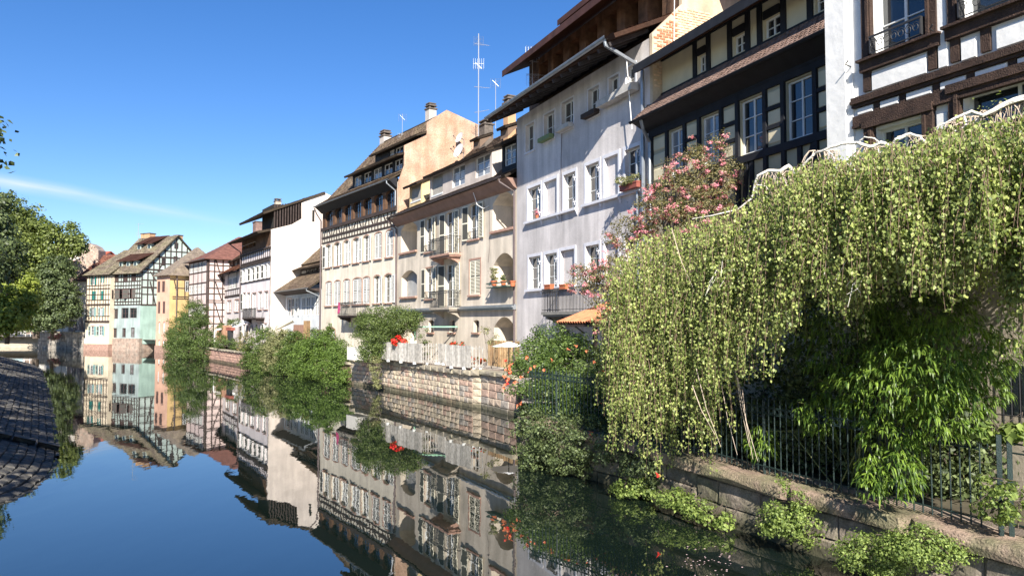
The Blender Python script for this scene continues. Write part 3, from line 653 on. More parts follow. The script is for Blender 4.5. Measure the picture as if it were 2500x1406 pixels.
# puffy infill panels between timbers
def panel(root, m, u0, u1, z0, z1, t=.03, name='panel'):
    def mk():
        b = .12
        mb = MB(); w, h = u1 - u0, z1 - z0; mb.poly([(.03, -t, .03), (w - .03, -t, .03), (w - .03, -t, h - .03), (.03, -t, h - .03)])
        for q in (((0, 0, 0), (w, 0, 0), (w - .03, -t, .03), (.03, -t, .03)), ((w, 0, 0), (w, 0, h), (w - .03, -t, h - .03), (w - .03, -t, .03)), ((w, 0, h), (0, 0, h), (.03, -t, h - .03), (w - .03, -t, h - .03)), ((0, 0, h), (0, 0, 0), (.03, -t, .03), (.03, -t, h - .03))): mb.poly(q)
        return mb.mesh(name, m)
    return link(name, mk(), root, loc=(u0, -.001, z0))
segs = [(.2, wins[0][0] - .16)] + [(wins[i][1] + .16, wins[i + 1][0] - .16) for i in range(len(wins) - 1)]
for a, b in segs:
    mids = [a, b]
    for k in range(0, len(mids), 2):
        for f0, f1 in ((0, .33), (.33, .66), (.66, 1)):
            if mids[k + 1] - mids[k] > .12: panel(rH, M_panelH, mids[k] + .01, mids[k + 1] - .01, zb_ + (zt_ - zb_) * f0 + .06, zb_ + (zt_ - zb_) * f1 - .06)
M_roofH = rooftile('tile_red_brown', (0.26, 0.125, 0.08), (0.34, 0.2, 0.13))
# soffit, gutter and the tiled skirt roof, tiles real
zs = zE_H - .02; OV = .62
part('soffit', MB().prism([(-.2, -OV, zs), (-.2, -.01, zs - .30), (-.2, -.01, zs + .1), (-.2, -OV, zs + .06)], (LH + .2, 0, 0)), M_blackwood, rH)
gutter_pipe(rH, -.25, LH, -OV - .07, zs + .05, None, 0, M_blackwood, .07)
part('downpipe', MB().tube([(.35, -OV, zs), (.3, -.5, zs - .3), (.12, -.12, zs - .7), (.12, -.12, 2)], .06, 8), M_zinc, rH)
roof_courses(rH, M_roofH, -.25, LH, (-OV, zs + .08), (.35, zs + 1.02), ch=.15, label='low skirt roof of red brown tiles')
def scale_tiles(root, m, u0, u1, P, Q, tw=.17, ch=.15):
    Lg = math.hypot(Q[0] - P[0], Q[1] - P[1]); dy, dz_ = (Q[0] - P[0]) / Lg, (Q[1] - P[1]) / Lg; ny, nzz = -dz_, dy; mb = MB(); n = int(Lg / ch)
    for k in range(n):
        s = k * ch
        for j in range(int((u1 - u0) / tw)):
            x = u0 + j * tw + (k % 2) * tw / 2; h = .05 + random.uniform(-.006, .012)
            def pt(xx, ss, hh): return (xx, P[0] + dy * ss + ny * hh, P[1] + dz_ * ss + nzz * hh)
            xs = [(x + .008, s + .03), (x + tw * .3, s - .02), (x + tw * .7, s - .02), (x + tw - .008, s + .03)]
            tp = [pt(a, b, h) for a, b in xs] + [pt(x + tw - .008, s + ch * 1.1, .03), pt(x + .008, s + ch * 1.1, .03)]
            mb.poly(tp)
            for q in range(3): mb.poly([pt(xs[q][0], xs[q][1], h - .02), pt(xs[q + 1][0], xs[q + 1][1], h - .02), tp[q + 1], tp[q]])
    return stuff(part('tile', mb, m, root))
M_tileH = mat('flat_tile_red', (.20, .135, .11), .85, .2, 6, .2, 40, island=.35, fine=.2)
scale_tiles(rH, M_tileH, -.25, LH, (-OV, zs + .08), (.35, zs + 1.02))
# upper storey, set back
yU = .35; zu0 = zs + .92; U = lambda a, b, c, d: fH.R(a, b, c, d, -yU)
uw = [U(1705, 143, 208, 1724), U(1791, 92, 164, 1819), U(1865, 47, 124, 1905), U(1990, 0, 50, 2030)]
zwt = sum(w[3] for w in uw[:3]) / 3; zu1 = zwt + .75; uw = [[w[0], w[1], zu0 + .22, zwt] for w in uw]
us_ = link('upper_storey', wall_mesh(M_panelH, .25, LH, zu0 - .2, zu1, [(*w, 0, .2) for w in uw], .2), rH, loc=(0, yU, 0))
part('cheek', MB().quad((.25, 3, zu0 - .2), (.25, 0, zu0 - .2), (.25, 0, zu1), (.25, 3, zu1)), M_panelH, us_)
for w in uw:
    window(rH, w, y=yU + .12, cols=2, rows=2, gm=M_glass)
    for uu in (w[0] - .16, w[1] + .16): beam(us_, M_blackwood, (uu, zu0 - .1), (uu, zu1), .2, .06)
    beam(us_, M_blackwood, (w[0], w[3] + .13), (w[1], w[3] + .13), .25, .055)
beam(us_, M_blackwood, (.25, zu0 + .05), (LH, zu0 + .05), .2, .08); beam(us_, M_blackwood, (.25, zu1 - .1), (LH, zu1 - .1), .25, .07)
roof_courses(rH, M_roofH, -.05, LH + .2, (yU - 1.0, zu1 - .45), (yU + 3.5, zu1 + 2.1), ch=.17, thick=.22)
part('fascia', MB().box(-.05, LH, -.02, 0, -.28, .02), M_blackwood, rH, loc=(0, yU - 1.02, zu1 - .43))
yV = 3.6; zv = zu1 + 1.6
part('attic_wall', MB().box(1.7, LH, yV, yV + 3, zv - 1, zv + 2.2), M_blackwood, rH)
roof_courses(rH, M_roofH, 1.1, LH + .3, (yV - 1.0, zv + 1.9), (yV + 4, zv + 4.5), ch=.2, thick=.25)

# ================================================================== house K: white panels, brown timbers, nearest
M_panelK = mat('limewash_white', (.72, .71, .69), .9, .06, 3, .28, 6, fine=.04, streak=.06)
rK = fK.root('timber_framed_house'); LK = fK.L
tag(rK, 'nearest house with thick white plaster panels between brown moulded timbers', 'house')
def kR(a, b, c, d): return fK.R(a, b, c, d)
kw = [kR(2130, -90, 146, 2265), kR(2345, -160, 62, 2560), kR(2140, 318, 470, 2260), kR(2352, 232, 430, 2560)]
kw[1][3] = kw[0][3]; kw[2][2] = kw[3][2] = min(kw[2][2], kw[3][2]) - .3; kw[1][1] = kw[1][0] + 1.75; kw[3][1] = kw[3][0] + 1.75
kw.append([kw[1][1] + 1.2, kw[1][1] + 2.7, kw[1][2], kw[1][3]]); kw.append([kw[3][1] + 1.2, kw[3][1] + 2.7, kw[3][2], kw[3][3]])
zK = 12.0
link('wall', wall_mesh(M_panelK, 0, LK, 5.2, zK, [(*w, 0, .28) for w in kw]), rK); link('ground_floor_wall', wall_mesh(plaster('plaster_cream_shaded', (.40, .35, .28), .15), 0, LK, .7, 5.19, []), rK); body(rK, LK, 9, .7, zK, M_panelK)  # ground floor: cream plaster with its shadow put into the darker colour
b2m = M_brownwood; KB = lambda a, b, w=.2, t=.07: beam(rK, b2m, a, b, w, t)
ub0 = fK.u(2086, 250); uz = lambda px, py: fK.uz(px, py)
_, zm1 = uz(2100, 237); _, zm2 = uz(2100, 262)                     # double moulded string beam
zsb = fK.z(2100, 252); KB((ub0, zsb), (LK, zsb), .07, .15); KB((ub0, zsb + .075), (LK, zsb + .075), .07, .12); KB((ub0, zsb - .07), (LK, zsb - .07), .06, .10)
zlb = fK.z(2100, 296); KB((ub0 + .02, zlb), (LK, zlb), .19, .10); KB((ub0 + .02, zlb - .13), (LK, zlb - .13), .05, .13)
# short posts between string and lintel beams, panels between
xs = [ub0 + .02, fK.u(2143, 262), fK.u(2206, 238), fK.u(2288, 215), fK.u(2372, 190), fK.u(2474, 150)]
while xs[-1] < LK - 1: xs.append(xs[-1] + .75)
for i, x in enumerate(xs[1:]): KB((x, zlb + .1), (x, zsb - .1), .13, .05)
for i in range(len(xs) - 1): panel(rK, M_panelK, xs[i] + .07, xs[i + 1] - .07, zlb + .10, zsb - .105, .055)
for k, w in enumerate(kw):
    window(rK, w, y=.2, cols=2, rows=3 if w[2] > zsb else 2, gm=M_glass)
    link('curtain', MB().quad((w[0] + .06, .26, w[2]), (w[0] + .34, .26, w[2]), (w[0] + .30, .26, w[3]), (w[0] + .06, .26, w[3])).mesh('curtain', M_white), rK)
    for uu, s in ((w[0] - .12, 1), (w[1] + .12, -1)):
        KB((uu, w[2] - .1), (uu, w[3] + .2), .22, .11); KB((uu + s * .05, w[2]), (uu + s * .05, w[3]), .06, .15)
    if w[2] > zsb:
        KB((w[0] - .28, w[2] - .12), (w[1] + .28, w[2] - .12), .24, .13); KB((w[0] - .3, w[2] - .01), (w[1] + .3, w[2] - .01), .05, .22)
        # grille with scrolls
        g = MB().box(w[0] + .02, w[1] - .02, -.20, -.17, w[2] + .38, w[2] + .42).box(w[0] + .02, w[1] - .02, -.19, -.18, w[2] + .06, w[2] + .08)
        for q in range(7):
            cx = w[0] + .12 + (w[1] - w[0] - .24) * q / 6
            g.tube([(cx + .09 * math.cos(t) * (1 - t / 14), -.185, w[2] + .24 + .11 * math.sin(t) * (1 - t / 14)) for t in np.linspace(0, 9, 14)], .008, 4)
        g.box(w[0] + .02, w[0] + .05, -.19, -.02, w[2] + .06, w[2] + .42).box(w[1] - .05, w[1] - .02, -.19, -.02, w[2] + .06, w[2] + .42)
        part('window_grille', g, M_iron, rK)
    else: KB((w[0] - .25, w[3] + .14), (w[1] + .25, w[3] + .14), .16, .15)
# posts and panels under the upper windows
w0, w1_ = kw[0], kw[1]
for uu in (w0[0] - .16, w0[1] + .1, w1_[0] - .14, fK.u(2410, 100), w1_[1] + .12): KB((uu, zsb + .18), (uu, w0[2] - .2), .17, .065)
ptop = w0[2] - .28; pb_ = zsb + .13
pc = [w0[0] - .06, w0[1] + .0, w0[1] + .2, w1_[0] - .26, w1_[0] - .04, fK.u(2400, 100) - .08, fK.u(2420, 100) + .1, w1_[1] + .02]
for a, b in ((pc[0], pc[1]), (pc[4], pc[5]), (pc[6], pc[7])): panel(rK, M_panelK, a, b, pb_, ptop, .06)
panel(rK, M_panelK, pc[2], pc[3], pb_, w0[3] + .3, .06)
panel(rK, M_panelK, kw[2][1] + .26, kw[3][0] - .26, kw[2][2] - .2, zlb - .3, .06)
# white corner pilaster
part('corner_pilaster', MB().box(-.02, ub0 - .14, -.10, -.002, .7, zK).box(ub0 - .139, ub0 - .0, -.05, -.002, .7, zK), M_panelK, rK)
for px, py in ((2082, 165), (2288, 80)):
    u_, z_ = uz(px, py); part('hook', MB().tube([(u_, -.05, z_), (u_ + .02, -.24, z_ + .02), (u_ + .1, -.26, z_ + .07)], .012, 5), M_iron, rK)
# ground floor wall details seen under the bamboo: window with bars
gw = fK.R(2452, 890, 1010, 2560)
part('ground_window', MB().box(gw[0], gw[0] + 1.1, -.01, .0, gw[2], gw[3]), M_glass, rK)
mb = MB(); 
for q in range(8): mb.tube([(gw[0] + .05 + q * .14, -.14, gw[2] - .1), (gw[0] + .05 + q * .14, -.14, gw[3])], .01, 5)
mb.tube([(gw[0] - .15, -.14, gw[2]), (gw[0] + 1.2, -.14, gw[2])], .012, 5); part('window_bars', mb, M_iron, rK)

# ================================================================== house E: arched windows, wooden loggia on top
pl_E = plaster('plaster_cream_e', (0.68, 0.62, 0.51), 0.16); rE = fE.root('apartment_house'); LE = fE.L
tag(rE, 'cream house with a row of seven arched gallery windows under a steep dormered roof', 'house')
zE_E = 14.0; W = {}; ops = []
up = [(796, 599, 655, 807), (816.7, 593, 651.6, 829.5), (839.7, 588.5, 647, 851.5), (862.8, 582, 645, 877), (888, 576, 640, 901.5), (915, 570, 631, 932), (943, 562, 626, 960)]
lw = [(795.4, 690, 749.6, 809.9), (816.7, 686, 747, 831), (838.9, 683, 745, 854), (862, 680, 742, 883), (886.7, 676, 741, 903), (913, 672.8, 740, 928), (939.5, 669, 738.5, 957)]
lg = [(794.5, 517.6, 556, 811.6), (818, 510, 549.5, 834), (839, 501.4, 543, 857), (862, 493, 535.6, 881.5), (886.7, 483.5, 528, 907), (913, 474, 519.5, 934.4), (941.5, 463, 511, 963)]
for nm, rows in (('u', up), ('l', lw), ('g', lg)):
    R_ = [fE.R(*p) for p in rows]; z0m = sum(r[2] for r in R_) / 7; z1m = sum(r[3] for r in R_) / 7
    for i, r in enumerate(R_): r[2], r[3] = z0m, z1m; W[nm + str(i)] = r
for k in W:
    if k[0] != 'g': ops.append((*W[k], .16, .2))
z_lo, z_hi = fE.z(791, 594), fE.z(791, 562)                      # half timbered band
gd = [fE.R(800, 802, 838, 818), ]
ops.append((*gd[0], .2, .2))
link('wall', wall_mesh(pl_E, 0, LE, 1.6, z_hi + .05, ops), rE); body(rE, LE, 10, 1.6, zE_E, pl_E)
lgw = link('gallery_wall', wall_mesh(M_planks, 0, LE, z_hi + .06, zE_E - .1, [(*W['g%d' % i], .3, .3) for i in range(7)]), rE)
for i in range(7):
    r = W['g%d' % i]; window(rE, r, y=.2, cols=4, rows=3, fm=M_timber, gm=M_glass, rise=.3)
    ush = 'closed' if i in (5, 6) else ('LR' if i == 0 else 'R'); 
    window(rE, W['u%d' % i], y=.15, cols=2, rows=4, sill=M_sand, surround=M_sand, sw=.08, rise=.16, sh=ush)
    lsh = {0: 'closed', 1: 'closed', 2: 'closed', 3: 'closed', 4: 'closed', 5: 'R', 6: 'R'}[i]
    window(rE, W['l%d' % i], y=.15, cols=2, rows=4, sill=M_sand, surround=M_sand, sw=.08, rise=.16, sh=lsh)
window(rE, gd[0], y=.15, surround=M_sand, sw=.15, rise=.2, sh='closed')
EB = lambda a, b, w=.12, t=.05: beam(rE, M_timber, a, b, w, t)
EB((0, z_hi + .02), (LE, z_hi + .02), .26, .16); zmid = z_lo + (z_hi - z_lo) * .38; EB((0, zmid), (LE, zmid), .18); EB((0, z_lo), (LE, z_lo), .12)
n = 27
for k in range(n):
    u_ = LE * (k + .2) / n; EB((u_, z_lo + .06), (u_, zmid - .09), .10)
    s = (0, .22, 0, -.22)[k % 4]; EB((u_ - s, zmid + .09), (u_ + s, z_hi - .11), .11)
M_roofE = rooftile('tile_mossy', (0.17, 0.125, 0.095), (0.235, 0.185, 0.125))
part('soffit', MB().prism([(-.2, -.65, zE_E + .1), (-.2, -.01, zE_E - .45), (-.2, -.01, zE_E + .3), (-.2, -.65, zE_E + .2)], (LE + .2, 0, 0)), M_blackwood, rE)
gutter_pipe(rE, -.25, LE + .05, -.72, zE_E + .12, (LE - .25, LE - .12), zE_F + 1, M_zinc)
part('downpipe', MB().tube([(-.15, -.7, zE_E), (-.1, -.5, zE_E - .5), (-.08, -.1, zE_E - 1.1), (-.08, -.1, 2)], .07, 8), M_pipe, rE)
# side wall (gable) seen above the neighbour's roof: peach render
fEs = Fac(P_EF, (P_EF[0] + fE.inw.x * 12, P_EF[1] + fE.inw.y * 12))
M_peach = mat('peach_render', (.40, .25, .165), .95, .16, 1.2, 1.2, 9, streak=.2, col2=(.50, .36, .27), c2=.7, fine=.25)
gp = [fEs.uz(*p) for p in ((968, 560), (968, 445), (985, 405), (985, 356), (1039.5, 331), (1039.5, 300), (1088, 270), (1165, 306))]
pts = [(LE - .005, 0, 8)] + [(LE - .005, max(0, g[0]), g[1]) for g in gp[1:]] + [(LE - .005, 9.6, gp[-1][1] - 2.5), (LE - .005, 9.6, 8)]
part('gable_wall', MB().prism([(p[0] + .05, p[1], p[2]) for p in pts], (.12, 0, 0)), M_peach, rE, label='tall peach rendered gable wall')
# roof slope as a stepped polygon: three slopes with shed dormers
ypk, zpk = gp[6]
roof_courses(rE, M_roofE, -.2, LE + .0, (-.68, zE_E + .16), (.5, zE_E + .9), ch=.17)
roof_courses(rE, M_roofE, -.2, LE, (.5, zE_E + .9), (ypk, zpk - .2), ch=.2, u0b=3.4)
roof_courses(rE, M_roofE, 3.4, LE, (9.6, gp[-1][1] - 2.3), (ypk, zpk - .1), ch=.5)
part('hip', MB().poly([(-.2, .5, zE_E + .9), (3.4, ypk, zpk - .25), (-.2, 9.6, zE_E)]), M_roofE, rE)
yd1 = .55; D1 = lambda a, b, c, d: fE.R(a, b, c, d, -yd1)
dw = [D1(865, 438, 461, 882), D1(888.6, 424.5, 448, 906), D1(912, 414, 440, 932), D1(938, 403, 430, 958), D1(964, 391, 417, 982)]
z0m = sum(w[2] for w in dw) / 5; z1m = sum(w[3] for w in dw) / 5; dw = [[w[0], min(w[1], LE - .1), z0m, z1m] for w in dw]
dormer(rE, dw[0][0] - .35, LE, yd1, z0m - .5, z1m + .3, M_blackwood, M_roofE, 1.8, .5, [(*w, 0) for w in dw], over=.7)
for w in dw: window(rE, w, y=yd1 + .08, cols=2, rows=2)
yd2 = 1.9; D2 = lambda a, b, c, d: fE.R(a, b, c, d, -yd2)
dw = [D2(952, 373, 386, 962.6), D2(966, 363, 379, 983)]
zz0 = (dw[0][2] + dw[1][2]) / 2; zz1 = max(dw[0][3], dw[1][3]); dw = [[w[0], w[1], zz0, zz1] for w in dw]; ud = D2(916, 390, 400, 920)[0]
dormer(rE, ud, LE, yd2, zz0 - .8, zz1 + .3, M_blackwood, M_roofE, 2.0, .7, [(*w, 0) for w in dw if w[1] < LE], over=.5)
for w in dw:
    if w[1] < LE: window(rE, w, y=yd2 + .08, cols=2, rows=1)
chim_at(rE, fE, 941, 368, 325, 4.2, .85, .7, M_chimw, 3, 3); chim_at(rE, fE, 1052, 300, 259, 7.0, .7, .7, M_chimw, 3, 3)
antenna(982, 345, 279, 60, (('grid', .87), ('yagi', .25), ('vert', .15)), 'short mast with a square grid aerial beside the white twin chimney')
antenna(911, 400, 378, 63, (('yagi', .8),), 'tiny aerial on the roof edge of the dormered house')
def dish(px, py, Y, R, label):
    o = empty('satellite_dish', tuple(at(px, py, Y))); mb = MB(); n = 16
    ax = Vector((-.75, -.6, .35)).normalized(); a = ax.orthogonal().normalized(); b = ax.cross(a)
    ring = [[tuple((a * math.cos(t) + b * math.sin(t)) * R * q + ax * (.18 * q * q * R - .1 * R)) for t in np.linspace(0, 2 * math.pi, n, endpoint=False)] for q in (.33, .66, 1)]
    mb.poly(ring[0])
    for k in range(2):
        for q in range(n): mb.quad(ring[k][q], ring[k][(q + 1) % n], ring[k + 1][(q + 1) % n], ring[k + 1][q])
    part('reflector', mb, mat('dish_grey', (.45, .46, .48), .5), o)
    part('feed_arm', MB().tube([tuple(-Vector((0, 0, R)) + ax * .0), tuple(ax * R * 1.3 - Vector((0, 0, R * .4)))], .02, 5).tube([tuple(ax * R * 1.25 - Vector((0, 0, R * .4))), tuple(ax * R * 1.45 - Vector((0, 0, R * .4)))], .05, 6), M_pipe, o)
    part('mount', MB().tube([(0, 0, 0), (.3, .35, -.1), (.3, .35, -.5)], .03, 5), M_zinc, o); return tag(o, label, 'satellite dish')
dish(1122, 336, 54.0, .42, 'upper grey satellite dish on the peach gable wall'); dish(1120, 368, 53.2, .55, 'lower larger satellite dish on the peach gable wall')
# balcony with scrollwork at first floor
bE, ebu0, ebu1, ebz = iron_balcony(rE, fE, 824, 868, 770, .95, 1.0, M_timber, M_iron)
# ================================================================== house B: small pale blue house with mossy roof
pl_B = plaster('plaster_paleblue', (0.60, 0.63, 0.65), 0.08); rB = fB.root('small_house'); LB = fB.L
tag(rB, 'low pale blue house with sagging mossy roof before a tall white gable', 'house')
zE_B = fB.z(697, 716); W = {}
pw = [(702, 731, 772, 711.5), (719.5, 728, 772, 727), (737.5, 727, 771, 745.5), (748.5, 726, 771, 757), (760, 724, 770, 768), (770.5, 720, 768, 779)]
bw_ = [fB.R(*p) for p in pw]; za = sum(w[2] for w in bw_) / 6; zb3 = sum(w[3] for w in bw_) / 6; bw_ = [[w[0], w[1], za, min(zb3, zE_B - .25)] for w in bw_]
gw_ = [fB.R(*p) for p in ((737.5, 806, 820, 743), (749, 806, 820, 755), (760, 806, 820, 766), (772, 806, 820, 778))]; gw_.append(fB.R(716, 805, 838, 729))
link('wall', wall_mesh(pl_B, 0, LB, 1.6, zE_B, [(*w, 0, .15) for w in bw_ + gw_]), rB); body(rB, LB, 8, 1.6, zE_B, pl_B)
for i, w in enumerate(bw_): window(rB, w, y=.12, cols=2, rows=4, surround=M_sand if i < 1 else M_frame, sw=.06, sh='LR' if i == 1 else ('closed' if i > 1 else None)); 
for w in gw_: window(rB, w, y=.12, cols=2, rows=2, surround=M_sand, sw=.06)
OVB = 1.15; zr1 = zE_B + .35
roof_courses(rB, M_roofE, -.9, LB - .1, (-OVB, zE_B + .1), (1.5, fB.z(740, 668, -1.5)), ch=.18, u0b=.6, label='lower mossy roof skirt')
part('soffit', MB().prism([(-.7, -OVB + .05, zE_B + .02), (-.7, -.01, zE_B - .25), (-.7, -.01, zE_B + .1)], (LB + .5, 0, 0)), M_timber, rB)
gutter_pipe(rB, -.9, LB - .2, -OVB - .05, zE_B + .1, (LB - .5, LB - .2), 1.8, M_zinc)
y2 = 1.5; d2 = [fB.R(a, b, c, d, -y2) for a, b, c, d in ((709, 673, 694, 716), (729, 668, 690, 735), (749.5, 663, 686, 754.5), (759, 660, 684, 764), (768.5, 657, 681, 773.5), (777, 654, 678, 782))]
za = sum(w[2] for w in d2) / 6; zc_ = sum(w[3] for w in d2) / 6; d2 = [[w[0], w[1], za, zc_] for w in d2 if w[1] < LB]
us2 = link('jettied_storey', wall_mesh(plaster('limewhite', (.62, .61, .58)), d2[0][0] - .5, LB, za - .5, zc_ + .3, [(*w, 0, .12) for w in d2], .12), rB, loc=(0, y2, 0))
for w in d2:
    window(rB, w, y=y2 + .08, cols=1, rows=2, fm=M_timber)
    for uu in (w[0] - .08, w[1] + .08): beam(us2, M_timber, (uu, za - .5), (uu, zc_ + .3), .1)
beam(us2, M_timber, (d2[0][0] - .5, zc_ + .2), (LB, zc_ + .2), .16)
zt2_ = fB.z(741, 655, -y2 + .8)
roof_courses(rB, M_roofE, d2[0][0] - .6, LB, (y2 - .9, zc_ + .15), (y2 + .6, zc_ + .85), ch=.17)
roof_courses(rB, M_roofE, fB.u(716, 655, -2), LB, (y2 + .0, zc_ + .75), (6.6, zc_ + 5.6), ch=.18, u0b=fB.u(760, 600, -6), label='steep mossy roof between two gables')
# ================================================================== house D: tall white gable house
pl_D = plaster('plaster_white_d', (0.66, 0.585, 0.52), 0.14); rD = fD.root('tall_house'); LD = fD.L
tag(rD, 'tall off-white house with blank gable wall and open wooden gallery under its roof', 'house')
zE_D = fD.z(655, 565); zt3 = fD.z(590, 590)
dwn = [fD.R(*p) for p in ((592.5, 661, 692, 598), (602.5, 657, 689, 608.5), (612, 654, 686, 618), (623.5, 651, 683, 629.5), (634, 649, 681, 641), (645.5, 645, 678, 652.5), (654, 643, 677, 658.5))]
za = sum(w[2] for w in dwn) / 7; zc_ = sum(w[3] for w in dwn) / 7; up_ = [[w[0], min(w[1], LD - .25), za, zc_] for w in dwn]
mdn = [fD.R(*p) for p in ((594, 716, 758, 600), (604, 716, 758, 611), (616, 716, 774, 625), (631, 713, 756, 639.5), (645.5, 712, 755, 654.5))]
grd = [fD.R(*p) for p in ((592, 792, 825, 600), (606, 792, 830, 613), (630, 790, 818, 637), (645, 790, 818, 652))]
z_g = fD.z(590, 623)
link('wall', wall_mesh(plaster('plaster_rose', (.68, .62, .62), .08), 0, LD, 1.6, z_g, [(*w, 0, .18) for w in up_ + mdn + grd]), rD)
for i, w in enumerate(up_): window(rD, w, y=.14, cols=2, rows=3, sh='L' if i else 'LR')
for i, w in enumerate(mdn): window(rD, w, y=.14, cols=2, rows=4, surround=M_sand, sw=.07, sill=M_sand if i > 2 else None, sh='LR' if i < 1 else ('R' if i < 2 else None))
for i, w in enumerate(grd): window(rD, w, y=.14, cols=2, rows=3, surround=M_sand, sw=.07, sh='LR' if i != 1 else 'R')
DB = lambda a, b, w=.14, t=.06: beam(rD, M_timber, a, b, w, t)
zq0, zq1 = fD.z(590, 646), fD.z(590, 626.5)
for k in range(16): DB((LD * (k + .3) / 16, zq0), (LD * (k + .3) / 16 + (.0 if k < 12 else .15), zq1), .07)
DB((0, zq1), (LD, zq1), .16, .2); DB((0, zq0 - .05), (LD, zq0 - .05), .16, .12); DB((0, zq0 - .32), (LD, zq0 - .32), .2, .2); DB((0, fD.z(588, 693)), (LD, fD.z(588, 693)), .10, .1)
gal = link('open_gallery', wall_mesh(M_planks, 0, LD, z_g + .01, zE_D, [(.4 + k * 1.55, 1.7 + k * 1.55, z_g + .5, zE_D - .6, 0, 1.0, True) for k in range(4)], 1.0), rD)
part('rail', MB().tube([(.3, -.05, z_g + .95), (6.5, -.05, z_g + .95)], .02, 5), M_alu, gal)
roof_courses(rD, M_roofE, -.5, LD - .4, (-1.3, zE_D - .15), (2.2, zE_D + .7), ch=.2, thick=.2)
gutter_pipe(rD, -.6, LD - .3, -1.35, zE_D - .2, None, 0, M_timber)
part('downpipe', MB().tube([(-.45, -1.3, zE_D - .25), (-.3, -.6, zE_D - .8), (-.05, -.1, zE_D - 1.2), (-.05, -.1, 2)], .07, 8), M_pipe, rD)
fDs = Fac(P_D1, (P_D1[0] + fD.inw.x * 14, P_D1[1] + fD.inw.y * 14))
gpix = ((661, 560), (713, 548), (736, 534), (736, 495), (792, 470), (812, 480))
gp = [fDs.uz(*p) for p in gpix]
sidep = [(LD, 0, 1.6), (LD, 0, gp[0][1])] + [(LD, g[0], g[1]) for g in gp[1:]] + [(LD, gp[-1][0] + 3.5, gp[-1][1] - 3.5), (LD, gp[-1][0] + 3.5, 1.6)]
part('gable_wall', MB().prism([(p[0] + .004, p[1], p[2]) for p in sidep], (-.3, 0, 0)), pl_D, rD, label='broad blank off-white gable wall')
un, zn = fDs.uz(765, 525); part('slit_window', MB().box(LD + .006, LD + .02, un - .12, un + .12, zn - .7, zn + .5), M_dark, rD)
u_a, z_a = fDs.uz(661, 538); u_b, z_b = fDs.uz(735, 500)
# top gallery of posts over the gable's front part
u4 = gp[2][0]; zt4 = gp[3][1]; 
mb = MB(); 
for k in range(11): uu = u_a * 0 + .3 + (u4 - .3) * k / 10; mb.box(LD - .12, LD, uu - .06, uu + .06, gp[0][1], zt4 + .0 - (1 - k / 10) * .4)
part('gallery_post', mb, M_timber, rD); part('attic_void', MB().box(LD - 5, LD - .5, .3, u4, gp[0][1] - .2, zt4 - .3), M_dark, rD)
roof_courses(rD, M_roofE, 2.5, LD + .15, (-.9, zt4 - 1.3), (gp[4][0], gp[4][1] + .05), ch=.2, thick=.2)
part('back_slope', MB().prism([(0, gp[4][0], gp[4][1]), (LD, gp[4][0], gp[4][1]), (LD, gp[4][0] + 5, gp[4][1] - 4.5), (0, gp[4][0] + 5, gp[4][1] - 4.5)], (0, 0, -.15)), M_roofE, rD)
chim_at(rD, fD, 678, 530, 486, 6.0, .75, .7, mat('chimney_stone', (.38, .32, .26), .9, .2, 4), 2, 5); chim_at(rD, fD, 748, 495, 485, 7, .8, .7, M_cap, 2, 3)
chim_at(rD, fD, 633, 566, 537, 3.5, 1.5, 1.2, mat('chimney_brown', (.20, .13, .11), .9, .3, 3), 0, 2)
iron_balcony(rD, fD, 591, 624, 776, .9, 1.0, M_timber, M_iron)
# ================================================================== house C: narrow white house
rC = fC.root('narrow_house'); LC = fC.L; pl_C = plaster('plaster_white_c', (.64, .58, .56), .06)
tag(rC, 'narrow white house with red brown skirt roof squeezed beside the pink timbered house', 'house')
zE_C = fC.z(551, 672)
cw = [fC.R(*p) for p in ((558.5, 680, 707, 565), (569, 678, 704, 577))]; cw2 = [fC.R(*p) for p in ((555.5, 735, 762, 564.5), (573.5, 733, 761, 583))]; cw3 = [fC.R(*p) for p in ((552, 793, 812, 560), (567, 793, 812, 575))]
for g in (cw, cw2): g[1][2], g[1][3] = g[0][2], g[0][3]
link('wall', wall_mesh(pl_C, 0, LC, 1.6, zE_C, [(*w, 0, .15) for w in cw + cw2 + cw3]), rC); body(rC, LC, 9, 1.6, zE_C, pl_C)
for w in cw + cw3: window(rC, w, y=.1, cols=2, rows=3, sh='closed' if w in cw else None)
for w in cw2: window(rC, w, y=.1, cols=2, rows=4, surround=M_sand, sw=.12, sill=M_sand)
for z_ in (fC.z(551, 710), fC.z(551, 727), fC.z(551, 724)): beam(rC, M_timber, (0, z_), (LC, z_), .12)
zz = fC.z(551, 710)
for k in range(9): beam(rC, M_timber, (LC * (k + .3) / 9, zz - .8), (LC * (k + .3) / 9, zz), .06)
beam(rC, M_timber, (cw[0][0] - .2, cw[0][2]), (cw[0][0] - .2, zE_C), .12); beam(rC, M_timber, (cw[1][1] + .4, cw[0][2]), (cw[1][1] + .4, zE_C), .12)
roof_courses(rC, M_roofH, -.4, LC, (-.9, zE_C + .0), (1.0, fC.z(560, 654, -1)), ch=.18)
y_ = 1.0; d3 = [fC.R(a, b, c, d, -y_) for a, b, c, d in ((563.5, 641, 655, 569), (573, 639, 652, 579))]
dr = dormer(rC, d3[0][0] - .5, LC, y_, d3[0][2] - .5, d3[0][3] + .3, M_timber, M_roofE, 2.5, 1.6, [(*w, 0) for w in d3], over=.6)
for w in d3: window(rC, w, y=y_ + .08, cols=2, rows=2)
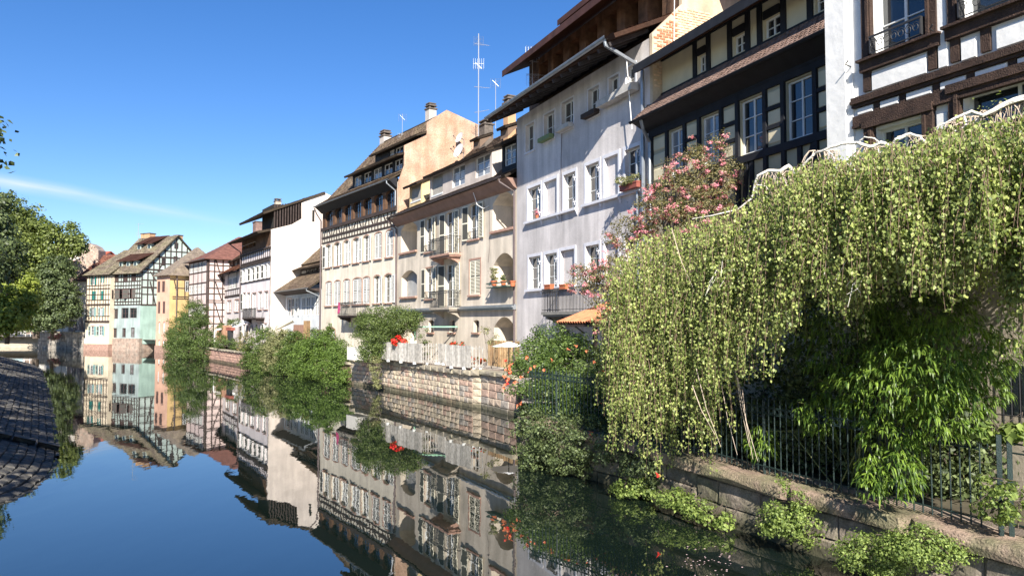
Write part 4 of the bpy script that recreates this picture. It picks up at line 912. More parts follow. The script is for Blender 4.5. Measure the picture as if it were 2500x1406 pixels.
# ================================================================== house P: pink timber framed house
rP = fP.root('timber_framed_house'); LP = fP.L; pl_P = plaster('plaster_pink', (.62, .50, .47), .06)
tag(rP, 'pink timber framed house with hipped dark red roof and rows of white shutters', 'house')
zE_P = fP.z(505.4, 632); SD = 13.0
fPs = Fac(P_C1, (P_C1[0] + fP.inw.x * SD, P_C1[1] + fP.inw.y * SD))
P_side_root = None
wp = [fP.R(*p) for p in ((463.5, 646, 668, 472.5), (474, 644, 666, 482.5), (485, 642, 664, 492.5), (494.5, 640, 662, 501))]
z1a, z0a = wp[3][3], wp[3][2]; wp = [[w[0], min(w[1], LP - .25), z0a, z1a] for w in wp]; dlt = fP.z(500, 664) - fP.z(500, 718)
wq = [[w[0], w[1], w[2] - dlt, w[3] - dlt] for w in wp]; wr = [[w[0], w[1], w[2] - 2 * dlt, w[3] - 2 * dlt] for w in wp]
link('wall', wall_mesh(pl_P, 0, LP, .8, zE_P, [(*w, 0, .1) for w in wp + wq + wr]), rP)
for w in wp + wq + wr: window(rP, w, y=.06, sh='closed', gm=M_glassc)
PB = lambda a, b, w=.14, t=.05: beam(rP, M_timber, a, b, w, t)
for z_ in (z0a - .12, z0a - dlt - .12, z1a + .15, z1a - dlt + .15, z0a - 2 * dlt - .12, z1a - 2 * dlt + .15): PB((0, z_), (LP, z_), .14)
for w in wp:
    PB((w[0] - .1, .9), (w[0] - .1, zE_P), .12)
PB((LP - .1, .9), (LP - .1, zE_P), .22, .08)
sw_ = empty('side_frame', (LP, 0, 0), math.pi / 2); sw_.parent = rP
sw_m = link('side_wall', MB().quad((0, 0, .8), (SD, 0, .8), (SD, 0, zE_P), (0, 0, zE_P)).mesh('side_wall', pl_P), sw_)
sx = fPs.u
S = lambda a, b, w=.15, t=.06: beam(sw_, M_timber, a, b, w, t)
xs = [0.12, fPs.u(523, 700), fPs.u(543.5, 700), fPs.u(560, 700), fPs.u(580, 700)]
for x in xs: S((x, .8), (x, zE_P), .2 if x < .2 else .13)
zl = [fPs.z(510, y) for y in (647, 662, 682, 686, 703, 717, 733, 738, 756, 772, 790)]
for i, z_ in enumerate(zl): S((0, z_), (SD, z_), .12 if i not in (2, 3, 6, 7) else .1)
for a, b in ((zl[2], zE_P), (zl[6], zl[3]), (zl[10], zl[7])): S((xs[1] + .1, b), (xs[2] - .1, a), .13)
M_roofP = rooftile('tile_dark_red', (0.17, 0.075, 0.055), (0.22, 0.11, 0.08))
zrp = fPs.z(520, 590, 0); ov = .6; zz = zE_P - .05; xr0, xr1 = LP * .45, LP * .55; yr_ = SD / 2
def hip(root, m, L, D, z, zr, ov, x0, x1, name='roof', R=None):
    e = [(-ov, -ov), (L + ov, -ov), (L + ov, D + ov), (-ov, D + ov)]; mb = MB(); n = 14
    r0, r1 = (x0, D / 2), (x1, D / 2)
    def strip(a, b, ra, rb):
        for k in range(n):
            t0, t1 = k / n, (k + 1) / n
            p = lambda q, r, t, h: (q[0] + (r[0] - q[0]) * t, q[1] + (r[1] - q[1]) * t, z + (zr - z) * (t ** 1.12) + h)
            mb.quad(p(a, ra, t0, .07), p(b, rb, t0, .07), p(b, rb, t1, .02), p(a, ra, t1, .02)); mb.quad(p(a, ra, t0, 0), p(b, rb, t0, 0), p(b, rb, t0, .07), p(a, ra, t0, .07))
    if R: strip(e[0], e[1], R[0], R[0]); strip(e[1], e[2], R[0], R[1]); strip(e[2], e[3], R[1], R[1]); strip(e[3], e[0], R[1], R[0])
    else: strip(e[0], e[1], r0, r1); strip(e[1], e[2], r1, r1); strip(e[2], e[3], r1, r0); strip(e[3], e[0], r0, r0)
    mb.quad((*e[3], z), (*e[2], z), (*e[1], z), (*e[0], z))
    o = part(name, mb, m, root); return o
M_roofPp = mat('roof_dark_red_plain', (0.155, 0.07, 0.055), .85, .3, 2.5, .8, 22, fine=.4)
hip(rP, M_roofPp, LP, SD, zz, fP.z(541, 590, -5), .55, 0, 0, R=((LP * .55, 5.0), (LP * .55, SD)))
gutter_pipe(rP, -.5, LP + .5, -.62, zz + .04, None, 0, M_zinc)

# ================================================================== far houses at the bend
def corner(px, Y): r = (px - 1250) / FPX; return (r * Y, Y)
P_Y1 = corner(413.6, 97.0); P_Y0 = hit(P_Y1, (-.76, .65), 382)
fY = Fac(P_Y0, P_Y1); fYs = Fac(P_Y1, (P_Y1[0] + fY.inw.x * 9, P_Y1[1] + fY.inw.y * 9))
rY = fY.root('corner_house'); LY = fY.L; zY = fY.z(386, 675)
tag(rY, 'corner house with salmon river front and bright yellow side wall', 'house')
pl_Y = plaster('plaster_salmon', (.60, .37, .27), .06); pl_Ys = plaster('plaster_yellow', (.54, .38, .18), .08)
yw = [fY.R(*p) for p in ((385.5, 687.5, 714, 391), (396.5, 687, 713, 402.5), (386.5, 737, 765, 391), (398, 736.5, 765, 403), (387.5, 786, 813, 391), (399, 786, 813, 402.5), (387, 830, 843, 391), (398, 830, 843, 402))]
for w in yw: w[1] = min(w[1], LY - .2)
link('wall', wall_mesh(pl_Y, 0, LY, .9, zY, [(*w, .15 if i > 3 else 0, .12) for i, w in enumerate(yw)]), rY)
M_shutb = mat('shutter_brown', (.10, .06, .055), .7)
for i, w in enumerate(yw): window(rY, w, y=.08, fm=M_frame if i > 3 else M_shutb, surround=M_sand, sw=.07, rise=.15 if i > 3 else 0, sh='closed' if i < 4 else None, shm=M_shutb)
part('plinth', MB().box(-.05, LY + .05, -.12, 9, -.5, .9), mat('plinth_sandstone', (.30, .19, .15), .9, .3, 4, .6, 20), rY)
sY = empty('side_frame', (LY, 0, 0), math.pi / 2); sY.parent = rY
link('side_wall', MB().quad((0, 0, .9), (9, 0, .9), (9, 0, zY + .3), (0, 0, zY + .3)).mesh('side_wall', pl_Ys), sY)
for a, b in (((415, 682), (470, 682)), ((427, 703), (470, 703)), ((421, 724), (470, 724)), ((421, 729), (470, 729))):
    (ua_, za_), (ub_, _) = fYs.uz(*a), fYs.uz(*b); beam(sY, M_timber, (ua_, za_), (ub_, za_), .12)
for a, b in (((433, 682), (433, 722)), ((425, 684), (434, 722)), ((451, 682), (451, 728))): 
    (ua_, za_), (ub_, zb__) = fYs.uz(*a), fYs.uz(*b); beam(sY, M_timber, (ua_, za_), (ub_, zb__), .12)
wy = fYs.R(453, 686, 712, 464); window(sY, wy, y=-.02, sh='closed', shm=M_shutb)
part('downpipe', MB().tube([(fYs.u(431, 700), -.1, zY), (fYs.u(431, 700), -.1, 2)], .07, 6), M_pipe, sY)
hip(rY, mat('roof_mossy_plain', (.17, .135, .11), .9, .3, 2.5, .8, 22, col2=(.23, .19, .13), fine=.4), LY, 9, zY, fY.z(430, 640, -5) + 1.6, .5, LY * .4, LY * .6)
# ---- green timber framed house with the tall gable
P_N1 = corner(343, 103.0); P_N0 = hit(P_N1, (-.89, .456), 267); fN = Fac(P_N0, P_N1); LN = fN.L
fNs = Fac(P_N1, (P_N1[0] + .7 * 10, P_N1[1] + .72 * 10)); zN = fN.z(343, 662)
rN = fN.root('timber_framed_house'); tag(rN, 'pale green half timbered house with a tall gable and mossy roof at the river bend', 'house')
pl_N = plaster('plaster_mint', (.40, .47, .43), .1); pl_N2 = plaster('plaster_green_base_shaded', (.31, .37, .36), .2)  # lower front wall coloured darker to carry the shade of the trees
zN2 = fN.z(343, 745)
nr1 = [fN.R(*p) for p in ((280, 669, 688, 290), (301, 668, 690, 312), (322, 665, 687, 333))]
nr2 = [fN.R(*p) for p in ((278, 708, 730, 292), (296, 707, 729, 313), (320, 706, 728, 331))]
nr3 = [fN.R(*p) for p in ((277.5, 755, 778, 287), (298, 753, 777, 313), (318, 753, 776, 333))]
nr4 = [fN.R(*p) for p in ((277, 802, 824, 284), (300, 802, 823, 306), (321, 801, 823, 327.5))]
link('wall', wall_mesh(pl_N, 0, LN, zN2, zN, [(*w, 0, .12) for w in nr1 + nr2]), rN); link('lower_wall', wall_mesh(pl_N2, 0, LN, 1.0, zN2 - .005, [(*w, 0, .15) for w in nr3 + nr4]), rN)
for i, w in enumerate(nr1 + nr2 + nr3 + nr4): window(rN, w, y=.08, cols=2, rows=2, fm=M_shutb, surround=M_timber if i > 5 else None, sw=.08, sh=('closed' if i < 3 else 'lr' if i < 6 else None), shm=M_shutb)
NB = lambda a, b, w=.13, t=.05: beam(rN, M_timber, a, b, w * 1.3, t)
for py in (663, 676, 686, 696, 704, 716, 727, 736, 743): NB((0, fN.z(343, py)), (LN, fN.z(343, py)), .12)
for k in range(12): NB((LN * (k + .1) / 11.5, zN2), (LN * (k + .1) / 11.5 + (.15 if k % 3 == 1 else 0), zN), .1)
part('plinth', MB().box(-.1, LN + .1, -.18, 10, -.5, 1.75), mat('plinth_rubble', (.27, .22, .18), .95, .35, 2.5, 1.0, 6, col2=(.33, .22, .17), fine=.35), rN)
sN = empty('side_frame', (LN, 0, 0), fNs.ang - fN.ang); sN.parent = rN
pk, zpk_ = fNs.uz(432, 575); DN = 10.0
link('gable_wall', MB().poly([(0, 0, zN2), (DN, 0, zN2), (DN, 0, zN), (pk, 0, zpk_ - .2), (0, 0, zN)]).mesh('gable_wall', pl_N), sN); link('lower_side_wall', MB().quad((0, 0, 1), (DN, 0, 1), (DN, 0, zN2 - .01), (0, 0, zN2 - .01)).mesh('lower_side_wall', plaster('plaster_teal_base', (.29, .40, .35), .18)), sN)
def gz(u): return zN + (zpk_ - .2 - zN) * (u / pk if u < pk else (DN - u) / (DN - pk))
GB = lambda a, b, w=.13, t=.05: beam(sN, M_timber, a, b, w * 1.35, t)
def gub(z): f_ = (z - zN) / (zpk_ - .2 - zN); return (0 if f_ < 0 else pk * f_, DN if f_ < 0 else DN - (DN - pk) * f_)
for py in (744, 718, 701, 683, 665, 657, 641, 625, 609): 
    z_ = fNs.z(345, py); a, b = gub(z_); 
    if b - a > .5: GB((a, z_), (b, z_), .16 if py in (744, 701, 657, 625) else .11)
for k in range(13):
    x = DN * (k + .15) / 13; GB((x, zN2), (x, gz(x) - .05), .11)
for (x0, x1, za_, zb__) in ((1.2, 2.0, zN2, zN - 1.4), (5.2, 6, zN2, zN - 1.4), (1.2, 2.0, zN - 1.3, zN), (3, 2.2, zN, zN + 1.6), (7, 7.7, zN, zN + 1.5)): GB((x0, zb__), (x1, za_), .12)
for px, py, py2 in ((396, 629, 648), (425, 627, 645), (427, 594, 607)):
    w = fNs.R(px, py, py2, px + 7); window(sN, w, y=-.03, cols=2, rows=2, fm=M_timber, surround=M_timber, sw=.08)
def gable_roof(root, m, L, yE0, zE0, yR, zR, yE1, zE1, ang, DNv, label=None):
    pass
# main roof slopes: ridge runs along the river front
rdir = Vector((math.cos(fNs.ang - fN.ang), math.sin(fNs.ang - fN.ang)))
rp = (pk * rdir.x, pk * rdir.y)      # peak offset from right front corner in local x, y
M_moss = rooftile('tile_moss', (0.17, 0.14, 0.115), (0.23, 0.21, 0.14))
def skew_roof(root, m, P0, P1, Q1, Q0, n=26, name='roof'):
    P0, P1, Q1, Q0 = map(Vector, (P0, P1, Q1, Q0)); nrm = (P1 - P0).cross(Q0 - P0).normalized(); v = []; f = []; uv = []
    if nrm.z < 0: nrm = -nrm
    Lg = (Q0 - P0).length; Wd = (P1 - P0).length
    for k in range(n):
        t0, t1 = k / n, (k + 1) / n; a, b = P0.lerp(Q0, t0), P1.lerp(Q1, t0); c, d = P1.lerp(Q1, t1), P0.lerp(Q0, t1); i = len(v)
        v += [tuple(a + nrm * .06), tuple(b + nrm * .06), tuple(c + nrm * .01), tuple(d + nrm * .01), tuple(a), tuple(b)]
        f += [(i, i + 1, i + 2, i + 3), (i + 4, i + 5, i + 1, i)]; uv += [(0, t0 * Lg), (Wd, t0 * Lg), (Wd, t1 * Lg), (0, t1 * Lg), (0, t0 * Lg), (Wd, t0 * Lg), (Wd, t0 * Lg), (0, t0 * Lg)]
    i = len(v); v += [tuple(p - nrm * .12) for p in (P0, P1, Q1, Q0)] + [tuple(p) for p in (P0, P1, Q1, Q0)]
    for q in ((3, 2, 1, 0), (0, 1, 5, 4), (1, 2, 6, 5), (2, 3, 7, 6), (3, 0, 4, 7)): f.append(tuple(i + z for z in q)); uv += [(.08, .08)] * 4
    me = bpy.data.meshes.new(name); me.from_pydata(v, [], f); me.materials.append(m); ul = me.uv_layers.new(name='UVMap'); ul.data.foreach_set('uv', np.array(uv, dtype=np.float32).ravel()); me.update()
    return link(name, me, root)
ovx = .35
skew_roof(rN, M_moss, (-.4, -.6, zN - .35), (LN + .35, -.6, zN - .35), (LN + rp[0] + .35, rp[1], zpk_), (rp[0] - 1.5, rp[1], zpk_))
rb_ = (DN * rdir.x, DN * rdir.y)
skew_roof(rN, M_moss, (LN + rb_[0] + .35, rb_[1], zN - .1), (rb_[0] - 1, rb_[1], zN - .1), (rp[0] - 1.5, rp[1], zpk_), (LN + rp[0] + .35, rp[1], zpk_))
# dormers of the green house: small boxes with red lean-to roofs
for row, (fr, us) in enumerate(((.20, (.28, .50, .72)), (.66, (.35, .66)))):
    for q in us:
        base = Vector((-.4, -.6, zN - .35)).lerp(Vector((rp[0] - 1.5, rp[1], zpk_)), fr); x = base.x + (LN + .4) * q
        d_ = part('dormer', MB().box(x - .35, x + .35, base.y, base.y + 1.2, base.z - .1, base.z + .75), pl_N, rN)
        part('dormer_roof', MB().prism([(x - .55, base.y - .35, base.z + .72), (x + .9, base.y - .35, base.z + .72), (x + 1.9, base.y + 1.9, base.z + 2.0), (x - .1, base.y + 1.9, base.z + 2.0)], (0, 0, .09)), M_roofP, d_)
        part('dormer_window', MB().box(x - .22, x + .22, base.y - .02, base.y - .001, base.z + .1, base.z + .6), M_glass, d_)
chim_at(rN, fN, 362, 590, 566, 5.2, 2.0, 1.0, M_chimp, 0, 3); chim_at(rN, fN, 436, 582, 570, 6.5, .9, .8, M_chimp, 0, 3)
antenna(337, 600, 545, 108, (('yagi', .95), ('vert', .5)), 'thin aerial beside the wide chimney of the green house', .03)
# ---- cream house with teal shutters
P_T0 = hit((P_N0[0] - .3, P_N0[1] - .6), (-.89, .456), 210); fT = Fac(P_T0, hit((P_N0[0] - .3, P_N0[1] - .6), (-.89, .456), 268)); LT = fT.L; zT = fT.z(215, 672)
rT = fT.root('timber_framed_house'); tag(rT, 'cream half timbered house with teal shutters left of the green house', 'house')
pl_T = plaster('plaster_ivory', (.62, .53, .40), .08); M_teal = mat('teal_paint', (.02, .19, .17), .6, .15)
M_teal2 = mat('pale_teal_paint', (.25, .42, .42), .6, .15)
tw = [fT.R(*p) for p in ((226, 676, 695, 232.5), (250, 674, 690, 252.5))]; tw2 = [fT.R(*p) for p in ((225.5, 711, 733, 234), (246.5, 710, 732.5, 253.5))]
tw3 = [fT.R(*p) for p in ((224, 751, 772, 231), (245, 751, 771, 251.5))]; tw4 = [fT.R(*p) for p in ((222, 796, 819, 230.5), (242.5, 796, 819, 251))]
link('wall', wall_mesh(pl_T, 0, LT, .9, zT, [(*w, 0, .12) for w in tw + tw2 + tw3 + tw4]), rT); body(rT, LT, 8, .9, zT, pl_T)
for w in tw: window(rT, w, y=.08, sh='LR', shm=M_teal)
for w in tw2: window(rT, w, y=.08, sh='closed', shm=M_teal)
for w in tw3 + tw4: window(rT, w, y=.08, sh='LR', shm=M_teal2, surround=M_sand, sw=.08)
TB = lambda a, b, w=.12, t=.05: beam(rT, M_timber, a, b, w, t)
for py, w_ in ((674, .15), (698, .12), (706, .16), (720, .1), (733, .12), (744, .22), (772, .12), (785, .28)): TB((0, fT.z(215, py)), (LT, fT.z(215, py)), w_, .05 if w_ < .2 else .12)
for k in range(9): TB((LT * (k + .15) / 8.6, fT.z(215, 785)), (LT * (k + .15) / 8.6 + (.2 if k in (4, 6) else 0), zT), .1)
part('plinth', MB().box(-.1, LT + .05, -.15, 8, -.5, .9), mat('plinth_sandstone', (.3, .19, .15), .9), rT)
skew_roof(rT, M_moss, (-.4, -.5, zT - .1), (LT + .3, -.5, zT - .1), (LT + 1.5, 4.5, zT + 4.0), (2.0, 4.5, zT + 4.0), 18)
skew_roof(rT, M_moss, (LT + 1.5, 9.5, zT), (0, 9.5, zT), (2.0, 4.5, zT + 4), (LT + 1.5, 4.5, zT + 4), 8)
# ---- houses further back on the left
def simple_house(name, px0, px1, Y0, Y1, D, pyE, pyR, wm_, rm_, label, wins=(), frac=.5, hipx=0.0, z0=1.5, shm=None):
    A, B = corner(px0, Y0), corner(px1, Y1); fa = Fac(A, B); r_ = fa.root(name); tag(r_, label, 'house'); ze = fa.z(px0, pyE)
    ops_ = [fa.R(*w) for w in wins]
    link('wall', wall_mesh(wm_, 0, fa.L, z0, ze, [(*w, 0, .12) for w in ops_]), r_); body(r_, fa.L, D, z0, ze, wm_)
    for w in ops_: window(r_, w, y=.08, cols=2, rows=2, sh='closed' if shm else None, shm=shm)
    zr_ = fa.z((px0 + px1) / 2, pyR, -D / 2)
    skew_roof(r_, rm_, (-.4, -.5, ze - .1), (fa.L + .4, -.5, ze - .1), (fa.L + .4 - hipx, D / 2, zr_), (-.4 + hipx, D / 2, zr_), 14)
    skew_roof(r_, rm_, (fa.L + .4, D + .5, ze - .1), (-.4, D + .5, ze - .1), (-.4 + hipx, D / 2, zr_), (fa.L + .4 - hipx, D / 2, zr_), 8)
    part('gable_wall', MB().poly([(fa.L, 0, ze), (fa.L, D, ze), (fa.L, D / 2, zr_ - .1)]).poly([(0, D, ze), (0, 0, ze), (0, D / 2, zr_ - .1)]), wm_, r_)
    return fa, r_
fX, rX = simple_house('house', 186, 212, 118, 117, 10, 685, 626, plaster('plaster_white_far', (.60, .56, .50)), M_roofP, 'white house with steep dark red roof behind the teal shuttered house', ((193, 700, 715, 198), (203, 725, 740, 208), (193, 748, 765, 199), (204, 760, 775, 209)))
fX2, rX2 = simple_house('house', 196, 272, 124, 120, 12, 662, 626, plaster('plaster_white_far', (.60, .56, .50)), M_roofP, 'broad red tiled roof rising behind the teal shuttered house')
fX3, rX3 = simple_house('house', 140, 200, 124, 122, 10, 660, 618, plaster('plaster_white_far', (.60, .56, .50)), mat('roof_orange_red', (.36, .10, .06), .85, .2, 3, .5, 25), 'white house with bright orange red roof seen over the small dark tree', ((150, 700, 722, 158), (170, 705, 728, 178), (150, 745, 765, 158), (172, 748, 768, 180)))
fX4, rX4 = simple_house('house', 245, 300, 116, 114, 9, 660, 634, pl_T, M_moss, 'low mossy roof wedged between the teal shuttered and green houses')
M_rubble = mat('rubble_stone', (.30, .25, .21), .95, .35, 2.5, 1.0, 6, col2=(.40, .26, .20), fine=.35)
tb = onz(150, 840); towr = empty('ruined_stone_tower', (corner(207, 121)[0], 121, 0)); tag(towr, 'broken stone wall stub standing above the roofs beside the trees', 'ruin')
zt_r = at(207, 598, 121).z
part('masonry', MB().prism([(-2.6, 0, 2), (2.0, 0, 2), (2.0, 0, zt_r - .9), (1.4, 0, zt_r - .2), (.4, 0, zt_r + .3), (-.2, 0, zt_r), (-1.0, 0, zt_r + .1), (-1.1, 0, zt_r - 2.2), (-2.6, 0, zt_r - 3)], (0, 2.2, 0)), M_rubble, towr)
wb = empty('white_building', (corner(160, 126)[0], 126, 0)); tag(wb, 'white gable with stepped battlements above the orange red roof', 'building')
zb_r = at(165, 625, 126).z
mb = MB().box(-3, 2.6, 0, 3, 2, zb_r)
for q in (-2.6, -1.2, .2, 1.5): mb.box(q, q + .7, 0, 3, zb_r, zb_r + 1.0 + (1.2 if q == .2 else 0))
part('stepped_wall', mb, plaster('plaster_white_far', (.6, .56, .5)), wb)
simple_house('house', 60, 150, 135, 130, 10, 720, 660, plaster('plaster_white_far', (.60, .56, .50)), M_roofP, 'pale house almost hidden behind the dark tree by the steps', ((80, 745, 765, 90), (105, 745, 765, 115), (130, 745, 765, 139)))
# ================================================================== water
me = bpy.data.meshes.new('water'); me.from_pydata([(-500, -60, 0), (300, -60, 0), (300, 600, 0), (-500, 600, 0)], [], [(0, 1, 2, 3)])
m = bpy.data.materials.new('river_water'); m.use_nodes = True; t = m.node_tree; b = t.nodes['Principled BSDF']
b.inputs['Base Color'].default_value = (.005, .010, .008, 1); b.inputs['Roughness'].default_value = 0.0; b.inputs['IOR'].default_value = 2.6; b.inputs['Specular IOR Level'].default_value = .5
geo = t.nodes.new('ShaderNodeNewGeometry'); bn = t.nodes.new('ShaderNodeBump'); bn.inputs['Strength'].default_value = 1.0; bn.inputs['Distance'].default_value = .0026
mpn = t.nodes.new('ShaderNodeMapping'); mpn.inputs['Rotation'].default_value = (0, 0, -.5); mpn.inputs['Scale'].default_value = (1, .35, 1)
nn = t.nodes.new('ShaderNodeTexNoise'); nn.inputs['Scale'].default_value = 1.5; nn.inputs['Detail'].default_value = 4
t.links.new(geo.outputs['Position'], mpn.inputs[0]); t.links.new(mpn.outputs[0], nn.inputs[0]); t.links.new(nn.outputs[0], bn.inputs['Height']); t.links.new(bn.outputs[0], b.inputs['Normal'])
me.materials.append(m); struct(link('water', me))
def onw(px, py): p = onz(px, py, 0); return (p.x, p.y)
# ================================================================== banks and terraces
M_ground = mat('terrace_earth', (.07, .06, .04), .95, .3, 1.5, .6, 12); M_pave = mat('terrace_paving', (.30, .27, .24), .9, .2, 1.2, .3, 15)
def land(name, pts, z, m): return struct(part(name, MB().poly([(x, y, z) for x, y in pts]), m))
QF = [onw(857, 937), onw(931, 948.2), onw(1028, 967), onw(1090, 981), onw(1153, 993.8), onw(1174.5, 996), onw(1262, 1017.7)]
QN = [(0.21, 21.3), (1.35, 19.9), (2.63, 18.1), (3.84, 15.55), (4.98, 13.3), (6.1, 11.35), (7.15, 9.55), (8.6, 7.0), (12, 1), (15, -6)]
QL = [P_T0, P_N0, P_N1, P_Y0, P_Y1, (-41.5, 89.5), (-30.5, 75.8), (-23.6, 66), (-17.5, 57.5), QF[0]]
land('terrace', [(p[0] + .05, p[1] + .25) for p in QF] + [(.3, 22), (8, 22), (60, 40), (60, 160), (-60, 160), (-62, 125)] + [(p[0] + .2, p[1] + .3) for p in QL], 1.62, M_pave)
land('garden_ground', [(p[0] + .25, p[1] + .15) for p in QN] + [(40, -6), (40, 30), (.35, 32)], .98, M_ground)
QW = [(-130, 128), corner(-60, 122), corner(92, 117), corner(95, 116), corner(150, 112.5), (P_T0[0] - .3, P_T0[1] - .1)]
land('square', [(-130, 128.5)] + [(p[0], p[1] + .3) for p in QW[3:]] + [(-60, 180), (-130, 180)], 1.75, M_pave)
land('left_bank', [(-22, 5), (-20.5, 15), (-24, 24), (-36, 42), (-50, 62), (-60, 75), (-140, 100), (-140, -20), (-24, -20)], 1.9, M_ground)

def stone_mesh(m, seed, rough=.05):
    rnd = random.Random(seed); mb = MB(); j = lambda a: a + rnd.uniform(-rough, rough); c = .5; i_ = .44
    f_ = [(j(-i_), -.5 - rnd.uniform(0, rough * 2), j(-i_)), (j(i_), -.5 - rnd.uniform(0, rough * 2), j(-i_)), (j(i_), -.5 - rnd.uniform(0, rough * 2), j(i_)), (j(-i_), -.5 - rnd.uniform(0, rough * 2), j(i_))]
    mid = (j(0), -.58 - rnd.uniform(0, rough * 3), j(0))
    o_ = [(-c, -.36, -c), (c, -.36, -c), (c, -.36, c), (-c, -.36, c)]; b_ = [(-c, .5, -c), (c, .5, -c), (c, .5, c), (-c, .5, c)]
    mb.v = f_ + o_ + b_ + [mid]
    for k in range(4): k2 = (k + 1) % 4; mb.f += [(k, k2, 12), (4 + k, 4 + k2, k2, k), (8 + k, 8 + k2, 4 + k2, 4 + k)]
    return mb.mesh('stone', m)
def quay(label, path, z0, zt, ch, bl, mats_, cop_h, cop_m, limit=300, name='quay_wall', ztop2=None, cop_len=1.4, depth=.35, mort=None):
    """wall of separate stones laid in courses along the path, coping on top"""
    root = empty(name, (path[0][0], path[0][1], 0)); tag(root, label, 'stone wall'); ox, oy = path[0]
    vs = [stone_mesh(m_, k * 7 + i, .05) for i, m_ in enumerate(mats_) for k in range(2)]
    cs = [stone_mesh(cop_m, 90 + k, .02) for k in range(2)]
    tot = sum(math.dist(path[i], path[i + 1]) for i in range(len(path) - 1)); cnt = 0; run = 0
    core = MB(); overflow = []
    for i in range(len(path) - 1):
        a, b_ = Vector(path[i]), Vector(path[i + 1]); L = (b_ - a).length; e = (b_ - a) / L; inw = Vector((-e.y, e.x)); ang = math.atan2(e.y, e.x)
        zA = zt + ((ztop2 - zt) * run / tot if ztop2 is not None else 0); zB = zt + ((ztop2 - zt) * (run + L) / tot if ztop2 is not None else 0)
        p = lambda q, d, z: (q.x + inw.x * d - ox, q.y + inw.y * d - oy, z)
        core.quad(p(a, .07, z0 - .6), p(b_, .07, z0 - .6), p(b_, .07, zB - .02), p(a, .07, zA - .02)); core.quad(p(a, .07, zA - .02), p(b_, .07, zB - .02), p(b_, .9, zB - .02), p(a, .9, zA - .02))
        nc = max(1, round((zA - cop_h - z0) / ch)); hh = (min(zA, zB) - cop_h - z0) / nc
        for c in range(nc):
            x = 0; n = max(1, round(L / bl)); ws = [random.uniform(.7, 1.3) for _ in range(n)]; s = sum(ws)
            for w_ in ws:
                w = L * w_ / s; q = a + e * (x + w / 2) + inw * (.11 + random.uniform(-.015, .02)); x += w
                args = (random.choice(vs), (q.x - ox, q.y - oy, z0 + hh * (c + .5)), ang, (w - .013, .22, hh - .013))
                if cnt < limit: link('stone', args[0], root, loc=args[1], rot=(0, random.uniform(-.012, .012), ang), scale=args[3]); cnt += 1
                else: overflow.append(args)
        x = 0; n = max(1, round(L / cop_len))
        for k in range(n):
            w = L / n; t_ = (k + .5) / n; q = a + e * (w * (k + .5)) + inw * (depth / 2 - .09)
            link('coping_stone', random.choice(cs), root, loc=(q.x - ox, q.y - oy, zA + (zB - zA) * t_ - cop_h / 2), rot=(0, -math.atan2(zB - zA, L), ang), scale=(w - .012, depth + .12, cop_h))
        run += L
    part('core', core, mort or mat('dark_mortar', (.25, .20, .16), .95, .3, 4, .5, 20), root)
    if overflow:
        V = []; Fc = []
        for me_, l, ang, sc in overflow:
            i0 = len(V); ca, sa = math.cos(ang), math.sin(ang)
            for v in me_.vertices:
                x, y, z = v.co.x * sc[0], v.co.y * sc[1], v.co.z * sc[2]; V.append((l[0] + x * ca - y * sa, l[1] + x * sa + y * ca, l[2] + z))
            Fc += [tuple(i0 + k for k in p_.vertices) for p_ in me_.polygons]
        mb = MB(); mb.v, mb.f = V, Fc; stuff(part('stone', mb, mats_[0], root))
    return root
S1 = [mat('sandstone_a', (.37, .295, .23), .9, .25, 5, .9, 18, fine=.2, wet=1), mat('sandstone_b', (.41, .345, .26), .9, .25, 5, .9, 18, fine=.2, wet=1), mat('sandstone_c', (.37, .26, .205), .9, .22, 5, .9, 18, fine=.2, wet=1), mat('sandstone_d', (.30, .265, .23), .9, .3, 5, .9, 18, fine=.2, wet=1), mat('sandstone_b', (.38, .31, .22))]
M_copF = mat('coping_grey', (.24, .21, .17), .9, .35, 2, .7, 16, col2=(.36, .32, .22), c2=.6)
quay('long sandstone quay wall below the white slatted railing', QF[:5], -.1, 1.72, .27, .42, S1, .24, M_copF, 300, cop_len=.8)
quay('paler sandstone pier with a mooring ring at the end of the slatted railing', QF[4:6], -.1, 1.80, .30, .5, [S1[1]], .3, M_copF, cop_len=.6)
quay('coursed sandstone quay wall of larger blocks beside the mooring ring', QF[5:], -.1, 1.78, .34, .75, [S1[0], S1[3], S1[2]], .2, M_copF, cop_len=1.5)
px_ = empty('mooring_ring', (*onw(1166, 993), 0)); tag(px_, 'dark iron mooring ring hanging on the pale pier at the quay', 'mooring ring'); 
part('ring', MB().tube([(.02, -.12 + .03 * math.cos(t), .62 + .14 * math.sin(t)) if False else (.14 * math.cos(t), -.14, .75 + .14 * math.sin(t)) for t in np.linspace(0, 2 * math.pi, 13)], .025, 6), M_iron, px_)
part('mount', MB().tube([(0, .1, .9), (0, -.16, .9)], .035, 6), M_iron, px_)
S2 = [mat('old_wall_a', (.17, .145, .115), .95, .4, 2.5, 1.0, 9, fine=.3, col2=(.09, .09, .05), c2=.8, wet=1), mat('old_wall_b', (.21, .175, .14), .95, .4, 2.5, 1.0, 9, fine=.3, col2=(.10, .10, .055), c2=.8, wet=1)]
M_copN = mat('coping_pink', (.26, .19, .145), .95, .35, 3, 1.0, 22, fine=.4, col2=(.13, .13, .07), c2=.8)
quay('massive old garden wall under the green iron fence', QN[:9], -.1, 1.3, .42, .95, S2, .26, M_copN, 150, ztop2=.78, cop_len=2.2, depth=.5)
part('wall_return', MB().quad((.215, 31.2, -.5), (.215, 21.3, -.5), (.215, 21.3, 1.28), (.215, 31.2, 1.28)), S2[0]).name = 'wall_return'
o = bpy.data.objects['wall_return']; tag(o, 'dark return face of the garden wall running back to the quay', 'wall')
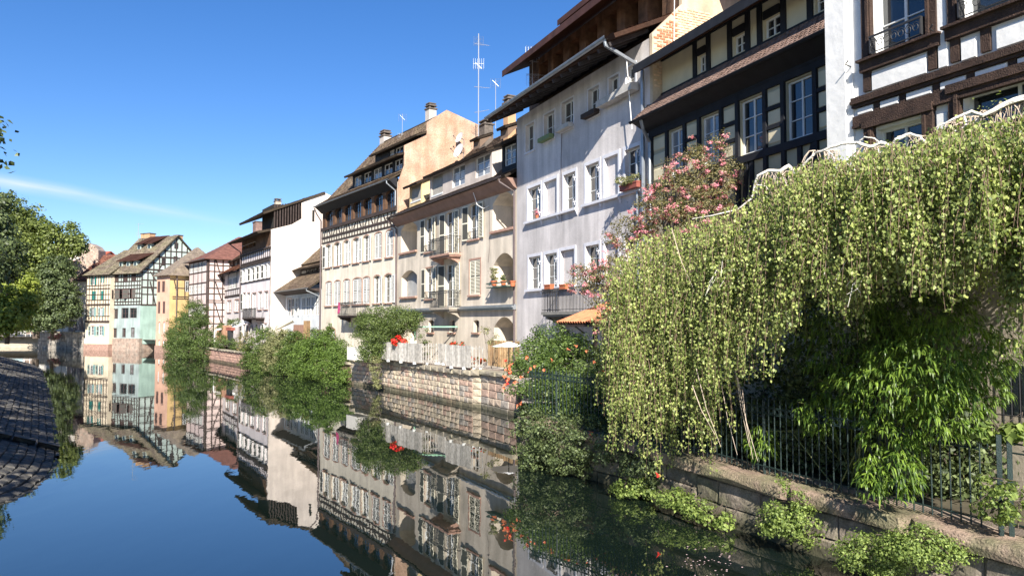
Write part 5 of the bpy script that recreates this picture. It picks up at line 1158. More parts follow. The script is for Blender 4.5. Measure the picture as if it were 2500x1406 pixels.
S3 = [mat('pink_quay_a', (.36, .23, .18), .9, .25, 5, .7, 18, wet=1), mat('pink_quay_b', (.32, .20, .16), .9, .25, 5, .7, 18, wet=1)]
quay('low pink sandstone quay wall between the ivy mound and the round hedge', QL[6:8], -.1, 1.35, .24, .6, S3, .16, M_copF, 150, cop_len=1.2)
quay('overgrown quay wall behind the round hedge', QL[7:], -.1, 1.4, .7, 2.2, [S3[1]], .16, M_copF, 60, cop_len=3)
quay('overgrown quay wall behind the ivy mound', QL[4:7], -.1, 1.4, .7, 2.4, [S3[1]], .16, M_copF, 60, cop_len=3)
S4 = [mat('far_quay', (.30, .27, .23), .95, .35, 2, .8, 8, streak=.4), mat('far_quay_b', (.25, .22, .19), .95, .35, 2, .8, 8, streak=.4)]
quay('stained grey quay wall between the river steps and the teal shuttered house', QW[3:], -.1, 2.6, .62, 1.3, S4, .2, M_copF, 120, cop_len=1.5)
# river steps
st = empty('river_steps', (QW[2][0], QW[2][1], 0), math.atan2(QW[2][1] - QW[0][1], QW[2][0] - QW[0][0])); tag(st, 'broad flight of pale stone steps going down into the river', 'steps')
M_step = mat('step_stone', (.36, .31, .24), .9, .2, 1.5, .3, 12)
Ls = 70
for k in range(12): part('step', MB().box(-Ls, 0, k * .42, k * .42 + .5, -.3 if k == 0 else k * .17 - .17, k * .17 + .12), M_step, st)
scr = empty('screen_fence', tuple(at(62, 822, 120))[:2] + (2.1,), 0); tag(scr, 'brown board screen above the river steps', 'fence')
for k in range(9): part('board', MB().box(0, 2.45, 0, .04, .0 + k * .14, .12 + k * .14), mat('screen_board', (.16, .10, .075), .8, .2, 3), scr)
for k in range(4): part('post', MB().box(k * .8, k * .8 + .07, -.05, -.001, -.5, 1.35), M_frame, scr)
# ================================================================== paved slope of the left bank
WL = [onw(*p) for p in ((-300, 1290), (-120, 1262), (0, 1226), (58, 1198), (104, 1163), (122, 1128), (126, 1084), (119, 1020), (112, 965), (103, 925), (93, 900), (78, 891), (30, 882), (-60, 878))]
def slope_z(d): return min(1.9, -.05 + .36 * d - .012 * d * d)
M_cob = [mat('slope_stone_a', (.105, .098, .086), .9, .35, 3, .8, 20, fine=.2), mat('slope_stone_b', (.125, .115, .10), .9, .3, 5, .8, 20, fine=.2), mat('slope_stone_c', (.088, .083, .075), .9, .3, 5, .8, 20, fine=.2)]
bank = empty('stone_embankment', (0, 0, 0)); struct(bank)
pts = [Vector(p) for p in WL]; rows = 22; rw = .23; cs_ = []
seg_n = []
for i in range(len(pts)):
    d = (pts[min(i + 1, len(pts) - 1)] - pts[max(i - 1, 0)]).normalized(); seg_n.append(Vector((-d.y, d.x)))
def bank_pt(i, t, d):
    p = pts[i].lerp(pts[i + 1], t); n_ = seg_n[i].lerp(seg_n[i + 1], t).normalized(); q = p + n_ * d; return Vector((q.x, q.y, slope_z(d)))
mb = MB()
for i in range(len(pts) - 1):
    for k in range(8):
        d0, d1 = k * .9 - .6, k * .9 + .3; a, b_, c, d = bank_pt(i, 0, d0), bank_pt(i, 1, d0), bank_pt(i, 1, d1), bank_pt(i, 0, d1)
        mb.quad(*[tuple(q + Vector((0, 0, .055))) for q in (a, b_, c, d)])
struct(part('slope_bed', mb, mat('slope_bed', (.05, .047, .04), .95, .3, 3), bank))
for i in range(len(pts) - 1):
    L = (pts[i + 1] - pts[i]).length; n = max(1, int(L / .36))
    for r in range(rows):
        for k in range(n):
            t_ = (k + .5 + (.5 if r % 2 else 0)) / n
            if t_ > 1: continue
            q = bank_pt(i, min(t_, 1), (r + .5) * rw - .3); q2 = bank_pt(i, min(t_ + .02, 1.0) if t_ < .97 else t_, (r + .5) * rw - .3); dr = (pts[i + 1] - pts[i])
            cs_.append((q.length, q, math.atan2(dr.y, dr.x), L / n, r))
cs_.sort(key=lambda c: abs((c[1].x / c[1].y) * FPX + 1250 - 60) * .01 + c[0])
cv = [stone_mesh(m_, 40 + i * 3 + k, .035) for i, m_ in enumerate(M_cob) for k in range(2)]
over = MB(); tilt = math.atan(.33)
for idx, (ds, q, a, w, r) in enumerate(cs_):
    me_ = random.choice(cv); sc = (w * random.uniform(.75, 1.12), .2, rw * random.uniform(.82, 1.1)); M = Matrix.Translation(q + Vector((0, 0, random.uniform(-.015, .02)))) @ Matrix.Rotation(a + random.uniform(-.09, .09), 4, 'Z') @ Matrix.Rotation(tilt + random.uniform(-.04, .04) - math.pi / 2, 4, 'X') @ Matrix.Diagonal((*sc, 1))
    if idx < 290:
        o = bpy.data.objects.new('stone', me_); C.objects.link(o); o.parent = bank; o.matrix_basis = M
    else:
        i0 = len(over.v); over.v += [tuple(M @ v.co) for v in me_.vertices]; over.f += [tuple(i0 + k for k in p_.vertices) for p_ in me_.polygons]
stuff(part('stone', over, mat('slope_stone_mix', (.105, .098, .088), .9, .3, 5, .8, 20, island=.3, fine=.2), bank))
for k in range(9):
    q = bank_pt(5, .55, .1 + k * .62); o = bpy.data.objects.new('kerb_block', stone_mesh(M_cob[1], 60 + k, .03)); C.objects.link(o); o.parent = bank
    o.matrix_basis = Matrix.Translation(q + Vector((0, 0, .13))) @ Matrix.Rotation(math.atan2(seg_n[5].y, seg_n[5].x), 4, 'Z') @ Matrix.Rotation(-tilt, 4, 'Y') @ Matrix.Diagonal((.6, .5, .34, 1))
# ================================================================== slatted railing on the quay
rl = empty('slatted_railing', (QF[0][0], QF[0][1], 0)); tag(rl, 'weathered white railing of narrow upright slats along the quay', 'railing'); M_slat = mat('slat_white', (.46, .44, .41), .75, .3, 6, .3, 30, streak=.4)
M_slat2 = mat('slat_grey', (.38, .36, .33), .75, .3, 6, .3, 30, streak=.4)
def slat_run(a, b_, z, h, w, gap, root=rl):
    a, b_ = Vector(a), Vector(b_); L = (b_ - a).length; e = (b_ - a) / L; ang = math.atan2(e.y, e.x); ox, oy = root.location.x, root.location.y
    n = int(L / (w + gap)); ms = [cached(('slat', h, w, m_.name), lambda m_=m_: MB().box(-w / 2, w / 2, -.012, .012, 0, h).mesh('slat', m_)) for m_ in (M_slat, M_slat2)]
    for k in range(n):
        q = a + e * (k + .5) * (L / n); link('slat', random.choice(ms), root, loc=(q.x - ox, q.y - oy, z + random.uniform(-.01, .01)), rot=(0, 0, ang))
    for zz in (.12, h - .12):
        m_ = (a + b_) / 2; part('rail', MB().box(-L / 2, L / 2, .014, .05, zz - .02, zz + .02), M_slat2, root, loc=(m_.x - ox, m_.y - oy, z), rot=(0, 0, ang))
    for k in range(max(2, int(L / 1.6))):
        q = a + e * L * (k + .5) / max(2, int(L / 1.6)); part('bracket', MB().box(-.03, .03, -.12, .06, -.06, .06), M_frame, root, loc=(q.x - ox, q.y - oy, z - .04), rot=(0, 0, ang))
def qp(px, py, off=.12):
    p = onz(px, py, 1.78); return (p.x, p.y + off)
slat_run(qp(905, 877), qp(1030, 889), 1.84, 1.02, .075, .025); slat_run(qp(1030, 889), qp(1073, 887.5), 1.84, 1.02, .05, .10); slat_run(qp(1068, 888), qp(1088, 890), 1.84, 1.02, .06, .03)
slat_run(qp(1088, 896), qp(1150, 902), 1.84, 1.05, .07, .022); slat_run(qp(1150, 902), qp(1182, 903), 1.84, 1.05, .04, .11)
# board fence right of the railing
bf = empty('board_fence', (*qp(1186, 893), 1.7)); tag(bf, 'honey coloured wooden board fence beside the white parasol', 'fence')
e0, e1 = Vector(qp(1186, 893, 2.0)), Vector(qp(1290, 905, 2.0)); Lb = (e1 - e0).length; bf.location = (e0.x, e0.y, 1.7); bf.rotation_euler = (0, 0, math.atan2(e1.y - e0.y, e1.x - e0.x))
bm_ = [MB().box(0, .11, -.012, .012, 0, 1.35).mesh('board', m_) for m_ in (M_lattice, mat('plain_wood_pale', (.50, .35, .19), .8, .3, 3, .3, 40, streak=.4))]
for k in range(int(Lb / .125)): link('board', random.choice(bm_), bf, loc=(k * .125, random.uniform(-.004, .004), random.uniform(-.015, .015)))
for zz in (.25, 1.1): part('rail', MB().box(0, Lb, .014, .05, zz, zz + .06), M_lattice, bf)
# parasol
pp = at(1242, 905, 35.0); ps = empty('parasol', (pp.x, pp.y, 1.65)); tag(ps, 'open white garden parasol beside the board fence', 'parasol'); Rp = .85; hz = at(1242, 846, 35).z - 1.65
mb = MB(); 
for k in range(8):
    t0, t1 = 2 * math.pi * k / 8, 2 * math.pi * (k + 1) / 8; mb.poly([(0, 0, hz + .24), (Rp * math.cos(t0), Rp * math.sin(t0), hz), (Rp * .96 * math.cos((t0 + t1) / 2), Rp * .96 * math.sin((t0 + t1) / 2), hz + .02), (Rp * math.cos(t1), Rp * math.sin(t1), hz)])
part('canopy', mb, mat('parasol_white', (.74, .74, .74), .8, .03), ps); part('pole', MB().tube([(0, 0, 0), (0, 0, hz + .26)], .022, 6), M_iron, ps)
# green metal frame
g0 = at(1013, 842, 44); g1 = at(1013, 798, 44); g2 = at(1117, 798, 43); gf = empty('clothes_frame', tuple(g0)); tag(gf, 'pale green metal tube frame standing on the terrace before the cream house', 'frame')
part('upright', MB().tube([(0, 0, -1), tuple(g1 - g0)], .045, 6), mat('mint_paint', (.30, .55, .38), .5), gf); part('crossbar', MB().tube([tuple(g1 - g0), tuple(g2 - g0)], .04, 6), mat('mint_paint', (.3, .55, .38)), gf)
part('stay', MB().tube([tuple(g2 - g0), tuple(g2 - g0 + Vector((-1.2, 0, -1.6)))], .02, 5), M_iron, gf)
# white block left of the railing
wbk = part('white_block', MB().box(-.9, .5, -.3, .5, 0, .78), plaster('block_white', (.62, .60, .56)), None, loc=(*qp(873, 876, .3), 1.7), rot=(0, 0, -.85)); tag(wbk, 'white rendered block on the quay beside the climbing shrub', 'block')
# ================================================================== green iron fence on the garden wall
fn = empty('iron_fence', (QN[0][0], QN[0][1], 0)); tag(fn, 'dark green spiked iron fence on the old garden wall', 'iron fence')
FP = [Vector((p[0] + .22, p[1] + .12)) for p in QN]; cum = [0]
for i in range(len(FP) - 1): cum.append(cum[-1] + (FP[i + 1] - FP[i]).length)
def along(s):
    for i in range(len(FP) - 1):
        if s <= cum[i + 1]: t = (s - cum[i]) / (cum[i + 1] - cum[i]); return FP[i].lerp(FP[i + 1], t), (FP[i + 1] - FP[i]).normalized()
    return FP[-1], (FP[-1] - FP[-2]).normalized()
totq = sum(math.dist(QN[i], QN[i + 1]) for i in range(8))
def ztop(s): return 1.3 + (.78 - 1.3) * min(1, s / totq)
HFN = 1.28
pk_m = MB(); pk_m.tube([(0, 0, .04), (0, 0, HFN + .05)], .0125, 6); pk_m.tube([(0, 0, HFN + .05), (0, 0, HFN + .08), (0, 0, HFN + .2)], .02, 6, .002); pkm = pk_m.mesh('picket', M_greeniron)
ring = MB().tube([(.048 * math.cos(t), 0, .048 * math.sin(t)) for t in np.linspace(0, 2 * math.pi, 11)], .009, 5).mesh('ring', M_greeniron)
s = .1; k = 0; S_END = None
rail_pts = {0: [], 1: [], 2: []}
pGate = hit((6.0, 11.6), (.55, -1), 2405)
while s < cum[8]:
    q, e = along(s); z = ztop(s); kx = 1250 + FPX * q.x / q.y
    if kx > 2398: break
    ang = math.atan2(e.y, e.x)
    link('picket', pkm, fn, loc=(q.x - fn.location.x, q.y - fn.location.y, z))
    link('ring', ring, fn, loc=(q.x + e.x * .07 - fn.location.x, q.y + e.y * .07 - fn.location.y, z + HFN - .065), rot=(0, 0, ang))
    for r_, h in ((0, .16), (1, HFN - .13), (2, HFN)): rail_pts[r_].append((q.x - fn.location.x, q.y - fn.location.y, z + h))
    if k % 17 == 8: part('post', MB().box(-.022, .022, -.022, .022, 0, HFN + .1), M_greeniron, fn, loc=(q.x - fn.location.x + .02, q.y - fn.location.y + .03, z))
    s += .142; k += 1
endq = q; ends = s; endz = z
for r_ in rail_pts: part('rail', MB().tube(rail_pts[r_], .014, 5), M_greeniron, fn)
# gate panel hanging over the water at the right end
gt = empty('iron_gate', (endq.x + .05, endq.y - .12, 0)); tag(gt, 'tall green iron gate panel with double posts at the right edge', 'gate'); gx = Vector((.42, -.9)).normalized()
for off in (0, .13): part('post', MB().box(-.032, .032, -.032, .032, -.2, endz + HFN + .12), M_greeniron, gt, loc=(off * 1.0, -off * .2, 0), rot=(0, 0, -.5))
for k in range(14):
    d = gx * (.32 + k * .14); link('picket', pkm, gt, loc=(d.x + .13, d.y, endz), scale=(1, 1, 1)); link('lower_bar', cached(('lb',), lambda: MB().tube([(0, 0, -1.1), (0, 0, .05)], .0125, 5).mesh('lower_bar', M_greeniron)), gt, loc=(d.x + .13, d.y, endz))
    link('ring', ring, gt, loc=(d.x + .2, d.y - .03, endz + HFN - .065), rot=(0, 0, math.atan2(gx.y, gx.x)))
for h in (-.9, .16, HFN - .13, HFN): part('rail', MB().tube([(.13, 0, endz + h), (.13 + gx.x * 2.3, gx.y * 2.3, endz + h)], .014, 5), M_greeniron, gt)
# ================================================================== small things on ledges
def pot(p, r, h, m=M_terra, label='', plant=None, cat='flower pot', name='flower_pot', group=None):
    o = empty(name, tuple(p)); mb = MB(); n = 12
    pr = [(r * .7, 0), (r * .95, h * .8), (r * 1.08, h * .8), (r * 1.08, h), (r * .95, h), (r * .9, h * .85)]
    for i in range(len(pr) - 1):
        for k in range(n):
            t0, t1 = 2 * math.pi * k / n, 2 * math.pi * (k + 1) / n; (a, z0), (b_, z1) = pr[i], pr[i + 1]
            mb.quad((a * math.cos(t0), a * math.sin(t0), z0), (a * math.cos(t1), a * math.sin(t1), z0), (b_ * math.cos(t1), b_ * math.sin(t1), z1), (b_ * math.cos(t0), b_ * math.sin(t0), z1))
    part('pot', mb, m, o); mb = MB().poly([(r * .9 * math.cos(t), r * .9 * math.sin(t), h * .86) for t in np.linspace(0, 2 * math.pi, n, endpoint=False)]); part('soil', mb, M_ground, o)
    return tag(o, label, cat, group)
def trough(p, w, d, h, ang, m, label):
    o = empty('planter', tuple(p), ang); part('box', MB().box(-w / 2, w / 2, -d / 2, d / 2, 0, h), m, o); part('rim', MB().box(-w / 2 - .015, w / 2 + .015, -d / 2 - .015, d / 2 + .015, h - .05, h + .005), m, o); return tag(o, label, 'planter')
# ================================================================== plants
RNG = np.random.default_rng(11)
def leafmat(name, col, col2, rough=.55, isl=.35, transl=.28, c2=.5): return mat(name, col, rough, .12, .8, 0, spec=.35, col2=col2, c2=c2, island=-isl, transl=transl)
L_birch = leafmat('birch_leaf', (.125, .185, .04), (.30, .33, .11), .45, .40, .30, .55)
L_bamboo = leafmat('bamboo_leaf', (.05, .105, .018), (.15, .22, .032), .4, .3, .30)
L_hedge = leafmat('hedge_leaf', (.045, .085, .016), (.11, .15, .035), .5, .35, .25)
L_hedge2 = leafmat('hedge_leaf_pale', (.12, .14, .05), (.25, .24, .12), .55, .3, .25)
L_ivy = leafmat('ivy_leaf', (.045, .08, .018), (.10, .14, .035), .5, .35, .25)
L_shrub = leafmat('shrub_leaf', (.055, .09, .02), (.12, .155, .045), .5, .35, .3)
L_myrtle = leafmat('myrtle_leaf', (.10, .11, .04), (.20, .165, .075), .5, .35, .25)
L_plane = leafmat('plane_leaf', (.08, .11, .03), (.19, .225, .06), .5, .35, .3)
L_dark = leafmat('dark_leaf', (.05, .075, .028), (.115, .145, .055), .5, .35, .2)
L_lime = leafmat('lime_leaf', (.17, .22, .035), (.28, .32, .06), .5, .3, .3)
L_vine = leafmat('vine_leaf', (.05, .095, .02), (.12, .17, .04), .45, .35, .25)
M_pink = mat('pink_petal', (.62, .22, .29), .6, .1, 3, island=.35, transl=.3); M_pink2 = mat('pale_pink_petal', (.56, .33, .31), .6, .1, 3, island=.3, transl=.3)
M_red = mat('red_petal', (.72, .04, .03), .55, .1, 3, island=.3, transl=.2); M_or = mat('orange_petal', (.60, .17, .08), .5, .15, 3)
M_twig = mat('twig', (.16, .11, .08), .85, .3, 8)
def unitv(v): return v / np.maximum(1e-9, np.linalg.norm(v, axis=1, keepdims=True))
def leaves(name, P, Nn, size, m, parent, ax=None, asp=.62, fold=.25, kind=True, label=None, loc=(0, 0, 0), droop=0.0):
    """one small folded leaf (two triangles-quads) at each point P with normal Nn; ax: long axis"""
    n = len(P); Nn = unitv(Nn); r = RNG.normal(size=(n, 3)) if ax is None else ax + RNG.normal(size=(n, 3)) * .35
    A = unitv(r - Nn * np.sum(r * Nn, axis=1, keepdims=True)); B = np.cross(Nn, A); s = (size * RNG.uniform(.5, 1.4, n))[:, None]
    P = P - np.array(loc)
    tip = P + A * s * .55 - Nn * s * droop; base = P - A * s * .45; l = P + B * s * asp * .5 + Nn * s * fold * .4 - A * s * .08; r_ = P - B * s * asp * .5 + Nn * s * fold * .4 - A * s * .08
    V = np.stack([base, r_, tip, l], axis=1).reshape(-1, 3)
    idx = np.arange(n)[:, None] * 4; T = np.concatenate([idx + np.array([[0, 1, 2]]), idx + np.array([[0, 2, 3]])], axis=1).reshape(-1)
    me = bpy.data.meshes.new(name); me.vertices.add(len(V)); me.vertices.foreach_set('co', V.astype(np.float32).ravel())
    nt_ = n * 2; me.loops.add(nt_ * 3); me.loops.foreach_set('vertex_index', T.astype(np.int32)); me.polygons.add(nt_)
    me.polygons.foreach_set('loop_start', np.arange(0, nt_ * 3, 3, dtype=np.int32)); me.polygons.foreach_set('loop_total', np.full(nt_, 3, dtype=np.int32))
    me.materials.append(m); me.update(); me.validate()
    o = link(name, me, parent)
    if kind: stuff(o)
    if label: o['label'] = label
    return o
def blob_points(blobs, n, clump=.35, ncl=None, shell=.78, up=0.0):
    """points in leafy clumps spread over the outer part of several ellipsoids"""
    vol = np.array([b[3] * b[4] + b[3] * b[5] + b[4] * b[5] for b in blobs]); w = vol / vol.sum(); Ps, Ns = [], []
    for b, f in zip(blobs, w):
        k = int(n * f); c = np.array(b[:3]); R = np.array(b[3:6]); ncl_ = max(6, int(k / 34)); d = unitv(RNG.normal(size=(ncl_, 3)))
        lump = 1 + .16 * np.sin(d[:, :1] * 5 + c[0]) * np.cos(d[:, 1:2] * 4 + c[1]) + .1 * np.sin(d[:, 2:3] * 9)
        rad = (shell + (1.04 - shell) * RNG.random((ncl_, 1)) ** .6) * lump; cc = c + d * R * rad
        ci = RNG.integers(0, ncl_, k); q = RNG.normal(size=(k, 3)); q = unitv(q) * RNG.random((k, 1)) ** .45 * clump * RNG.uniform(.6, 1.25, (k, 1)); q[:, 2] *= .7
        P = cc[ci] + q; Nn = unitv(q) * .6 + d[ci] * .6 + RNG.normal(size=(k, 3)) * .45; Nn[:, 2] += .25
        Ps.append(P); Ns.append(Nn)
    return np.concatenate(Ps), np.concatenate(Ns)
def limbs(base, blobs, r, m, name='branch', n=None, parent=None, loc=(0, 0, 0)):
    mb = MB(); b0 = Vector(base) - Vector(loc)
    for b in blobs:
        t = Vector(b[:3]) - Vector(loc); mid = b0.lerp(t, .5) + Vector((random.uniform(-.4, .4), random.uniform(-.4, .4), .3)); mb.tube([b0, b0.lerp(mid, .5), mid, t], r, 6, r * .25)
        for q in range(4):
            d = Vector(np.random.normal(size=3)).normalized(); mb.tube([mid.lerp(t, random.random()), t + Vector((d.x * b[3], d.y * b[4], d.z * b[5])) * .8], r * .25, 4, .01)
    return part(name, mb, m, parent)
def bush(name, label, cat, blobs, n, size, m, clump=.35, base=None, m2=None, f2=0.0, group=None, r=.05, shell=.75, asp=.62):
    if cat in ('hedge', 'ivy'): shell, blobs = .6, [(b[0], b[1], b[2], b[3] * 1.12, b[4] * 1.12, b[5] * 1.12) for b in blobs]
    b0 = base or (blobs[0][0], blobs[0][1], blobs[0][2] - blobs[0][5]); o = empty(name, b0)
    P, Nn = blob_points(blobs, n, clump, shell=shell)
    keep = P[:, 2] > .03; P, Nn = P[keep], Nn[keep]; loc = b0
    if m2 is not None:
        sel = RNG.random(len(P)) < f2; leaves('leaf', P[~sel], Nn[~sel], size, m, o, loc=loc, asp=asp); leaves('flower', P[sel], Nn[sel], size, m2, o, loc=loc, asp=.9)
    else: leaves('leaf', P, Nn, size, m, o, loc=loc, asp=asp)
    limbs(b0, blobs, r, M_bark, 'stem', parent=o, loc=b0); return tag(o, label, cat, group)
def bl(px, py, Y, r, rz=None, ry=None):
    p = at(px, py, Y); return (p.x, p.y, p.z, r, ry or r, rz or r)
# ---- hedges and climbers at the river's edge
bush('ivy_mound', 'tall ivy mound hanging over the river left of the pink quay wall', 'ivy',
     [bl(468, 800, 81, 1.5, 2.2), bl(450, 830, 84, 1.6, 2.4), bl(490, 830, 79, 1.5, 2.4), bl(475, 768, 82, 1.3, 1.4), bl(432, 850, 87, 1.3, 1.6), bl(506, 850, 77.5, 1.1, 1.5), bl(428, 820, 87, 1.0, 1.6), bl(460, 870, 82, 1.8, 1.0)], 44000, .13, L_ivy, .5, base=(*corner(470, 82), 0))
bush('shrub', 'dark green bush on top of the pink quay wall by the dark planter', 'bush', [bl(550, 838, 74, .9, .75), bl(533, 835, 76, .8, .8), bl(572, 842, 71, .7, .6)], 4500, .11, L_ivy, .3, base=(*corner(550, 74), 1.35))
bush('shrub', 'sparse reddish shrub beside the railing between pink quay and hedge', 'bush', [bl(600, 836, 68, .8, .8), bl(590, 850, 69, .5, .5)], 2200, .10, L_myrtle, .3, base=(*corner(600, 68), 1.35))
H_ = [bl(635, 860, 61, 1.3, 1.5), bl(625, 895, 62, 1.1, 1.3), bl(660, 895, 60, 1.4, 1.3), bl(655, 835, 60, 1.0, 1.0), bl(642, 915, 61, 1.3, .6)]
bush('hedge_bush', 'leftmost dark round bush of the river hedge', 'hedge', H_, 30000, .105, L_hedge, .35, base=(*corner(645, 60.5), 0))
bush('hedge_bush', 'pale yellowish bush in the middle of the river hedge', 'hedge', [bl(683, 850, 58.5, 1.25, 1.2), bl(672, 875, 58, 1.0, 1.1), bl(695, 835, 58.5, .8, .8)], 17000, .10, L_hedge2, .3, base=(*corner(683, 58.5), 0))
bush('hedge_bush', 'round green bush right of the pale yellowish bush', 'hedge', [bl(722, 868, 56.2, 1.25, 1.4), bl(712, 905, 56.5, 1.2, 1.1), bl(735, 900, 55.5, 1.2, 1.1), bl(722, 842, 56.5, .9, .8)], 24000, .105, L_hedge, .35, base=(*corner(722, 56), 0))
bush('hedge_bush', 'widest bright green bush of the river hedge beside the sandstone wall', 'hedge', [bl(775, 872, 52.5, 1.5, 1.5), bl(760, 905, 53.5, 1.2, 1.1), bl(800, 905, 51.5, 1.5, 1.1), bl(835, 900, 49.2, 1.0, 1.3), bl(830, 870, 49.8, .9, .9), bl(780, 845, 53, 1.0, .9), bl(806, 845, 51.5, .8, .8), bl(848, 920, 48.5, .5, .6)], 48000, .10, leafmat('hedge_leaf_bright', (.06, .11, .017), (.12, .18, .035)), .35, base=(*corner(790, 52), 0))
bush('vine_tip', 'slim leafy vine tip climbing before the louvred ground window', 'climber', [bl(806, 830, 52, .35, 1.0), bl(803, 812, 52, .2, .6)], 1500, .10, L_hedge, .2, base=(*corner(806, 52), 1.4))
bush('climbing_shrub', 'wide green climbing rose with pale flowers spilling over the quay', 'shrub', [bl(940, 790, 44.5, 1.7, 1.0), bl(905, 800, 45.5, 1.2, .9), bl(985, 785, 43.5, 1.2, .7), bl(925, 825, 44, 1.2, .9), bl(905, 855, 43.6, .8, .8), bl(960, 820, 43.8, .9, .8), bl(890, 780, 46, .6, .4), bl(1010, 775, 43.5, .6, .35), bl(935, 850, 43.6, .7, .6)], 36000, .085, L_shrub, .32, shell=.55, base=(*corner(925, 44.3), 1.6), r=.04)
bush('trailing_vine', 'thin vine trailing down the sandstone wall to the water', 'climber', [bl(915, 890, 43.1, .35, .5), bl(918, 915, 42.7, .25, .5), bl(920, 938, 42.5, .2, .35)], 2200, .08, L_hedge2, .18, base=(*corner(916, 43), 1.6))
bush('geranium', 'big scarlet geranium ball on the left part of the slatted railing', 'flowers', [bl(975, 832, 42.0, .42, .24)], 700, .11, L_shrub, .15, m2=M_red, f2=.8, base=(*corner(975, 42), 2.3), r=.02)
bush('geranium', 'loose red geraniums above the middle of the slatted railing', 'flowers', [bl(1112, 838, 38.5, .25, .2), bl(1130, 842, 38, .22, .15), bl(1105, 845, 38.6, .22, .12)], 700, .07, L_shrub, .12, m2=M_red, f2=.3, base=(*corner(1115, 38.5), 1.8), r=.015)
bush('geranium', 'pinkish red flowers behind the lowest slats near the board fence', 'flowers', [bl(1160, 880, 36.4, .35, .22), bl(1145, 893, 36.8, .25, .2), bl(1176, 878, 36, .2, .2)], 800, .07, L_shrub, .12, m2=M_red, f2=.3, base=(*corner(1160, 36.4), 1.7), r=.015)
bush('young_tree', 'thin young tree growing behind the corner of the slatted railing', 'small tree', [bl(1040, 850, 40, .25, .5), bl(1036, 825, 40, .2, .5)], 500, .08, L_shrub, .2, base=(*corner(1040, 40), 1.7), r=.02)
bush('climber', 'sparse arching climber beside the ground floor arch', 'climber', [bl(1195, 820, 37, .3, .4), bl(1207, 835, 37, .3, .3), bl(1180, 805, 37, .15, .15)], 420, .08, L_hedge2, .2, base=(*corner(1200, 37), 1.7), r=.012)
# trumpet vine with orange flowers
TV = [bl(1340, 850, 25.5, 1.0, .7), bl(1300, 875, 25, .75, .6), bl(1370, 880, 24.5, .9, .8), bl(1420, 890, 23.5, 1.0, .9), bl(1330, 905, 24, .8, .55), bl(1290, 950, 22.8, .7, .22), bl(1380, 940, 22.5, .9, .5), bl(1450, 950, 21.5, .9, .6), bl(1400, 850, 24.5, .6, .4), bl(1350, 985, 22, .7, .35), bl(1500, 960, 20.5, .8, .7), bl(1420, 1010, 21, .7, .4), bl(1480, 1030, 20, .6, .4), bl(1265, 900, 25, .4, .25)]
P, Nn = blob_points(TV, 34000, .3, shell=.65)
tvb = tuple(at(1420, 1050, 22)); tv = empty('trumpet_vine', tvb); tag(tv, 'large trumpet vine with orange flowers leaning over the corner of the garden wall', 'vine')
leaves('leaf', P, Nn, .085, L_vine, tv, loc=tvb, asp=.5); limbs(tvb, TV, .06, M_bark, 'stem', parent=tv, loc=tvb)
fl = MB(); 
for k in range(5):
    t0, t1 = 2 * math.pi * k / 5, 2 * math.pi * (k + 1) / 5
    fl.poly([(0, 0, -.09), (.02 * math.cos(t0), .02 * math.sin(t0), 0), (.02 * math.cos(t1), .02 * math.sin(t1), 0)]); tm = (t0 + t1) / 2
    fl.poly([(.02 * math.cos(t0), .02 * math.sin(t0), 0), (.045 * math.cos(tm - .4), .045 * math.sin(tm - .4), .02), (.045 * math.cos(tm + .4), .045 * math.sin(tm + .4), .02), (.02 * math.cos(t1), .02 * math.sin(t1), 0)])
flm = fl.mesh('flower', M_or); flr = fl.mesh('flower', M_red)
fpx = [(1222, 905), (1230, 915), (1238, 905), (1226, 925), (1245, 895), (1250, 910), (1215, 940), (1233, 945), (1258, 930), (1262, 905), (1242, 925), (1236, 880), (1300, 872), (1312, 895), (1322, 900), (1268, 960), (1265, 985), (1390, 852), (1400, 860), (1410, 848), (1432, 860), (1268, 1000), (1455, 880), (1468, 902), (1470, 945), (1475, 948), (1465, 980), (1517, 1003), (1440, 1055), (1436, 1058), (1474, 1015), (1285, 870), (1350, 885), (1228, 955), (1240, 935), (1290, 905), (1610, 1070), (1600, 1155), (1275, 925), (1220, 895)]
for i, (a, b_) in enumerate(fpx):
    Yf = 24.3 - (b_ - 880) * .018 - (a - 1230) * .008 if a < 1560 else 16.4
    if i % 3 == 0: continue
    for q in range(2 if a < 1300 else 1):
        p = at(a + random.uniform(-7, 7), b_ + random.uniform(-6, 6), Yf - .8)
        o = link('flower', flm if random.random() < .85 else flr, tv, loc=tuple(p - Vector(tvb)), rot=(random.uniform(.6, 2.4), 0, random.uniform(-3, 3)), scale=(1.15, 1.15, 1.15))
part('flowering_stem', MB().tube([at(1300, 900, 24) - Vector(tvb), at(1250, 905, 23.8) - Vector(tvb), at(1222, 930, 23.6) - Vector(tvb)], .015, 4).tube([at(1300, 930, 23.6) - Vector(tvb), at(1265, 960, 23.2) - Vector(tvb), at(1262, 1000, 23) - Vector(tvb)], .015, 4), M_bark, tv)
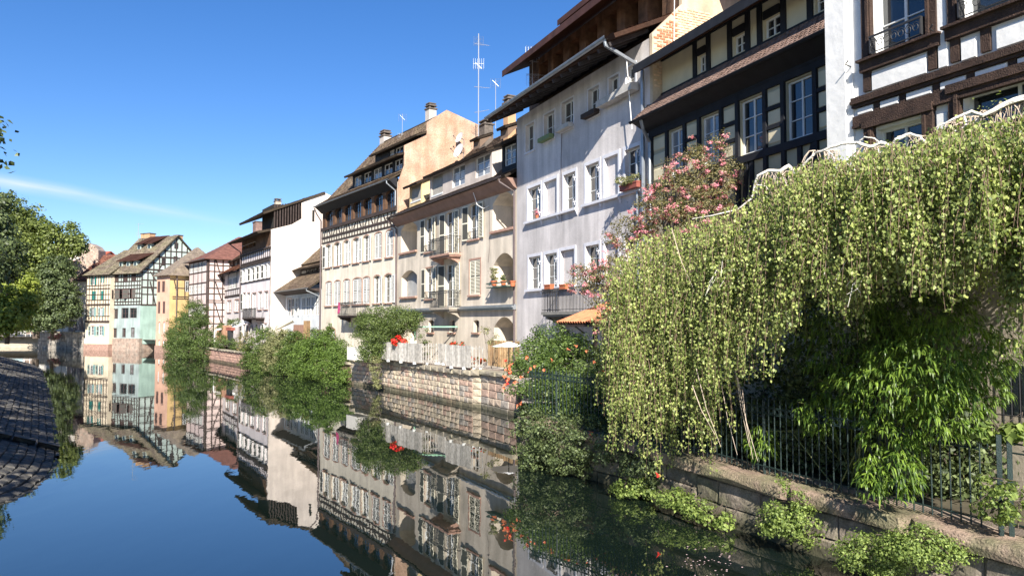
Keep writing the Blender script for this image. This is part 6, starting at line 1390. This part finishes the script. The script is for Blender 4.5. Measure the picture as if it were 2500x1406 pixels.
# crape myrtle
CM = [bl(1700, 430, 21.5, .8, .75), bl(1660, 480, 21, .9, .7), bl(1740, 450, 21.5, .75, .8), bl(1610, 500, 21.5, .75, .65), bl(1560, 540, 21.8, .6, .5), bl(1530, 575, 21.8, .5, .45), bl(1768, 350, 21.6, .13, .45), bl(1700, 380, 21.5, .3, .5), bl(1630, 415, 21.5, .15, .4), bl(1780, 420, 21.5, .35, .5), bl(1640, 545, 20.8, .9, .6), bl(1720, 520, 20.8, .9, .7), bl(1580, 600, 21, .6, .4), bl(1660, 400, 21.5, .25, .35), bl(1500, 600, 21.6, .25, .3), bl(1740, 360, 21.5, .25, .4)]
CM2 = [bl(1440, 665, 21.8, .5, .35), bl(1425, 695, 21.5, .45, .3), bl(1470, 680, 21.3, .5, .4), bl(1500, 650, 21, .5, .4), bl(1480, 720, 21, .4, .4), bl(1410, 665, 22, .2, .15), bl(1475, 790, 20.8, .25, .4)]
cmb = (at(1620, 900, 21).x, 21.0, 1.0); cm_ = empty('crape_myrtle', cmb); tag(cm_, 'tall crape myrtle covered in pink blossom before the black timbered house', 'tree')
P, Nn = blob_points(CM + CM2, 21000, .22, shell=.5); leaves('leaf', P, Nn, .062, L_myrtle, cm_, loc=cmb, asp=.55)
P, Nn = blob_points(CM + CM2, 10000, .11, shell=.97); sel = RNG.random(len(P)) < .55
leaves('blossom', P[sel], Nn[sel], .05, M_pink, cm_, loc=cmb, asp=1.0); leaves('blossom', P[~sel], Nn[~sel], .05, M_pink2, cm_, loc=cmb, asp=1.0); limbs(cmb, CM[:6] + CM[9:12] + CM2[:4], .05, M_bark, parent=cm_, loc=cmb)
mbk = MB()
for b in CM: mbk.tube([Vector(CM[1][:3]) - Vector(cmb), Vector(b[:3]) - Vector(cmb) - Vector((0, 0, b[5])), Vector(b[:3]) - Vector(cmb) + Vector((0, 0, b[5]))], .02, 4, .006)
part('branch', mbk, M_bark, cm_)
# ---- weeping birch
def interp(x, pts):
    xs, ys = zip(*pts); return float(np.interp(x, xs, ys))
TOP = [(1400, 760), (1450, 690), (1500, 640), (1560, 580), (1620, 560), (1700, 525), (1760, 520), (1830, 470), (1850, 435), (1900, 420), (1950, 405), (2000, 385), (2060, 385), (2120, 360), (2180, 350), (2240, 330), (2300, 305), (2350, 300), (2420, 290), (2500, 275), (2700, 240)]
BOT = [(1440, 800), (1465, 880), (1480, 1000), (1510, 1100), (1545, 1060), (1580, 1120), (1620, 1165), (1660, 1120), (1705, 1160), (1745, 1060), (1760, 960), (1800, 930), (1850, 900), (1900, 930), (1925, 860), (1945, 740), (1985, 700), (2010, 800), (2060, 830), (2095, 760), (2140, 730), (2190, 690), (2230, 680), (2270, 760), (2330, 740), (2380, 790), (2410, 700), (2440, 680), (2460, 830), (2500, 850), (2700, 800)]
YB = [(1400, 16.6), (1500, 15.6), (1700, 13.9), (1900, 11.9), (2100, 10.5), (2300, 9.7), (2500, 9.0), (2700, 8.4)]
bbase = (at(2250, 900, 14.2).x, 14.2, .98); wb_ = empty('weeping_birch', bbase); tag(wb_, 'huge weeping birch curtaining the garden fence with hanging leafy twigs', 'tree')
tw_ = MB(); LP_, LN_, LA_ = [], [], []; TP = []
def ncurve(x, s): return mnoise.noise(Vector((x * .016, s * .35, 0)))
def strand(px, back, y0, bt, ln, jx=0.0):
    g = mnoise.noise(Vector((px * .009, back * .4, 3)))
    Y = interp(px, YB) + back + .3 * g
    a = at(px, y0, Y); zb__ = at(px, bt, Y).z; zend = max(a.z - ln, zb__)
    if a.z - zend < .25: return
    sw = Vector((random.uniform(-.10, .10) + jx, random.uniform(-.10, .10), 0)) * (a.z - zend); out = Vector((random.uniform(-.5, .5), -random.uniform(0, .5), 0)) * .4
    n_ = max(3, int((a.z - zend) / .3)); pts_ = []
    for k in range(n_ + 1):
        t_ = k / n_; o3 = 1 - (1 - t_) ** 3; pts_.append((a.x + sw.x * t_ + out.x * o3 + random.uniform(-.012, .012), a.y + sw.y * t_ + out.y * o3, a.z - (a.z - zend) * t_ + (.12 * math.sin(min(1, t_ * 4) * math.pi) if t_ < .25 else 0)))
    TP.append(pts_)
for s_ in range(1700):                                  # the upper mass
    px = random.uniform(1478, 2700); back = random.random() ** 1.4 * 4.2; tp, bt = interp(px, TOP), interp(px, BOT)
    if mnoise.noise(Vector((px * .018, back * .7, 7))) < -.06: continue
    strand(px, back, tp + (bt - tp) * random.random() ** 1.5 * .55 + random.uniform(-10, 14) + 26 * mnoise.noise(Vector((px * .03, 1.5, 0))), tp + (bt - tp) * .78, random.uniform(.5, 1.5))
for s_ in range(330):                                   # long tails hanging in bunches
    px = random.uniform(1480, 2700); back = random.random() ** 1.7 * 3.4; tp, bt = interp(px, TOP), interp(px, BOT); f0 = random.random() * .62; f1 = min(1.0, f0 + random.uniform(.3, .62)); jx = random.uniform(-.08, .08); wd = random.uniform(6, 16)
    if back > 1.6: f1 *= .85
    for q in range(random.randint(7, 13)):
        x = px + random.gauss(0, wd); strand(x, back + random.uniform(-.12, .12), tp + (bt - tp) * max(0, f0 + random.uniform(-.1, .12)) + 8, tp + (bt - tp) * (f1 + random.uniform(-.22, .05)), 5.0, jx)
TWV, TWF = [], []
for pts_ in TP:
    A = np.array(pts_); seg = np.linalg.norm(np.diff(A, axis=0), axis=1); cs2 = np.concatenate([[0], np.cumsum(seg)]); k = int(cs2[-1] / .021)
    tt = np.sort(RNG.random(k)) * cs2[-1]; Q = np.stack([np.interp(tt, cs2, A[:, i]) for i in range(3)], axis=1); off = RNG.normal(size=(k, 3)) * .045; off[:, 2] *= .4
    LP_.append(Q + off); nn_ = RNG.normal(size=(k, 3)); nn_[:, 2] *= .5; nn_[:, 1] -= .35; LN_.append(nn_); ax_ = np.tile(np.array([[0, 0, -1.0]]), (k, 1)); LA_.append(ax_)
    tw_.tube([Vector(p) - Vector(bbase) for p in pts_], .006, 3, .0025)
P, Nn, Ax = np.concatenate(LP_), np.concatenate(LN_), np.concatenate(LA_)
print('birch leaves', len(P))
leaves('leaf', P, Nn, .054, L_birch, wb_, ax=Ax, loc=bbase, asp=.78, fold=.3)
stuff(part('twig', tw_, M_twig, wb_))
Pb, Nb = blob_points([bl(2250, 560, 14.5, 2.3, 1.5), bl(1950, 640, 16.6, 1.8, 1.3), bl(1700, 760, 18.0, 1.4, 1.4), bl(2480, 520, 13, 2.0, 1.6), bl(2100, 560, 14.5, 1.6, 1.2), bl(2350, 480, 13, 1.6, 1.2)], 34000, .4, shell=.4); leaves('inner_leaf', Pb, Nb, .07, L_birch, wb_, loc=bbase)
def branch(pts, r, r2, m=M_birchbark, root=wb_, base=bbase, name='branch'):
    P3 = [at(*p) - Vector(base) for p in pts]; out_ = []
    for i in range(len(P3) - 1):
        for k in range(3): out_.append(P3[i].lerp(P3[i + 1], k / 3) + Vector((random.uniform(-1, 1), 0, random.uniform(-1, 1))) * r * .5)
    out_.append(P3[-1]); return part(name, MB().tube(out_, r, 7, r2), m, root)
branch([(1690, 534, 14.7), (1740, 526, 14.6), (1800, 512, 14.5), (1835, 485, 14.4), (1843, 450, 14.3), (1850, 430, 14.2), (1875, 417, 14.1), (1905, 418, 14), (1925, 405, 14), (1943, 425, 14)], .006, .042)
branch([(1905, 418, 14), (1920, 450, 13.9), (1935, 500, 13.8)], .014, .005); branch([(1843, 450, 14.3), (1870, 455, 14.2), (1890, 490, 14.1)], .014, .005)
branch([(1940, 425, 13.2), (1990, 375, 12.9), (2015, 366, 12.7), (2055, 350, 12.5), (2095, 348, 12.3), (2125, 360, 12.2), (2150, 350, 12.1), (2180, 357, 12.0)], .018, .035)
branch([(2015, 366, 12.7), (2035, 380, 12.6), (2040, 410, 12.5)], .015, .006); branch([(2095, 348, 12.3), (2110, 335, 12.2), (2135, 338, 12.1), (2150, 350, 12.1)], .012, .012)
branch([(2178, 360, 12.0), (2186, 342, 11.9), (2222, 328, 11.8), (2245, 334, 11.8), (2260, 352, 11.7)], .032, .022)
branch([(2295, 308, 11.5), (2330, 290, 11.4), (2372, 273, 11.3), (2400, 283, 11.2), (2440, 262, 11.1), (2475, 245, 11.0), (2540, 230, 10.9)], .012, .05)
branch([(2395, 288, 12.6), (2420, 275, 12.5), (2455, 255, 12.5), (2500, 240, 12.4)], .05, .06, M_bark)
for bp in ([(2040, 610, 11.2), (2075, 622, 11.1), (2100, 640, 11.0), (2112, 665, 10.9)], [(2235, 470, 10.6), (2280, 440, 10.5), (2310, 430, 10.4), (2335, 438, 10.4)], [(2310, 560, 10.2), (2345, 540, 10.1), (2375, 505, 10.0), (2410, 480, 10.0), (2440, 476, 9.9)], [(2130, 505, 11.0), (2165, 488, 10.9), (2190, 492, 10.8)], [(2340, 330, 10.8), (2390, 350, 10.7), (2430, 395, 10.6)], [(1760, 640, 13.2), (1790, 620, 13.1), (1820, 630, 13.0)]):
    branch(bp, .006, .013)
    for q in range(6):
        x_, y_, Y_ = random.choice(bp); branch([(x_, y_, Y_), (x_ - random.uniform(5, 30), y_ + random.uniform(10, 40), Y_ - .05), (x_ - random.uniform(10, 45), y_ + random.uniform(50, 90), Y_ - .1)], .006, .003)
branch([(2310, 330, 13), (2380, 300, 12.8), (2430, 300, 12.6), (2490, 330, 12.4)], .015, .03)
mbt = MB()
for q in range(150):
    sx_, sy_, sY = random.choice([(1900, 418, 15), (2015, 368, 14.3), (2125, 358, 13.8), (2235, 332, 13.3), (2380, 285, 12.8), (2440, 270, 12.6), (2480, 250, 12.5), (2330, 300, 12.9)]); sx_ += random.uniform(-35, 35)
    p0 = at(sx_, sy_, sY); d = Vector((random.uniform(-.6, .5), random.uniform(-.2, .2), 0)); l = random.uniform(.3, .8); ptsq = [p0 + d * t_ * l + Vector((0, 0, .12 * t_ - 1.0 * l * t_ * t_)) for t_ in (0, .25, .5, .75, 1)]
    mbt.tube([p - Vector(bbase) for p in ptsq], random.uniform(.007, .016), 4, .004)
stuff(part('twig', mbt, mat('bare_twig', (.42, .34, .27), .8, .3, 9), wb_))
branch([(2250, 1150, 14.2), (2240, 900, 14.3), (2200, 700, 14.4), (2230, 500, 14.2), (2300, 350, 13.4), (2400, 288, 12.7)], .13, .05, name='trunk')
branch([(2235, 520, 14.3), (2050, 480, 14.8), (1950, 440, 15)], .08, .04); branch([(2200, 640, 14.4), (2000, 620, 15.4), (1800, 560, 15.9)], .08, .04)
# dry hanging bare twigs low down
for a, b_, c, d, Y in ((1760, 930, 1800, 1110, 14), (1795, 900, 1830, 1090, 13.8), (1800, 920, 1850, 1125, 13.7), (1812, 950, 1838, 1120, 13.8), (1700, 900, 1760, 1090, 13.7), (1690, 940, 1745, 1060, 13.6), (1640, 560, 1700, 720, 14)):
    part('dry_twig', MB().tube([at(a, b_, Y) - Vector(bbase), at(a * .6 + c * .4, b_ * .5 + d * .5, Y) - Vector(bbase), at(c, d, Y - .1) - Vector(bbase)], .009, 4, .004), mat('bare_twig', (.42, .34, .27)), wb_)
# ---- bamboo thicket
BB = [bl(2330, 850, 11.2, .85, .6), bl(2250, 910, 11.1, .9, .6), bl(2380, 940, 10.7, .42, .42), bl(2300, 990, 10.9, .65, .5), bl(2150, 950, 11.9, .8, .6), bl(2050, 960, 13.3, .5, .5), bl(2180, 1060, 11.6, .5, .35), bl(2100, 830, 13.6, 1.2, .9), bl(2200, 1150, 11.2, .28, .42), bl(2130, 1160, 11.5, .22, .35), bl(1860, 1080, 14.4, .3, .35), bl(2420, 860, 11.9, .5, .35), bl(2220, 760, 13.4, 1.2, .6), bl(2000, 1010, 13.4, .55, .4)]
bbm = (at(2200, 1000, 13).x, 13.0, .98); bam = empty('bamboo', bbm); tag(bam, 'bamboo thicket with long drooping leaves pushing through the iron fence', 'bamboo')
nodes, dirs = [], []
for b in BB:
    k = int(230 * (b[3] * b[5]) / .5) + 35
    d = unitv(RNG.normal(size=(k, 3))); d[:, 1] -= .3; d = unitv(d); nodes.append(np.array(b[:3]) + d * np.array(b[3:6]) * RNG.uniform(.35, 1.0, (k, 1)) ** .5); dirs.append(d)
nodes, dirs = np.concatenate(nodes), np.concatenate(dirs); print('bamboo clusters', len(nodes))
V, Fq = [], []; 
for nd, d in zip(nodes, dirs):
    hd = np.array([d[0], d[1] - .3, 0]); hd /= max(.01, np.linalg.norm(hd))
    for q in range(random.randint(4, 7)):
        a = random.uniform(-1.1, 1.1); ca, sa = math.cos(a), math.sin(a); h = np.array([hd[0] * ca - hd[1] * sa, hd[0] * sa + hd[1] * ca, 0]); side = np.array([-h[1], h[0], 0])
        l = random.uniform(.10, .21); w = l * .07; dr = random.uniform(.1, 1.5); p0 = nd + RNG.normal(size=3) * .02
        p1 = p0 + (h * .75 - np.array([0, 0, .25 * dr])) * l * .4; p2 = p1 + (h * .6 - np.array([0, 0, .75 * dr])) * l * .35; p3 = p2 + (h * .35 - np.array([0, 0, 1.0 * dr])) * l * .3
        i = len(V); tl_ = np.array([0, 0, random.uniform(-.5, .5)]) * w
        V += [p0, p1 - side * w - tl_, p1 + side * w + tl_, p2 - side * w * .8 - tl_, p2 + side * w * .8 + tl_, p3]; Fq += [(i, i + 1, i + 2), (i + 1, i + 3, i + 4, i + 2), (i + 3, i + 5, i + 4)]
mbb = MB(); mbb.v = [tuple(v - np.array(bbm)) for v in V]; mbb.f = Fq; stuff(part('leaf', mbb, L_bamboo, bam))
mbc = MB()
for q in range(46):
    b = random.choice(BB); t_ = Vector(b[:3]) + Vector((random.uniform(-1, 1) * b[3], random.uniform(-.5, .5) * b[4], b[5] * .6)); g = Vector((t_.x * .25 + bbm[0] * .75 + random.uniform(-1.2, 1.2) + .3, 13.6 + random.uniform(-.5, .8), .98))
    mbc.tube([g - Vector(bbm), g.lerp(t_, .5) + Vector((0, .2, .5)) - Vector(bbm), t_ - Vector(bbm)], .012, 4, .004)
stuff(part('culm', mbc, mat('culm', (.20, .22, .08), .5), bam))
# dark shrubs behind the fence; the two tall ones are added to darken a gap
for i, (a, b_, Y, r, lb) in enumerate(((1600, 1010, 20, 1.5, 'dark garden shrub behind the left part of the iron fence'), (1850, 960, 17, 1.5, 'dark evergreen filling the garden behind the middle of the fence'), (2120, 1000, 15.0, 1.4, 'dark evergreen behind the bamboo'), (2330, 1130, 13.0, .7, 'low dark shrub behind the brightest fence bars'), (1450, 1000, 22.5, 1.1, 'dark shrub behind the trumpet vine'), (2040, 830, 15.2, 1.3, 'tall dark shrub added to darken the gap under the birch left of the bamboo'), (2230, 790, 13.9, 1.2, 'tall dark shrub added to darken the gap under the birch behind the bamboo'))):
    p = at(a, b_, Y); bush('shrub', lb, 'bush', [(p.x, p.y, max(p.z, 1.8), r, r, 1.3), (p.x + .8, p.y + .5, 1.6, r * .8, r * .8, .8), (p.x - .8, p.y + .3, 1.6, r * .8, r * .8, .8)], 9000, .1, L_dark, .4, base=(p.x, p.y, .98), shell=.4)
# plants rooted in the old wall
bush('wall_ivy', 'dark ivy draping the left end of the garden wall down to the water', 'ivy', [(.55, 20.6, .9, .5, .35, .7), (1.2, 19.7, 1.0, .6, .4, .5), (1.9, 18.8, 1.0, .6, .4, .55), (.9, 20.1, .35, .7, .35, .35), (2.6, 17.9, .9, .5, .35, .5), (3.1, 16.9, .7, .4, .3, .4)], 16000, .07, L_dark, .22, base=(1.4, 20.0, .98), shell=.5, r=.02)
wp_ = [('leafy weed clump hanging on the wall left of the coping edge', 1925, 1250, 12.75, .40, .55, 4200, .05), ('small weed at the waterline below the first clump', 1700, 1240, 14.9, .3, .2, 1100, .06), ('big weed bush growing from the wall beneath the coping', 2130, 1345, 11.2, .50, .32, 5200, .042), ('second weed bush at the lower right below the coping', 2250, 1330, 10.6, .5, .28, 5200, .042), ('weeds on the wall foot under the hanging birch tips', 1650, 1215, 15.4, .35, .25, 1600, .055), ('round leaved plant near the waterline', 1745, 1265, 14.4, .25, .15, 500, .075), ('dark weeds at the corner foot of the garden wall', 1310, 1125, 20.6, .5, .25, 1500, .07), ('dark weeds under the trumpet vine', 1420, 1130, 19.2, .8, .35, 2500, .07), ('creeper on the wall below the orange flowers', 1550, 1190, 16.9, .5, .25, 1600, .07), ('climber twining round the green gate', 2450, 1200, 10.2, .25, .5, 700, .065), ('broad leaved creeper on top of the gate', 2440, 1050, 10.6, .4, .12, 420, .13)]
for lb, a, b_, Y, rx, rz, n, sz in wp_:
    p = at(a, b_, Y); bush('wall_plant', lb, 'plant', [(p.x, p.y, p.z, rx, .3, rz), (p.x + rx * .5, p.y - .1, p.z - rz * .4, rx * .7, .25, rz * .7), (p.x - rx * .5, p.y + .15, p.z - rz * .3, rx * .6, .25, rz * .6)], n, sz, leafmat('weed_leaf', (.09, .145, .028), (.20, .25, .065)) if 'dark' not in lb else L_dark, .14, base=(p.x + .1, p.y + .3, max(.05, p.z - rz * .5)), r=.01, shell=.4)
# fallen petals on the water
pm = MB()
for k in range(60):
    p = onz(random.gauss(1730, 45), random.gauss(1375, 22), 0); r = random.uniform(.008, .02); a = random.random() * 6
    pm.poly([(p.x + r * math.cos(a + q * 1.57), p.y + r * math.sin(a + q * 1.57), .006) for q in range(4)])
o = stuff(part('fallen_petals', pm, mat('petal_pale', (.7, .5, .5), .7))); tag(o, 'pale pink petals floating on the dark water near the wall', 'petals')
# ================================================================== trees on the left
def tree(label, base, H, blobs, n, size, m, r=.25, clump=.7, shell=.6, name='tree'):
    o = empty(name, base); P, Nn = blob_points(blobs, n, clump, shell=shell); leaves('crown', P, Nn, size, m, o, loc=base, asp=.8)
    mb = MB().tube([(0, 0, -.2), (.1, 0, H * .3), (0, .1, H * .55)], r, 8, r * .6); part('trunk', mb, M_bark, o); limbs((base[0], base[1], base[2] + H * .5), blobs, r * .45, M_bark, 'branch', parent=o, loc=base); return tag(o, label, 'tree')
def tb_(px, Y, z=1.75): c = corner(px, Y); return (c[0], c[1], z)
tree('tall sunlit plane tree crown rising left of the old town roofs', tb_(90, 112), 15, [bl(90, 590, 113, 3.6, 3.0), bl(150, 590, 111, 3.0, 2.6), bl(185, 600, 111, 1.6, 1.6), bl(50, 560, 113, 3.6, 3.2), bl(60, 640, 109, 3.4, 3.0), bl(120, 650, 110, 3.0, 2.5), bl(10, 600, 111, 4, 4), bl(20, 520, 111, 2.6, 2.2), bl(80, 555, 113, 2.4, 1.6), bl(-60, 620, 109, 4, 4), bl(40, 700, 108, 3.4, 3.0), bl(100, 710, 110, 2.6, 2.4), bl(10, 680, 105, 3, 3)], 44000, .38, L_plane, .5, 1.1)
tree('dark small leaved tree standing in front of the white houses by the steps', tb_(130, 106), 9, [bl(140, 660, 106, 2.0, 1.9), bl(125, 700, 105, 2.8, 2.2), bl(150, 730, 105, 2.5, 2.0), bl(105, 745, 104, 2.6, 2.0), bl(170, 755, 105, 1.5, 1.3), bl(85, 780, 104, 2.3, 1.8), bl(130, 780, 104, 2.4, 1.5), bl(150, 640, 106, 1.0, .8)], 30000, .26, L_dark, .25, .7)
tree('bright yellow green tree drooping over the river steps', tb_(20, 84), 8, [bl(40, 720, 84, 2.2, 1.8), bl(10, 745, 83, 2.3, 2.0), bl(60, 700, 85, 1.5, 1.3), bl(30, 775, 82, 2.0, 1.4), bl(-30, 760, 82, 3, 2.5), bl(5, 800, 81, 1.5, 1.0), bl(65, 740, 84, 1.0, 1.3)], 18000, .32, L_lime, .25, .8)
tree('shaded dark tree at the left edge in front of the plane tree', tb_(-40, 70), 13, [bl(-30, 560, 72, 2.2, 2.4), bl(-20, 620, 74, 2.0, 2.0), bl(-60, 680, 72, 2.8, 2.6), bl(5, 495, 74, 1.2, 1.0), bl(-60, 620, 72, 4, 4)], 20000, .30, L_dark, .3, .8)
tree('near bank tree whose leaf tips reach in at the upper left edge', (-27.6, 29, 1.8), 14, [(-26.8, 28, 10, 4.6, 4.5, 4), (-28, 24, 9, 5, 5, 4), (-31, 33, 9, 5, 5, 4), (-21.0, 29.2, 11.6, .3, .7, .5), (-21.1, 29.5, 10.6, .3, .7, .4), (-23, 29, 11, 1.5, 1.2, 1)], 24000, .26, L_dark, .4, .8)
tree('bank tree left of the camera shading the paved slope', (-19.5, 12, 1.8), 13, [(-17.5, 10, 8.5, 5, 5, 4), (-15.5, 3, 8.5, 6, 5, 4), (-20, 17, 8.5, 5.0, 5, 4.5), (-19, 12, 5, 4, 4, 2)], 26000, .32, L_dark, .4, .9)
tree('bank tree between the near bank trees', (-38, 44, 1.8), 12, [(-37.5, 44, 8, 4.5, 5, 4), (-41.5, 50, 9, 5, 6, 4)], 12000, .32, L_dark, .4, .9)
# ---- little things on shelves, sills and the far terrace
f_root = fF.W; 
def fpot(fa, px, py, d, r, h, label, plant=None, m=M_terra):
    u, z = fa.uz(px, py, d); p = fa.W(u, z, d); pot(p, r, h, m, label)
    if plant: bush('potted_plant', plant[0], 'plant', [(p.x, p.y, p.z + h + plant[1], plant[2], plant[2], plant[1])], plant[3], .07, plant[4], .12, base=(p.x, p.y, p.z + h * .8), r=.01)
fpot(fF, 1206, 698, .28, .17, .26, 'clay pot with straggly plant at the left of the flower shelf', ('straggly yellow green plant in the left clay pot of the flower shelf', .42, .22, 500, L_hedge2))
fpot(fF, 1229, 696, .28, .15, .22, 'clay pot with a small leafy plant in the middle of the flower shelf', ('small green plant in the middle clay pot of the flower shelf', .14, .16, 250, L_shrub))
fpot(fF, 1252, 699, .28, .15, .28, 'empty tall clay pot by the downpipe end of the flower shelf')
for i, (px, w) in enumerate(((1342, .55), (1379, .5))):
    u, z = fG.uz(px, 706, .95); p = fG.W(u, z, .98); trough(p, w, .2, .2, fG.ang, M_terra, ('left' if i == 0 else 'right') + ' orange flower trough hung on the iron balcony rail')
u, z = fG.uz(1541, 463, .2); p = fG.W(u, z, .25); trough(p, 1.15, .2, .22, fG.ang, mat('box_redbrown', (.26, .08, .06), .6), 'long red brown planter on a sill of the lavender house')
bush('potted_plant', 'bright green herbs growing in the long red brown planter', 'plant', [(p.x - .2, p.y, p.z + .32, .35, .15, .16), (p.x + .25, p.y - .25, p.z + .36, .3, .15, .18)], 1500, .06, L_hedge2, .12, base=(p.x, p.y, p.z + .18), r=.008)
fpot(fG, 1311, 533, .12, .09, .14, 'tiny pot with pink flower on the lower left sill of the lavender house', ('tiny pink flowering plant on a white sill', .12, .12, 150, M_pink))
for (px, py, s) in ((985, 613, .5), (1010, 607, .6)):
    u, z = fF.uz(px, py, -.1)
cl = fE.W(ebu0 + .35, 0, 1.0); cl = part('cloth', MB().prism([(-.25, 0, ebz + .25), (-.1, -.05, ebz + .1), (.1, .03, ebz + .2), (.28, 0, ebz + .5), (.16, -.02, ebz + 1.04), (-.16, .02, ebz + 1.04)], (0, .03, 0)), mat('magenta_cloth', (.40, .06, .16), .9, .3, 8), None, loc=(cl.x, cl.y, 0), rot=(0, 0, fE.ang)); tag(cl, 'magenta cloth hanging over the iron balcony of the house with arched gallery windows', 'cloth')
# garden things by the pink quay
p = at(562, 836, 73.5); o = trough((p.x, p.y, 3.2), 1.5, .4, .3, -.9, mat('box_redbrown', (.26, .08, .06)), 'red planter on a dark stand above the pink quay wall'); part('stand', MB().prism([(-.5, -.15, 0), (.5, -.15, 0), (.25, -.15, -1.8), (-.25, -.15, -1.8)], (0, .3, 0)), M_iron, o)
p = at(560, 826, 76); ps2 = empty('closed_parasol', (p.x, p.y, 1.6)); tag(ps2, 'folded white parasol on the terrace beside the shuttered doors', 'parasol'); hh = at(560, 797, 76).z - 1.6
part('pole', MB().tube([(0, 0, 0), (0, 0, hh)], .03, 6), M_iron, ps2); part('folded_canopy', MB().tube([(0, 0, hh * .35), (0, 0, hh * .5), (0, 0, hh * .85), (0, 0, hh + .1)], .22, 8, .06), M_white, ps2)
p0 = at(529, 833, 79); tr_ = empty('terrace_parapet', (p0.x, p0.y, 1.5), -.9); tag(tr_, 'terracotta coloured terrace parapet behind the dark green bush', 'parapet'); part('parapet', MB().box(0, 4.2, 0, .2, .3, 2.2), plaster('parapet_terracotta', (.50, .28, .18)), tr_)
pg0 = at(524, 808, 77); pg1 = at(585, 785, 80); pe = empty('pergola', tuple(pg0)); tag(pe, 'white awning frame with climbing leaves over the far terrace', 'pergola')
part('beam', MB().tube([(0, 0, 0), tuple((pg1 - pg0) * .5 + Vector((0, 0, .25))), tuple(pg1 - pg0)], .06, 6), M_white, pe); part('post', MB().tube([(0, 0, 0), (0, 0, -2.2)], .06, 6), M_white, pe); part('awning', MB().prism([tuple(Vector((0, 0, .05))), tuple(pg1 - pg0 + Vector((0, 0, .05))), tuple(pg1 - pg0 + Vector((1.5, 1.6, .3))), (1.5, 1.6, .3)], (0, 0, .04)), M_white, pe)
bush('climber', 'green climber lying on the white awning frame', 'climber', [bl(545, 798, 78, .8, .3), bl(572, 786, 79, .8, .3)], 2500, .1, L_hedge, .25, base=tuple(pg0 + Vector((.5, .5, -.5))), r=.02)
# low board fences by the blue house
p0 = at(716, 830, 66); fbx = empty('board_fence', (p0.x, p0.y, 1.5), fB.ang); tag(fbx, 'brown plank fence below the small windows of the pale blue house', 'fence')
for k in range(16): part('board', MB().box(k * .3, k * .3 + .28, 0, .03, .3, 2.3 + (.35 if k > 9 else 0)), mat('fence_redbrown', (.30, .17, .12), .8, .2, 3) if k < 10 else M_lattice, fbx)
p0 = at(690, 806, 69); aw = empty('scalloped_awning', tuple(p0), fB.ang); tag(aw, 'cream scalloped awning sail beside the pale blue house', 'awning')
part('sail', MB().prism([(-2.4, -.5, .3), (.2, -1.6, -.5), (3.2, 0, .9), (1, .8, .7)], (0, 0, .03)), mat('awning_cream', (.55, .50, .38), .8, .1), aw); part('pole', MB().tube([(.9, -1, -2.4), (.9, -1, 1.2)], .05, 6), M_white, aw)
# far terrace: parasols, flowers
for px, lb in ((152, 'grey parasol shading the far cafe terrace'), (182, 'folded dark parasol on the far cafe terrace'), (197, 'second folded parasol beside the teal shuttered house')):
    p = at(px, 800, 116); q = empty('parasol', (p.x, p.y, 1.75)); tag(q, lb, 'parasol')
    part('pole', MB().tube([(0, 0, 0), (0, 0, 3.4)], .03, 5), M_iron, q)
    if px == 152: part('canopy', MB().tube([(0, 0, 2.9), (0, 0, 3.6)], 1.6, 8, .05), mat('parasol_grey', (.22, .21, .23), .8), q)
    else: part('canopy', MB().tube([(0, 0, 1.0), (0, 0, 3.8)], .5, 8, .08), mat('parasol_grey', (.22, .21, .23), .8), q)
bush('flower_tub', 'round tub of pink and rust flowers on the far quay wall', 'flowers', [bl(134, 820, 111, .75, .6)], 1500, .16, L_hedge2, .25, m2=M_pink, f2=.4, base=(*corner(134, 111), 2.2), r=.03)
